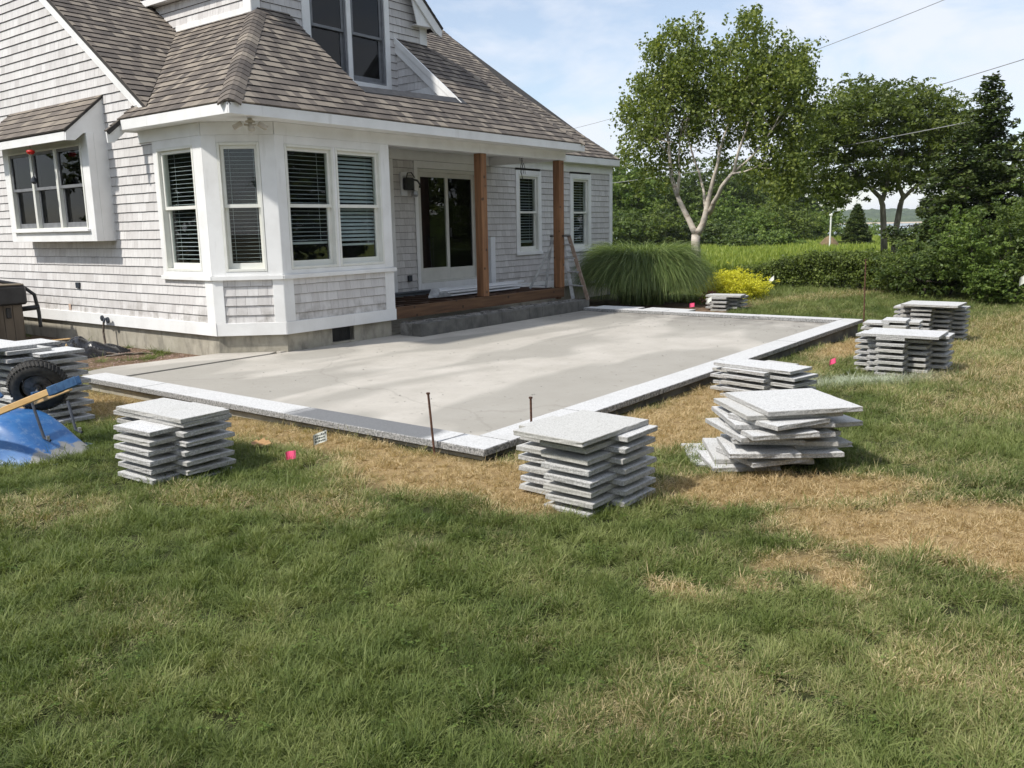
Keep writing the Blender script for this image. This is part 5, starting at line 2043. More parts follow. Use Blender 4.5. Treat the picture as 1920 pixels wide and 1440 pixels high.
mb.tube([(6.0, 14.3, 0.48), (6.22, 14.18, 0.50)], 0.04, 8)
part('cover_lifter', mb, MAT['black'], tub)
mb = MB()
mb.cbox(5.72, 5.79, 14.17, 14.2, 0.36, 0.52, 0.008)
part('latch', mb, MAT['black'], tub)

# ------------------------------------------------------------------ hummingbird feeder under the box eave
fd = thing('hummingbird_feeder', 'red hummingbird feeder hanging under the small box roof', 'bird feeder', (6.05, 13.5, 2.9))
Mf = Matrix.Translation((6.02, 13.42, 2.80))
mb = MB()
mb.lathe([(0.015, 0.06), (0.052, 0.052), (0.06, 0.032), (0.042, 0.0), (0.015, -0.008)], 14, Mf)
part('dish', mb, MAT['red'], fd)
mb = MB()
mb.tube([(6.02, 13.42, 2.88), (6.02, 13.42, 2.96)], 0.004, 6)
mb.tube([(6.02, 13.42, 2.80), (6.02, 13.42, 2.45)], 0.003, 6)
part('wire', mb, MAT['dark_steel'], fd)
mb = MB()
mb.lathe([(0.01, 0.05), (0.035, 0.02), (0.045, -0.03), (0.02, -0.06)], 10, Matrix.Translation((6.02, 13.42, 2.43)))
part('guard', mb, MAT['dark_steel'], fd)

# ------------------------------------------------------------------ upturned wheelbarrow
wb = thing('wheelbarrow', 'blue wheelbarrow lying upside down with its wheel in the air', 'wheelbarrow', (2.9, 6.9, -0.1))
mb = MB()
# tray seen from below: inverted dish. local frame: L along barrow (towards +x' = nose), Wd across
ax = Vector((0.38, -0.92, 0)).normalized()      # barrow length, nose to the right in view
ac = Vector((0.92, 0.38, 0)).normalized()
c0 = Vector((2.72, 7.12, zl(2.8, 7) + 0.0))
n, m = 44, 30
vs, fs, tn = [], [], []
for j in range(m + 1):
    for i in range(n + 1):
        u, v = i / n * 2 - 1, j / m * 2 - 1
        # rounded-rectangle taper towards the nose
        wd = 0.40 * (1 - 0.16 * max(0, u)) * (1 - 0.10 * max(0, -u))
        lx = u * 0.72
        cyy = v * wd
        au = abs(u) if u < 0 else abs(u)
        ru = max(0.0, (abs(u) - 0.30) / 0.70)
        rv = max(0.0, (abs(v) - 0.45) / 0.55)
        if u > 0:
            ru = max(0.0, (u - 0.10) / 0.90)
        else:
            ru = max(0.0, (-u - 0.45) / 0.55)
        rr_ = (ru ** 2.4 + rv ** 2.4) ** (1 / 2.4)
        h = 0.30 * max(0.0, 1 - rr_) ** 0.62 if rr_ < 1 else 0
        h = 0.32 * (1 - smooth(0, 1, rr_ ** 1.35)) if rr_ < 1 else 0
        # square corners pull in
        k = 1.0
        if abs(u) > 0.75 and abs(v) > 0.75:
            k = 1 - 0.55 * ((abs(u) - 0.75) / 0.25) * ((abs(v) - 0.75) / 0.25)
        P = c0 + ax * lx * k + ac * cyy * k
        P.z = zl(2.8, 7) + 0.01 + h
        vs.append(P)
        tn.append(smooth(0.35, 0.98, u) * 0.75 * (0.6 + 0.4 * (1 - h / 0.3)))
for j in range(m):
    for i in range(n):
        k = j * (n + 1) + i
        fs.append((k, k + 1, k + n + 2, k + n + 1))
mb.add(vs, fs, tn)
tray = part('tray', mb, MAT['tray'], wb, smooth=True)
edge = []
for i in range(n + 1):
    edge.append(vs[i])
for j in range(1, m + 1):
    edge.append(vs[j * (n + 1) + n])
for i in range(n - 1, -1, -1):
    edge.append(vs[m * (n + 1) + i])
for j in range(m - 1, -1, -1):
    edge.append(vs[j * (n + 1)])
mb = MB()
mb.tube([p + Vector((0, 0, 0.004)) for p in edge], 0.010, 6)
part('rolled_rim', mb, MAT['tray'], tray)
# wheel
wc = Vector((3.0, 7.02, 0.44))
wax = Vector((-0.50, -0.72, -0.34)).normalized()
Mw = wax.to_track_quat('Z', 'Y').to_matrix().to_4x4()
Mw.translation = wc
prof = []
for k in range(17):
    a = -PI * 0.62 + k * (PI * 1.24) / 16
    prof.append((0.150 + 0.066 * math.cos(a), 0.066 * math.sin(a)))
mb = MB()
seg = 40
vs, fs = [], []
for r_, z_ in prof:
    for k in range(seg):
        a = 2 * PI * k / seg
        vs.append(Mw @ Vector((r_ * math.cos(a), r_ * math.sin(a), z_)))
for i in range(len(prof) - 1):
    for k in range(seg):
        k2 = (k + 1) % seg
        fs.append((i * seg + k, i * seg + k2, (i + 1) * seg + k2, (i + 1) * seg + k))
mb.add(vs, fs)
wheel = part('wheel', mb, MAT['rubber'], wb, smooth=True)
mb = MB()
for k in range(46):
    a = 2 * PI * k / 46
    for s in (-1, 1):
        Mt = Mw @ Matrix.Rotation(a + (0.068 if s > 0 else 0), 4, 'Z') @ Matrix.Translation((0.2115, 0, s * 0.027)) @ Matrix.Rotation(s * 0.35, 4, 'X') @ Matrix.Rotation(-s * 0.42, 4, 'Y')
        mb.cbox(-0.006, 0.006, -0.008, 0.008, -0.027, 0.027, 0.002, Mt)
part('tread', mb, MAT['rubber'], wheel, kind='stuff')
mb = MB()
mb.lathe([(0.115, 0.034), (0.108, 0.042), (0.10, 0.036), (0.09, 0.012), (0.045, 0.006), (0.035, 0.03), (0.03, 0.05), (0.012, 0.052)], 24, Mw)
mb.lathe([(0.012, -0.052), (0.03, -0.05), (0.035, -0.03), (0.045, -0.006), (0.09, -0.012), (0.10, -0.036), (0.115, -0.034)], 24, Mw)
part('rim', mb, MAT['rim'], wheel)
mb = MB()
mb.tube([wc - wax * 0.16, wc + wax * 0.16], 0.009, 8)
part('axle', mb, MAT['zinc'], wheel)
# handles: near one in front of the wheel, far one behind
near0, near1 = Vector((2.36, 7.62, 0.10)), Vector((2.72, 6.56, 0.46))


def lumber(a, b, w, d, mat, nm, up=Vector((0, 0, 1))):
    mb = MB()
    dv = (b - a)
    M = dv.to_track_quat('X', 'Z').to_matrix().to_4x4()
    M.translation = a
    mb.cbox(0, dv.length, -w / 2, w / 2, -d / 2, d / 2, 0.004, M)
    return part(nm, mb, mat, wb)


P1 = cam.matrix_world.translation
hn0, hn1 = Vector((2.50, 6.51, 0.376)), Vector((2.72, 5.75, 0.645))
lumber(hn0 + (hn0 - hn1) * 0.9, hn0 + (hn1 - hn0) * 0.70, 0.038, 0.045, MAT['handle_wood'], 'handle')
mb = MB()
dv = (hn1 - hn0).normalized()
M = dv.to_track_quat('X', 'Z').to_matrix().to_4x4()
M.translation = hn0 + (hn1 - hn0) * 0.65
mb.cbox(0.0, 0.10, -0.027, 0.027, -0.032, 0.032, 0.004, M)
mb.cbox(0.101, 0.29, -0.026, -0.020, -0.030, 0.030, 0.002, M)
mb.cbox(0.101, 0.29, 0.010, 0.016, -0.030, 0.030, 0.002, M)
mb.cbox(0.101, 0.29, -0.0195, 0.0095, -0.032, -0.026, 0.002, M)
mb.lathe([(0.008, -0.036), (0.008, -0.028)], 8, M @ Matrix.Translation((0.05, 0, 0)) @ Matrix.Rotation(PI / 2, 4, 'X'))
part('bracket', mb, MAT['blue_steel'], wb)
hf0 = hn0 + Vector((0.50, 0.42, -0.03))
lumber(hf0 + (hn0 - hn1) * 0.9, hf0 + (hn1 - hn0) * 0.35, 0.038, 0.045, MAT['handle_wood'], 'handle')
# wheel struts down to the tray
for a, b in (((2.86, 6.86, 0.38), (2.84, 6.66, 0.09)), ((3.00, 6.56, 0.36), (2.97, 6.42, 0.16))):
    mb = MB()
    a, b = Vector(a), Vector(b)
    mb.tube([a, b, b + (b - a).normalized() * 0.02 + ax * 0.05], 0.011, 8)
    part('strut', mb, MAT['dark_steel'], wb)
    mb = MB()
    mb.tube([b + ax * 0.035 + Vector((0, 0, -0.012)), b + ax * 0.035 + Vector((0, 0, 0.018))], 0.014, 8)
    part('bolt', mb, MAT['zinc'], wb)
mb = MB()
mb.cbox(-0.03, 0.03, -0.02, 0.02, -0.02, 0.02, 0.003, Matrix.Translation(wc - wax * -0.14))
mb.tube([wc + Vector((-0.16, 0.30, -0.10)), wc + Vector((-0.28, 0.62, 0.22))], 0.018, 6)
part('frame_brace', mb, MAT['blue_steel'], wb)

# ------------------------------------------------------------------ vegetation
def leaf_mesh(name, centers, normals, sizes, tones, mat, aspect=0.6, fold=0.25, extra=None):
    """numpy diamond leaves: centers (n,3), normals (n,3), sizes (n,)"""
    n = len(centers)
    d = RNG.normal(size=(n, 3))
    nn = normals / (np.linalg.norm(normals, axis=1, keepdims=True) + 1e-9)
    t = np.cross(nn, d)
    t /= (np.linalg.norm(t, axis=1, keepdims=True) + 1e-9)
    b = np.cross(nn, t)
    s = sizes[:, None]
    P = np.empty((n, 4, 3))
    P[:, 0] = centers - t * s * 0.5
    P[:, 1] = centers + b * s * 0.5 * aspect - nn * s * fold * 0.3
    P[:, 2] = centers + t * s * 0.5
    P[:, 3] = centers - b * s * 0.5 * aspect - nn * s * fold * 0.3
    V = P.reshape(-1, 3)
    tn = np.repeat(tones, 4)
    F = np.arange(n * 4, dtype=np.int32)
    bv, bt, bf, mats, mi = None, None, None, [mat], None
    me = bpy.data.meshes.new(name)
    if extra is not None and len(extra.v):
        bv = np.array([tuple(p) for p in extra.v])
    nv = n * 4
    me.vertices.add(nv)
    me.vertices.foreach_set('co', V.ravel())
    me.loops.add(nv)
    me.loops.foreach_set('vertex_index', F)
    me.polygons.add(n)
    me.polygons.foreach_set('loop_start', np.arange(n, dtype=np.int32) * 4)
    me.polygons.foreach_set('loop_total', np.full(n, 4, dtype=np.int32))
    me.materials.append(mat)
    at = me.attributes.new('tone', 'FLOAT', 'POINT')
    at.data.foreach_set('value', tn.astype(np.float32))
    me.update(calc_edges=True)
    me.validate()
    return me


def cloud(n_per, centers, radii, size, up=0.5, flat=1.0, tone_c=None, spread=0.16):
    """leaf positions in soft clusters"""
    C, NN, SZ, T = [], [], [], []
    for (c, r) in zip(centers, radii):
        k = int(n_per * (r[0] * r[1]) / (np.mean([q[0] * q[1] for q in radii]) + 1e-9)) if not np.isscalar(r) else n_per
        k = max(8, k)
        d = RNG.normal(size=(k, 3))
        d /= np.linalg.norm(d, axis=1, keepdims=True)
        rad = RNG.random(k) ** 0.45
        p = np.array(c) + d * rad[:, None] * np.array(r)
        nrm = d * 0.7 + RNG.normal(size=(k, 3)) * 0.6
        nrm[:, 2] += up
        C.append(p)
        NN.append(nrm)
        SZ.append(size * (0.6 + 0.8 * RNG.random(k)))
        tb = 0.5 + RNG.normal() * spread
        T.append(np.clip(tb + RNG.normal(size=k) * 0.22, 0, 1))
    return np.concatenate(C), np.concatenate(NN), np.concatenate(SZ), np.concatenate(T)


def limb_tree(mb, base, limbs, r0):
    """limbs: list of (list of points, start radius, end radius)"""
    for pts, a, b in limbs:
        n = len(pts)
        mb.tube(pts, [a + (b - a) * i / (n - 1) for i in range(n)], 8)


def wiggle(a, b, n, amp, r):
    a, b = Vector(a), Vector(b)
    out = []
    for i in range(n):
        t = i / (n - 1)
        p = a.lerp(b, t)
        k = amp * math.sin(t * PI)
        out.append(p + Vector((r.uniform(-k, k), r.uniform(-k, k), r.uniform(-k, k) * 0.5)))
    return out


def spray(cen, rad, n_leaf, size, flat, up, spread):
    """split every clump into small twig sprays of leaves"""
    n_clu = len(cen)
    sub = max(4, int(n_leaf / n_clu / 12))
    C2, R2 = [], []
    cen = np.array(cen)
    rad = np.array(rad)
    for c, r_ in zip(cen, rad):
        p = c + RNG.normal(size=(sub, 3)) * r_ * 0.62
        s = r_[0] * (0.16 + 0.22 * RNG.random(sub))
        C2.extend(p.tolist())
        R2.extend([(q, q, q * flat) for q in s])
    return cloud(12, C2, R2, size, up=up, spread=spread)


def broad_tree(name, label, cat, base, height, width, depth, crown_lo, nclu, nleaf, lsize, leafmat, bark, tr, seed, group=None, clu=0.16, trunk_h=None, multi=1, top_bias=0.0, flatc=0.75, gaps=0.0, spread=0.16):
    r = random.Random(seed)
    base = Vector(base)
    t = thing(name, label, cat, base, 0, group)
    crown_c = base + Vector((0, 0, (crown_lo + height) / 2))
    cen, rad = [], []
    hh = (height - crown_lo) / 2
    tries = 0
    while len(cen) < nclu and tries < nclu * 40:
        tries += 1
        u = Vector((r.gauss(0, 1), r.gauss(0, 1), r.gauss(0, 1))).normalized()
        q = r.random() ** 0.40
        p = Vector((u.x * width / 2 * q, u.y * depth / 2 * q, u.z * hh * q))
        sh = 1 + 0.22 * noise.noise((u.x * 2.1 + seed, u.y * 2.1, u.z * 2.1))
        p *= sh
        if noise.noise((p.x * 0.9 + seed, p.y * 0.9, p.z * 0.9)) < gaps - 0.6:
            continue
        c = crown_c + p
        s = clu * width * r.uniform(0.65, 1.25)
        cen.append(tuple(c))
        rad.append((s, s, s * flatc))
    C, NN, SZ, T = spray(cen, rad, nleaf, lsize, flatc * 0.7, 0.8, spread)
    me = leaf_mesh('crown', C, NN, SZ, T, leafmat)
    me.transform(WORLD[t.name].inverted())
    link('crown', me, t, WORLD[t.name])
    mb = MB()
    fork = base + Vector((0, 0, trunk_h or crown_lo))
    for m_ in range(multi):
        off = Vector((r.uniform(-0.2, 0.2), r.uniform(-0.2, 0.2), 0)) * (multi - 1)
        mb.tube(wiggle(base + off - Vector((0, 0, 0.2)), fork + off, 5, 0.08, r), [tr * 1.15, tr, tr * 0.92, tr * 0.88, tr * 0.8], 9)
        for c in r.sample(cen, min(len(cen), 14)):
            mid = fork.lerp(Vector(c), 0.5) + Vector((0, 0, 0.08 * height * r.uniform(-0.3, 1)))
            pts = [fork + off, fork.lerp(mid, 0.5) + Vector((r.uniform(-.1, .1), r.uniform(-.1, .1), 0.05)), mid, mid.lerp(Vector(c), 0.6), Vector(c)]
            mb.tube(pts, [tr * 0.5, tr * 0.38, tr * 0.26, tr * 0.16, tr * 0.06], 6)
    part('trunk', mb, bark, t)
    return t


D2 = lambda az, d: (d * math.cos(math.radians(az)), d * math.sin(math.radians(az)))


def sight(px, py, D):
    """point seen at photo position (px, py), D metres ahead of the camera"""
    d = cam.matrix_world.to_3x3() @ Vector((px - 960.0, -(py - 720.0), -1590.0))
    k = D / (d.x * 0.7953 + d.y * 0.6062)
    return Vector((0, 0, 1.6)) + d * k


# --- birch: stems traced in depth, crown clusters round the twig ends
def build_birch():
    r = random.Random(77)
    bx_, by_ = 22.9, 10.85
    gz = zl(bx_, by_)
    t = thing('birch_tree', 'multi-stemmed pale-barked birch tree standing behind the ornamental grass', 'tree', (bx_, by_, gz))
    D0 = bx_ * 0.7953 + by_ * 0.6062

    def pt(px, py, dep=0.0):
        return sight(px + 8, py, D0 + dep)
    stems = [
        ([(1297, 545, 0), (1297, 470, 0), (1297, 440, 0)], 0.135, 0.125),
        ([(1297, 440, 0), (1285, 415, 0.1), (1265, 375, 0.3), (1252, 335, 0.5), (1247, 280, 0.6), (1243, 225, 0.8), (1235, 150, 1.0), (1228, 100, 1.0)], 0.10, 0.02),
        ([(1262, 368, 0.3), (1266, 330, 0.4), (1265, 290, 0.5), (1272, 230, 0.7), (1290, 120, 0.9)], 0.06, 0.012),
        ([(1298, 440, 0), (1310, 420, -0.1), (1318, 385, -0.1), (1325, 355, -0.2), (1337, 310, -0.4), (1350, 255, -0.4), (1372, 190, -0.5), (1395, 90, -0.5)], 0.115, 0.018),
        ([(1315, 392, -0.1), (1312, 360, 0.1), (1302, 320, 0.4), (1288, 280, 0.5), (1275, 245, 0.6), (1300, 150, 0.5)], 0.05, 0.01),
        ([(1322, 400, -0.1), (1330, 380, -0.4), (1345, 350, -0.8), (1368, 322, -1.0), (1378, 280, -1.2), (1394, 232, -1.3), (1405, 215, -1.3), (1440, 110, -1.2)], 0.085, 0.015),
        ([(1370, 320, -1.0), (1395, 300, -1.1), (1412, 280, -1.3), (1440, 243, -1.5), (1465, 200, -1.5)], 0.045, 0.010),
        ([(1366, 326, -1.0), (1388, 322, -1.3), (1408, 314, -1.6), (1440, 300, -1.8)], 0.035, 0.008),
        ([(1340, 300, -0.4), (1336, 260, 0.2), (1334, 220, 0.4), (1350, 100, 0.6)], 0.04, 0.01),
        ([(1247, 290, 0.6), (1222, 262, 0.6), (1195, 230, 0.8)], 0.03, 0.008),
    ]
    mb = MB()
    for pts, a, b in stems:
        P = [pt(*q) for q in pts if q[1] > 135]
        Q = []
        for i in range(len(P) - 1):
            Q.append(P[i])
            Q.append(P[i].lerp(P[i + 1], 0.5) + Vector((r.uniform(-0.02, 0.02), r.uniform(-0.02, 0.02), 0)))
        Q.append(P[-1])
        n = len(Q)
        mb.tube(Q, [a + (b - a) * (i / (n - 1)) ** 0.8 for i in range(n)], 10)
    blobs = [  # px, py, depth, r px
        (1225, 90, 0.9, 30), (1262, 70, 0.8, 38), (1300, 55, 0.6, 18), (1240, 120, 1.0, 44), (1290, 115, 0.6, 48), (1330, 120, 0.4, 40), (1345, 95, 0.2, 22), (1395, 45, -0.2, 30), (1420, 55, -0.2, 24),
        (1385, 90, -0.3, 38), (1410, 110, -0.4, 44), (1370, 130, -0.3, 46), (1455, 110, -0.6, 40), (1490, 120, -0.8, 36), (1505, 150, -0.8, 28), (1440, 150, -0.8, 52), (1480, 175, -0.9, 44),
        (1190, 160, 1.0, 26), (1210, 180, 1.2, 42), (1250, 175, 1.0, 50), (1300, 180, 0.6, 54), (1350, 185, 0.2, 54), (1400, 190, -0.4, 54), (1450, 210, -0.9, 46), (1505, 205, -1.0, 28), (1525, 190, -1.0, 16),
        (1180, 205, 1.0, 24), (1172, 235, 1.0, 22), (1200, 230, 1.2, 38), (1240, 235, 1.4, 44), (1290, 245, 1.2, 38), (1185, 285, 1.2, 32), (1220, 285, 1.3, 36), (1260, 300, 1.3, 28), (1215, 320, 1.3, 26),
        (1345, 245, 0.8, 34), (1390, 250, 0.7, 42), (1440, 250, -0.6, 42), (1480, 255, -0.9, 36), (1505, 232, -1.0, 20), (1460, 290, -1.3, 40), (1420, 290, -0.7, 34), (1485, 305, -1.5, 30), (1440, 330, -1.6, 36), (1475, 340, -1.6, 22),
        (1400, 330, 0.7, 26), (1455, 365, -1.7, 24), (1345, 300, 1.3, 20), (1240, 345, 1.2, 16), (1160, 215, 1.0, 12), (1530, 205, -1.0, 9), (1515, 262, -1.0, 12), (1405, 25, -0.3, 12), (1300, 35, 0.5, 9), (1498, 92, -0.8, 12), (1170, 195, 1.0, 14),
        (1195, 345, 1.3, 18), (1200, 255, 0.2, 34), (1240, 200, 0.0, 40), (1300, 210, -0.4, 40), (1420, 220, -1.6, 44), (1370, 160, -1.2, 44), (1270, 130, -0.2, 40), (1470, 140, -1.6, 34)]
    cen, rad = [], []
    for (px, py, dp, rp) in blobs:
        for k in range(max(6, int(rp * rp / 16))):
            c = pt(px + r.gauss(0, 0.46) * rp, py + r.gauss(0, 0.44) * rp, dp + r.gauss(0, 0.75))
            if noise.noise((c.x * 1.3, c.y * 1.3, c.z * 1.3)) < -0.16 - 0.10 * (c.z > 5):
                continue
            s = r.uniform(0.10, 0.26)
            cen.append(tuple(c))
            rad.append((s, s, s * 1.2))
    C, NN, SZ, T = cloud(13, cen, rad, 0.088, up=0.35, spread=0.20)
    # a few hanging twigs of leaves beyond the outline
    me = leaf_mesh('crown', C, NN, SZ, T, MAT['birch_leaf'], aspect=0.78)
    me.transform(WORLD[t.name].inverted())
    link('crown', me, t, WORLD[t.name])
    for i, c in enumerate(cen):
        if i % 40 == 0:
            st = Vector(c)
            P, a, b = stems[r.randrange(1, len(stems))]
            q = pt(*P[-2])
            if (q - st).length < 2.2:
                mb.tube([q, q.lerp(st, 0.5) + Vector((0, 0, 0.1)), st], [0.014, 0.009, 0.004], 5)
    part('trunk', mb, MAT['birch_bark'], t, smooth=True)


build_birch()


# --- two-stemmed oak
def build_oak():
    r = random.Random(5)
    ox, oy = 38.9, 9.3
    gz = zl(ox, oy)
    t = thing('oak_tree', 'wide spreading oak with two grey trunks behind the hedge', 'tree', (ox, oy, gz))
    D0 = ox * 0.7953 + oy * 0.6062

    def pt(px, py, dep=0.0):
        return sight(1667 + (px - 1667) * (1.14 if py < 370 else 1.0), py, D0 + dep)
    mb = MB()
    for pts, a, b in [
            ([(1658, 480, 0), (1657, 430, 0), (1655, 385, 0), (1650, 370, 0), (1630, 345, 0.4), (1600, 310, 0.8), (1570, 290, 1.0)], 0.15, 0.04),
            ([(1655, 375, 0), (1665, 340, 0.3), (1660, 300, 0.5), (1640, 240, 0.5), (1650, 190, 0.4)], 0.10, 0.03),
            ([(1676, 480, 0.3), (1680, 430, 0.3), (1688, 385, 0.3), (1690, 368, 0.3), (1680, 340, 0), (1685, 300, 0), (1700, 240, 0)], 0.15, 0.04),
            ([(1688, 378, 0.3), (1705, 355, 0.2), (1725, 340, 0), (1745, 310, -0.3), (1770, 270, -0.4)], 0.09, 0.03),
            ([(1725, 340, 0), (1735, 280, -0.4), (1720, 240, -0.4)], 0.05, 0.02), ([(1600, 310, 0.8), (1560, 330, 0.8), (1530, 335, 0.8)], 0.05, 0.02),
            ([(1630, 345, 0.4), (1610, 355, 0.2), (1585, 372, 0.1)], 0.04, 0.015)]:
        P = [pt(*q) for q in pts]
        n = len(P)
        mb.tube(P, [a + (b - a) * i / (n - 1) for i in range(n)], 10)
    blobs = [(1585, 205, 0, 40), (1620, 190, 0, 46), (1660, 185, 0, 46), (1700, 195, 0, 44), (1740, 205, 0, 40), (1765, 200, 0, 32), (1560, 225, 0, 34), (1600, 235, 0.6, 48), (1650, 235, 0.5, 50), (1700, 240, 0.4, 48), (1750, 240, 0, 44), (1790, 235, -0.5, 36), (1815, 245, -0.6, 26),
             (1545, 265, 0, 36), (1530, 300, 0.2, 34), (1580, 275, 0.5, 44), (1630, 280, 0.8, 44), (1690, 285, 0.8, 44), (1740, 285, 0.4, 40), (1520, 335, 0.2, 28), (1560, 320, 0.2, 36), (1600, 325, 0.5, 36), (1645, 325, 1.0, 34), (1700, 325, 1.0, 36), (1745, 325, 0.2, 30), (1510, 300, 0.4, 22),
             (1585, 355, 0.1, 26), (1560, 365, 0.1, 22), (1605, 345, 0.2, 22), (1570, 380, 0.1, 14), (1665, 350, 0.6, 20), (1720, 345, 0.6, 22), (1525, 360, 0.4, 18), (1620, 372, 0.2, 8)]
    cen, rad = [], []
    for (px, py, dp, rp) in blobs:
        for k in range(max(6, int(rp * rp / 9))):
            c = pt(px + r.gauss(0, 0.48) * rp, py + r.gauss(0, 0.42) * rp, dp + r.gauss(0, 1.5))
            if noise.noise((c.x * 0.8, c.y * 0.8, c.z * 2.2)) < -0.12:
                continue
            s = r.uniform(0.20, 0.42)
            cen.append(tuple(c))
            rad.append((s, s, s * 0.42))
    C, NN, SZ, T = cloud(15, cen, rad, 0.17, up=0.9, spread=0.17)
    me = leaf_mesh('crown', C, NN, SZ, T, MAT['oak_leaf'], aspect=0.5)
    me.transform(WORLD[t.name].inverted())
    link('crown', me, t, WORLD[t.name])
    part('trunk', mb, MAT['bark'], t, smooth=True)


build_oak()


# --- spruce with layered drooping branches
def build_spruce(name, label, base, height, width, nbr, seed, mat, lean=(0, 0), top_dense=True, size=0.13, group=None, first=0.12, cat='tree', irregular=0.35):
    r = random.Random(seed)
    base = Vector(base)
    t = thing(name, label, cat, base, 0, group)
    mb = MB()
    topp = base + Vector((lean[0], lean[1], height))
    mb.tube([base - Vector((0, 0, 0.2)), base.lerp(topp, 0.5), topp], [0.035 * height * 0.6, 0.02 * height * 0.6, 0.004], 8)
    C, NN, SZ, T = [], [], [], []
    for i in range(nbr):
        f = first + (1 - first) * (i / nbr)
        z = f * height
        L = width / 2 * (1 - f) ** 0.95 * r.uniform(1 - irregular, 1.15) + 0.12 * (1 + 0.5 * r.random())
        a = i * 2.399 + r.uniform(-0.4, 0.4)
        d = Vector((math.cos(a), math.sin(a), 0))
        s = base.lerp(topp, f)
        e_ = s + d * L + Vector((0, 0, -L * r.uniform(0.02, 0.22) + 0.12 * L * (1 if f > 0.7 else 0)))
        mid = s.lerp(e_, 0.5) + Vector((0, 0, -0.05 * L))
        mb.tube([s, mid, e_], [0.02 + 0.006 * L, 0.014, 0.004], 5)
        k = int(75 * L * L + 120 * L)
        side = d.cross(Vector((0, 0, 1)))
        u = RNG.random(k) ** 0.75
        wv = (RNG.random(k) - 0.5) * 2 * (0.34 * L * np.sin(np.clip(u, 0, 1) * PI * 0.85 + 0.35) + 0.05)
        pts = np.array(s)[None] + (np.array(e_ - s))[None] * u[:, None] + np.array(side)[None] * wv[:, None]
        pts[:, 2] += -0.10 * L * np.sin(u * PI) - np.abs(wv) * 0.22 + RNG.normal(size=k) * 0.05
        nr = RNG.normal(size=(k, 3)) * 0.45
        nr[:, 2] += 1.0
        C.append(pts)
        NN.append(nr)
        SZ.append(size * (0.6 + 0.8 * RNG.random(k)))
        tb = 0.45 + r.uniform(-0.18, 0.18)
        T.append(np.clip(tb + 0.35 * (u - 0.5) + RNG.normal(size=k) * 0.12, 0, 1))
    me = leaf_mesh('crown', np.concatenate(C), np.concatenate(NN), np.concatenate(SZ), np.concatenate(T), mat, aspect=0.42)
    me.transform(WORLD[t.name].inverted())
    link('crown', me, t, WORLD[t.name])
    part('trunk', mb, MAT['dark_bark'], t)
    return t


x, y = D2(8.4, 25.5)
build_spruce('spruce_tree', 'tall ragged spruce with a leafy narrow top at the right', (x, y, zl(x, y)), 5.35, 5.2, 105, 3, MAT['spruce_needle'], (-0.05, 0.1), size=0.145, irregular=0.5)
x, y = D2(10.7, 24.0)
build_spruce('spruce_tree', 'lower wide spruce in front of the oak trunks, left of the tall spruce', (x, y, zl(x, y)), 4.0, 4.0, 92, 4, MAT['spruce_needle'], (0.1, -0.3), size=0.13, irregular=0.6)
x, y = D2(5.6, 27.0)
broad_tree('oak_tree', 'dark leafy tree cut off by the right edge of the photo', 'tree', (x, y, zl(x, y)), 4.8, 2.6, 2.6, 0.6, 34, 9000, 0.13, MAT['oak_leaf'], MAT['bark'], 0.10, 9, gaps=0.1)

# bushes at the right
for i, (az, d, h, w, mat, lab) in enumerate((
        (8.6, 20.6, 2.0, 2.0, 'bright_leaf', 'bright green rounded bush below the tall spruce'),
        (6.6, 20.8, 2.3, 2.0, 'pine_leaf', 'dark green bush at the right edge of the photo'),
        (7.4, 19.8, 0.85, 1.0, 'bright_leaf', 'small light green shrub at the foot of the right bushes'),
        (11.3, 21.2, 1.25, 2.2, 'pine_leaf', 'low dark shrub between the hedge and the bright bush'),
        (9.9, 21.6, 1.5, 1.6, 'spruce_needle', 'dense dark shrub left of the bright green bush'),
        (5.2, 22.5, 2.9, 2.0, 'bright_leaf', 'tall leafy shrub half out of frame on the right'))):
    x, y = D2(az, d)
    broad_tree('bush', lab, 'bush', (x, y, zl(x, y)), h, w, w * 0.8, 0.05, 30, 8000, 0.065 if mat != 'spruce_needle' else 0.08, MAT[mat], MAT['dark_bark'], 0.03, 40 + i, trunk_h=0.3, clu=0.17)


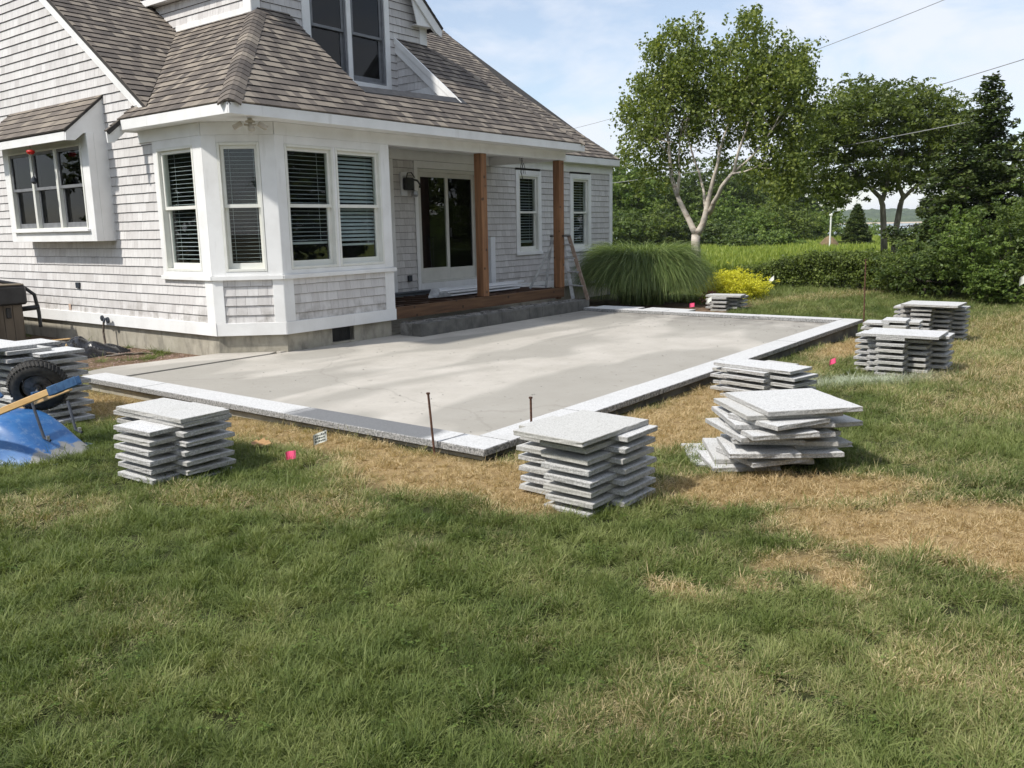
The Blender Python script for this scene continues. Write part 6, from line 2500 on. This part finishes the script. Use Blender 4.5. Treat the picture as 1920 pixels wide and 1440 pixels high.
# hedge
def build_hedge():
    r = random.Random(31)
    pts = [Vector((*D2(22.7, 24.6), 0)), Vector((*D2(20.0, 24.2), 0)), Vector((*D2(16.5, 23.4), 0)), Vector((*D2(12.5, 21.9), 0)), Vector((*D2(10.6, 21.6), 0))]
    t = thing('hedge', 'long clipped green hedge between the lawn and the meadow', 'hedge', (pts[2].x, pts[2].y, zl(pts[2].x, pts[2].y)))
    cen, rad = [], []
    tot = sum((pts[i + 1] - pts[i]).length for i in range(len(pts) - 1))
    nseg = 250
    for k in range(nseg):
        s = k / nseg * tot
        i = 0
        while i < len(pts) - 2 and s > (pts[i + 1] - pts[i]).length:
            s -= (pts[i + 1] - pts[i]).length
            i += 1
        p = pts[i].lerp(pts[i + 1], s / (pts[i + 1] - pts[i]).length)
        d = (pts[i + 1] - pts[i]).normalized()
        nrm = Vector((d.y, -d.x, 0))
        g = zl(p.x, p.y)
        top = 0.50 + 0.42 * smooth(0, 110, k) + 0.10 * noise.noise((k * 0.05, 0, 3))
        for q in range(3):
            h = r.uniform(0.12, top - 0.12)
            if q == 0:
                h = top - r.uniform(0.08, 0.2)
            c = p + nrm * r.uniform(-0.34, 0.34) + d * r.uniform(-0.1, 0.1)
            cen.append((c.x, c.y, g + h))
            s_ = r.uniform(0.13, 0.24)
            rad.append((s_, s_, s_ * 0.9))
    C, NN, SZ, T = cloud(58, cen, rad, 0.055, up=0.6, spread=0.2)
    me = leaf_mesh('foliage', C, NN, SZ, T, MAT['hedge_leaf'], aspect=0.7)
    me.transform(WORLD[t.name].inverted())
    link('foliage', me, t, WORLD[t.name])
    mb = MB()
    for k in range(60):
        f = r.random()
        i = r.randrange(len(pts) - 1)
        p = pts[i].lerp(pts[i + 1], f)
        mb.tube([(p.x, p.y, zl(p.x, p.y) - 0.05), (p.x + r.uniform(-.2, .2), p.y + r.uniform(-.2, .2), 0.26)], [0.018, 0.006], 5)
    part('stems', mb, MAT['dark_bark'], t)


build_hedge()

# yellow shrub, small red shrub
x, y = D2(22.55, 20.0)
broad_tree('golden_shrub', 'low rounded bright yellow shrub beside the ornamental grass', 'shrub', (x, y, zl(x, y)), 0.66, 1.65, 1.3, -0.25, 90, 46000, 0.034, MAT['yellow_leaf'], MAT['dark_bark'], 0.02, 61, trunk_h=0.15, clu=0.13, flatc=0.6, spread=0.1)
x, y = D2(24.1, 18.0)
broad_tree('red_shrub', 'tiny dark red shrub between the grass clump and yellow shrub', 'shrub', (x, y, zl(x, y)), 0.32, 0.5, 0.5, 0, 10, 1500, 0.035, MAT['red_leaf'], MAT['dark_bark'], 0.01, 62, trunk_h=0.1)
x, y = D2(30.6, 23.5)
broad_tree('shrub', 'yellow-green shrub behind the grass clump beside the house corner', 'shrub', (x, y, zl(x, y)), 1.1, 1.6, 1.4, 0, 26, 5000, 0.06, MAT['bright_leaf'], MAT['dark_bark'], 0.02, 63, trunk_h=0.2)


# ornamental grass clump
def build_reeds():
    cx, cy = 16.75, 9.1
    g = zl(cx, cy)
    t = thing('ornamental_grass', 'huge arching clump of green ornamental grass by the house corner', 'grass clump', (cx, cy, g))
    n = 15000
    ang = RNG.random(n) * 2 * PI
    q = RNG.random(n)
    L = 1.45 + 0.45 * RNG.random(n)
    br = 0.55 * np.sqrt(RNG.random(n))
    bx0 = cx + br * np.cos(ang) * 0.75
    by0 = cy + br * np.sin(ang) * 0.9
    lean = 0.10 + 1.15 * q ** 0.8
    segs = 9
    P = np.zeros((n, segs + 1, 3))
    p = np.stack([bx0, by0, np.full(n, g)], 1)
    P[:, 0] = p
    a2 = ang + RNG.normal(size=n) * 0.75
    th0 = 0.03 + 0.62 * q + 0.06 * RNG.random(n)
    thf = 1.75 + 0.75 * q + 0.35 * RNG.random(n)
    L = 1.75 + 0.35 * q + 0.45 * RNG.random(n)
    st = L / segs
    for s in range(1, segs + 1):
        u = (s - 0.5) / segs
        th = th0 + (thf - th0) * u ** 1.5
        p = p + np.stack([np.sin(th) * np.cos(a2) * st * 0.66, np.sin(th) * np.sin(a2) * st * 0.68, np.cos(th) * st], 1)
        p[:, 2] = np.maximum(p[:, 2], g + 0.02)
        P[:, s] = p
    side = np.stack([-np.sin(a2), np.cos(a2), RNG.normal(size=n) * 0.3], 1)
    w = 0.0066 * (0.7 + 0.6 * RNG.random(n))
    V = np.zeros((n, segs + 1, 2, 3))
    for s in range(segs + 1):
        ws = w * (1 - (s / segs) ** 2 * 0.85)
        V[:, s, 0] = P[:, s] - side * ws[:, None]
        V[:, s, 1] = P[:, s] + side * ws[:, None]
    V = V.reshape(-1, 3)
    base = (np.arange(n) * (segs + 1) * 2)[:, None]
    f = []
    for s in range(segs):
        f.append(np.stack([base[:, 0] + 2 * s, base[:, 0] + 2 * s + 1, base[:, 0] + 2 * s + 3, base[:, 0] + 2 * s + 2], 1))
    F = np.concatenate(f).astype(np.int32)
    me = bpy.data.meshes.new('blades')
    me.vertices.add(len(V))
    me.vertices.foreach_set('co', V.ravel())
    me.loops.add(F.size)
    me.loops.foreach_set('vertex_index', F.ravel())
    me.polygons.add(len(F))
    me.polygons.foreach_set('loop_start', np.arange(len(F), dtype=np.int32) * 4)
    me.polygons.foreach_set('loop_total', np.full(len(F), 4, dtype=np.int32))
    me.materials.append(MAT['reed'])
    tn = np.repeat(np.clip(0.40 + RNG.normal(size=n) * 0.32, 0, 1), (segs + 1) * 2)
    at = me.attributes.new('tone', 'FLOAT', 'POINT')
    at.data.foreach_set('value', tn.astype(np.float32))
    me.update(calc_edges=True)
    me.transform(WORLD[t.name].inverted())
    link('blades', me, t, WORLD[t.name], kind='stuff')


build_reeds()

# woodland behind: (azimuth, distance, height, width, kind, label)
WOODS = [
    (31.2, 46, 5.6, 5.5, 'oak_leaf', 'leafy tree just right of the house corner behind the birch'),
    (29.6, 42, 4.6, 5.0, 'bright_leaf', 'lighter green tree beside the house corner in the woodland'),
    (28.2, 52, 4.8, 6.0, 'spruce_needle', 'dark tree in the woodland left of the birch trunk'),
    (26.6, 50, 4.6, 6.0, 'pine_leaf', 'woodland tree directly behind the birch stems'),
    (24.8, 54, 5.2, 6.5, 'spruce_needle', 'dark dense tree right of the birch stems'),
    (23.0, 52, 5.4, 6.5, 'pine_leaf', 'dark woodland tree below the right side of birch crown'),
    (21.4, 56, 5.8, 7.0, 'oak_leaf', 'broad dark tree between the birch and the oak'),
    (19.8, 58, 5.0, 6.0, 'spruce_needle', 'dark tree left of the oak crown at the woodland end'),
    (18.3, 60, 3.6, 5.0, 'pine_leaf', 'last dark tree of the woodland before the cedar'),
]
def farther(az, d, h, w, k=1.8):
    x, y = D2(az, d)
    g0 = zl(x, y)
    x, y = D2(az, d * k)
    g1 = zl(x, y)
    return x, y, max(0.8, (h + g0 - 1.6) * k + 1.6 - g1), w * k


for i, (az, d, h, w, m_, lab) in enumerate(WOODS):
    x, y, h, w = farther(az, d, h, w)
    broad_tree('woodland_tree', lab, 'tree', (x, y, zl(x, y)), h, w, w * 0.7, 0.3, 46, 9500, 0.33, MAT[m_], MAT['dark_bark'], 0.16, 80 + i, 'trees of the woodland behind the meadow', clu=0.13, gaps=0.12)
BUSHES = [
    (30.2, 34, 2.3, 3.6, 'pine_leaf', 'dark bush beside the house corner in front of the woodland'),
    (28.4, 36, 2.2, 4.0, 'hedge_leaf', 'brownish green bush left of the birch trunk at its foot'),
    (26.4, 37, 1.9, 3.6, 'spruce_needle', 'dark bush left of the birch stems near the ground'),
    (24.2, 38, 1.7, 3.2, 'pine_leaf', 'round bush just right of the birch trunk'),
    (22.7, 42, 2.7, 4.2, 'bright_leaf', 'pale green layered bush right of the birch trunk'),
    (21.0, 44, 2.3, 4.4, 'bright_leaf', 'light green bush with bare stems in mid woodland edge'),
    (19.4, 44, 2.9, 4.6, 'hedge_leaf', 'wide olive bush below the oak crown, left of the pole'),
    (18.0, 47, 2.2, 3.6, 'bright_leaf', 'light bush beside the white pole at the meadow edge'),
    (20.2, 36, 0.9, 2.6, 'bright_leaf', 'low green shrub at the meadow edge before the wide olive bush'),
    (22.0, 34, 0.8, 2.4, 'pine_leaf', 'low shrub on the meadow edge right of the birch'),
    (17.4, 62, 1.5, 4.0, 'pine_leaf', 'dark shrub right behind the white pole'),
    (14.8, 70, 1.1, 5.0, 'bright_leaf', 'low shrubs at the far edge of the meadow by the water'),
]
for i, (az, d, h, w, m_, lab) in enumerate(BUSHES):
    x, y, h, w = farther(az, d, h, w, 1.85)
    broad_tree('bush', lab, 'bush', (x, y, zl(x, y)), h, w, w * 0.7, 0.0, 34, 7500, 0.22, MAT[m_], MAT['dark_bark'], 0.05, 120 + i, 'bushes along the woodland edge', clu=0.13, trunk_h=0.4, gaps=0.05)
x, y = D2(15.35, 66)
build_spruce('cedar_tree', 'dark cone-shaped cedar standing alone by the water', (x, y, zl(x, y)), 3.0, 2.3, 120, 8, MAT['spruce_needle'], size=0.2, irregular=0.08, first=0.04)

# trees outside the frame whose reflections darken the windows
TPOS = ('behind the camera', 'far right')
for i, (x, y, h, w) in enumerate(((-14, -9, 9, 9), (-5, -15, 9, 9), (12, -13, 9, 9), (20, -14, 10, 10), (28, -12, 9, 9), (36, -8, 9, 9), (4, -15, 9, 9), (44, -3, 8, 9), (-16, 26, 9, 9), (-20, 16, 9, 9), (-10, 36, 9, 9))):
    side = ['first', 'second', 'third', 'fourth', 'fifth', 'sixth', 'seventh', 'eighth', 'ninth', 'tenth', 'eleventh'][i]
    broad_tree('garden_tree', 'tall leafy garden tree out of view, ' + side + ' counting clockwise from behind the camera', 'tree', (x, y, zl(x, y)), h, w, w, 0.4, 70, 16000, 0.30, MAT['oak_leaf'], MAT['bark'], 0.2, 200 + i, 'garden trees out of view', clu=0.15)

# far-off things
x, y = D2(16.85, 58)
mb = MB()
mb.tube([(x, y, zl(x, y) - 0.5), (x, y, 2.15)], 0.05, 8)
mb.cbox(x - 0.09, x + 0.09, y - 0.09, y + 0.09, 1.95, 2.1, 0.02)
solo('white_pole', mb, MAT['pole_paint'], 'thin white pole standing at the meadow edge left of the oak', 'pole', (x, y, zl(x, y)))
x, y = D2(16.9, 62)
mb = MB()
mb.lathe([(0.75, 0), (0.6, 0.35), (0.3, 0.7), (0.05, 0.85)], 14, Matrix.Translation((x, y, zl(x, y))))
solo('reed_mound', mb, MAT['hay'], 'brown conical mound at the foot of the white pole', 'mound', (x, y, zl(x, y)))
for i, (az, d, s, lab, mat) in enumerate(((14.6, 215, 1.0, 'white boat moored on the bay left of the oak trunks', 'white'), (14.0, 235, 0.8, 'small white boat beside the larger boat on the bay', 'white'), (14.95, 150, 0.9, 'blue-grey boat hauled up on the near shore by the cedar', 'blue_tarp'))):
    x, y = D2(az, d)
    mb = MB()
    L = 5.5 * s
    z0_ = -1.5
    sec = []
    for k in range(7):
        f = k / 6
        wdt = 0.95 * s * math.sin(PI * min(1, 0.25 + f * 0.75)) + 0.02
        xx = -L / 2 + L * f
        sec.append([(xx, -wdt, 0.75 * s), (xx, -wdt * 0.6, 0.05), (xx, wdt * 0.6, 0.05), (xx, wdt, 0.75 * s)])
    vs = [Matrix.Translation((x, y, z0_)) @ Matrix.Rotation(2.0 + i, 4, 'Z') @ Vector(p) for row in sec for p in row]
    fs = []
    for k in range(6):
        for j in range(3):
            fs.append((k * 4 + j, k * 4 + 4 + j, k * 4 + 5 + j, k * 4 + j + 1))
        fs.append((k * 4 + 3, k * 4 + 7, k * 4 + 4, k * 4))
    mb.add(vs, fs)
    mb.cbox(-0.7 * s, 0.5 * s, -0.5 * s, 0.5 * s, 0.75 * s, 1.35 * s, 0.03, Matrix.Translation((x, y, z0_)) @ Matrix.Rotation(2.0 + i, 4, 'Z'))
    solo('boat', mb, MAT[mat], lab, 'boat', (x, y, z0_))


# overhead cables
def cable(a, b, sag, r, label):
    mb = MB()
    a, b = Vector(a), Vector(b)
    pts = []
    for i in range(25):
        t = i / 24
        p = a.lerp(b, t)
        p.z -= sag * 4 * t * (1 - t)
        pts.append(p)
    mb.tube(pts, r, 5)
    solo('power_cable', mb, MAT['wire'], label, 'cable', tuple(a), 'overhead cables crossing the sky')


def skypt(az, d, px_above):
    x, y = D2(az, d)
    return (x, y, 1.6 + px_above / 1590.0 * d)


cable(skypt(34.5, 60, 165), skypt(4.5, 33, 400), 0.55, 0.013, 'highest thin cable running from behind the roof to upper right')
cable(skypt(27.0, 55, 120), skypt(5.0, 40, 255), 0.25, 0.018, 'middle cable crossing the oak and spruce tops')
cable(skypt(34.0, 60, 68), skypt(9.0, 34, 155), 0.25, 0.018, 'lowest pale cable crossing the trunks of birch and oak')
mb = MB()
x, y = D2(4.3, 33)
mb.tube([(x, y, -1), (x, y, 11)], 0.14, 10)
solo('utility_pole', mb, MAT['bark'], 'wooden utility pole out of view to the right', 'pole', (x, y, 0))


# ------------------------------------------------------------------ lawn: instanced tufts
def build_lawn():
    tufts = bpy.data.collections.new('grass_tufts')
    NV = 10
    for v in range(NV):
        r = random.Random(900 + v)
        long_ = v >= 8
        nb = 15 if not long_ else 8
        mb = MB()
        for i in range(nb):
            a = r.uniform(0, 2 * PI)
            br = abs(r.gauss(0, 0.020))
            x, y = br * math.cos(a), br * math.sin(a)
            L = r.uniform(0.028, 0.058) * (1.55 if long_ else 1)
            w = r.uniform(0.0013, 0.0024)
            d = a + r.uniform(-0.9, 0.9)
            th = r.uniform(0.15, 0.95)
            cu = r.uniform(0.2, 1.1)
            sd = Vector((-math.sin(d), math.cos(d), r.uniform(-0.3, 0.3)))
            P = Vector((x, y, -0.006))
            rows = []
            tone = r.random()
            for s in range(3):
                k = s / 2
                rows.append((P + sd * w * (1 - 0.55 * k), P - sd * w * (1 - 0.55 * k)))
                th2 = th + cu * k
                P = P + Vector((math.sin(th2) * math.cos(d), math.sin(th2) * math.sin(d), math.cos(th2))) * L / 2.4
            tip = P
            vs = [rows[0][0], rows[0][1], rows[1][0], rows[1][1], rows[2][0], rows[2][1], tip]
            mb.add(vs, [(0, 1, 3, 2), (2, 3, 5, 4), (4, 5, 6)], tone)
        # thatch: dead blades lying flat
        for i in range(6):
            a = r.uniform(0, 2 * PI)
            d = r.uniform(0, 2 * PI)
            x, y = 0.03 * r.random() * math.cos(a), 0.03 * r.random() * math.sin(a)
            L = r.uniform(0.02, 0.045)
            sd = Vector((-math.sin(d), math.cos(d), 0)) * 0.0013
            A = Vector((x, y, r.uniform(0.001, 0.008)))
            B = A + Vector((math.cos(d) * L, math.sin(d) * L, r.uniform(-0.004, 0.01)))
            mb.add([A + sd, A - sd, B - sd, B + sd], [(0, 1, 2, 3)], 0.75 + 0.25 * r.random())
        me = mb.mesh('grass_tuft', MAT['grass'])
        o = bpy.data.objects.new('grass_tuft_%02d' % v, me)
        tufts.objects.link(o)
    # candidate points by screen-independent polar density: dense near, thinner far
    N0 = 250000
    rng = np.random.default_rng(5)
    d = 1.7 + (26.5 - 1.7) * rng.random(N0) ** 1.55
    az = np.radians(-14 + 100 * rng.random(N0))
    X, Y = d * np.cos(az), d * np.sin(az)
    pts, rot, scl, dry_, pick_, idx, chalk = [], [], [], [], [], [], []
    blocked = [(4.48, 14.16, 3.67, 9.3), (4.8, 9.3, 9.3, 11.2), (6.6, 30, 11.0, 40)]
    cl = []
    for x, y, dd in zip(X, Y, d):
        if (4.48 < x < 14.16 and 3.67 < y < 9.6) or (4.78 < x < 7.2 and 9.3 < y < 10.2 - 0.08 * (x - 4.9)) or (x > 6.55 and y > 9.3 and x < 18.8) or (x > 14.1 and y > 12.5):
            continue
        if x < 6.7 and y > 16.5:
            continue
        if x * 0.93 + y * 0.3 > 26:
            continue
        so = soil_at(x, y)
        if rng.random() < so * 1.15:
            continue
        dv = dryness(x, y)
        bare = noise.noise((x * 2.7, y * 2.7, 12.0)) + 0.5 * noise.noise((x * 7, y * 7, 2.0))
        keep = 1.0
        if bare < -0.42:
            keep = 0.35
        if dv > 0.75:
            keep *= 0.8
        cl2 = noise.noise((x * 6.5, y * 6.5, 61.0)) + 0.5 * noise.noise((x * 14.0, y * 14.0, 67.0))
        if cl2 < -0.12:
            keep *= 0.5
        if rng.random() > keep:
            continue
        clump = noise.noise((x * 1.9, y * 1.9, 31.0))
        s = (0.78 + 0.45 * rng.random()) * (1 + 0.4 * clump + 0.45 * max(-0.6, cl2)) * (1.0 if dv < 0.55 else 0.72) * (1 + 0.055 * max(0, dd - 4))
        # paint overspray patch stays flat
        pts.append((x, y, zl(x, y)))
        wx = 0.85 * noise.noise((x * 2.6, y * 2.6, 41.0))
        wy = 0.85 * noise.noise((x * 2.6, y * 2.6, 47.0))
        fl = 0.5 if dv > 0.6 else 0.0
        rot.append((wx + rng.normal() * (0.12 + fl), wy + rng.normal() * (0.12 + fl), rng.random() * 6.283))
        scl.append(s)
        dry_.append(dv)
        ux, uy = (x - 9.35) * 0.80 + (y - 2.45) * -0.60, (x - 9.35) * 0.60 + (y - 2.45) * 0.80
        q2 = (ux / 0.85) ** 2 + (uy / 0.22) ** 2
        chalk.append(max(0.0, min(0.8, 0.8 * math.exp(-q2 * 0.9) * (0.5 + 0.9 * rng.random()))))
        pick_.append(min(1, max(0, 0.5 + 0.4 * noise.noise((x * 0.8, y * 0.8, 77.0)) + 0.45 * noise.noise((x * 4.2, y * 4.2, 17.0)) + 0.45 * (rng.random() - 0.5))))
        idx.append(int(rng.integers(0, 8)) if (rng.random() > 0.12 or dv > 0.6) else int(rng.integers(8, 10)))
    me = bpy.data.meshes.new('grass')
    n = len(pts)
    me.vertices.add(n)
    me.vertices.foreach_set('co', np.array(pts, dtype=np.float32).ravel())
    for nm, kind, arr in (('rot', 'FLOAT_VECTOR', rot), ('scl', 'FLOAT', scl), ('dry', 'FLOAT', dry_), ('pick', 'FLOAT', pick_), ('chalk', 'FLOAT', chalk), ('idx', 'INT', idx)):
        at = me.attributes.new(nm, kind, 'POINT')
        if kind == 'FLOAT_VECTOR':
            at.data.foreach_set('vector', np.array(arr, dtype=np.float32).ravel())
        else:
            at.data.foreach_set('value', arr)
    me.update()
    o = solo_grass = bpy.data.objects.new('grass', me)
    COL.objects.link(o)
    o['kind'] = 'stuff'
    o['label'] = 'patchy green and straw-coloured lawn grass in front of the house'
    o['category'] = 'grass'
    ng = bpy.data.node_groups.new('scatter_grass', 'GeometryNodeTree')
    ng.interface.new_socket('Geometry', in_out='INPUT', socket_type='NodeSocketGeometry')
    ng.interface.new_socket('Geometry', in_out='OUTPUT', socket_type='NodeSocketGeometry')
    gi = ng.nodes.new('NodeGroupInput')
    go = ng.nodes.new('NodeGroupOutput')
    m2p = ng.nodes.new('GeometryNodeMeshToPoints')
    iop = ng.nodes.new('GeometryNodeInstanceOnPoints')
    ci = ng.nodes.new('GeometryNodeCollectionInfo')
    ci.inputs['Collection'].default_value = tufts
    ci.inputs['Separate Children'].default_value = True
    ci.inputs['Reset Children'].default_value = True

    def named(nm, dt):
        a = ng.nodes.new('GeometryNodeInputNamedAttribute')
        a.data_type = dt
        a.inputs['Name'].default_value = nm
        return a.outputs['Attribute']
    ng.links.new(gi.outputs[0], m2p.inputs['Mesh'])
    ng.links.new(m2p.outputs[0], iop.inputs['Points'])
    ng.links.new(ci.outputs[0], iop.inputs['Instance'])
    iop.inputs['Pick Instance'].default_value = True
    ng.links.new(named('idx', 'INT'), iop.inputs['Instance Index'])
    ng.links.new(named('rot', 'FLOAT_VECTOR'), iop.inputs['Rotation'])
    ng.links.new(named('scl', 'FLOAT'), iop.inputs['Scale'])
    ng.links.new(iop.outputs[0], go.inputs[0])
    md = o.modifiers.new('scatter', 'NODES')
    md.node_group = ng
    return n


print('tufts', build_lawn(), 'slabs', NSLAB)


# ragged tall grass of the meadow beyond the hedge
def build_meadow():
    n = 52000
    d = 26.5 + 75 * RNG.random(n) ** 1.3
    az = np.radians(8 + 26 * RNG.random(n))
    X, Y = d * np.cos(az), d * np.sin(az)
    Z = np.array([zl(float(a), float(b)) for a, b in zip(X, Y)])
    h = 0.18 + 0.26 * RNG.random(n)
    w = 0.03 + 0.0009 * d
    a2 = RNG.random(n) * 6.28
    sx, sy = np.cos(a2) * w, np.sin(a2) * w
    V = np.zeros((n, 3, 3))
    V[:, 0] = np.stack([X - sx, Y - sy, Z - 0.03], 1)
    V[:, 1] = np.stack([X + sx, Y + sy, Z - 0.03], 1)
    V[:, 2] = np.stack([X + RNG.normal(size=n) * 0.12, Y + RNG.normal(size=n) * 0.12, Z + h], 1)
    me = bpy.data.meshes.new('meadow_grass')
    me.vertices.add(n * 3)
    me.vertices.foreach_set('co', V.ravel())
    me.loops.add(n * 3)
    me.loops.foreach_set('vertex_index', np.arange(n * 3, dtype=np.int32))
    me.polygons.add(n)
    me.polygons.foreach_set('loop_start', np.arange(n, dtype=np.int32) * 3)
    me.polygons.foreach_set('loop_total', np.full(n, 3, dtype=np.int32))
    me.materials.append(MAT['meadow'])
    at = me.attributes.new('tone', 'FLOAT', 'POINT')
    at.data.foreach_set('value', np.repeat(RNG.random(n), 3).astype(np.float32))
    me.update(calc_edges=True)
    link('meadow_grass', me, None, None, 'tall yellow-green meadow grass beyond the hedge', 'grass', None, 'stuff')


build_meadow()


# ------------------------------------------------------------------ air
def build_haze():
    mb = MB()
    mb.box(-1700, 3100, -2600, 2600, -4.0, 26.0)
    m = bpy.data.materials.new('haze')
    m.use_nodes = True
    nt = m.node_tree
    nt.nodes.clear()
    out = nt.nodes.new('ShaderNodeOutputMaterial')
    v = nt.nodes.new('ShaderNodeVolumePrincipled')
    v.inputs['Color'].default_value = (0.86, 0.91, 1.0, 1)
    v.inputs['Density'].default_value = 0.00016
    nt.links.new(v.outputs[0], out.inputs['Volume'])
    link('haze', mb.mesh('haze', m), kind='stuff')


build_haze()


# clover and broad-leaved weeds between the grass, a few fallen leaves
def build_weeds():
    r = random.Random(44)
    mb = MB()
    for i in range(620):
        d = 2.0 + 6.5 * r.random() ** 1.3
        az = math.radians(r.uniform(2, 78))
        x, y = d * math.cos(az), d * math.sin(az)
        if 4.4 < x < 14.2 and 3.6 < y < 9.6:
            continue
        if dryness(x, y) > 0.6:
            continue
        g = zl(x, y)
        for k in range(r.randint(3, 9)):
            a = r.uniform(0, 6.28)
            q = r.uniform(0, 0.05)
            cx, cy, cz = x + q * math.cos(a), y + q * math.sin(a), g + r.uniform(0.018, 0.042)
            for m_ in range(3):
                b_ = a + m_ * 2.09
                L, w = r.uniform(0.007, 0.012), 0.005
                c, s_ = math.cos(b_), math.sin(b_)
                mb.add([(cx, cy, cz), (cx + c * L * 0.6 - s_ * w, cy + s_ * L * 0.6 + c * w, cz + 0.002), (cx + c * L, cy + s_ * L, cz + 0.001), (cx + c * L * 0.6 + s_ * w, cy + s_ * L * 0.6 - c * w, cz + 0.002)], [(0, 1, 2, 3)], r.random())
    solo('clover', mb, MAT['bright_leaf'], 'small clover and weeds growing between the lawn grass', 'clover', (3, 3, -0.05), kind='stuff')


build_weeds()
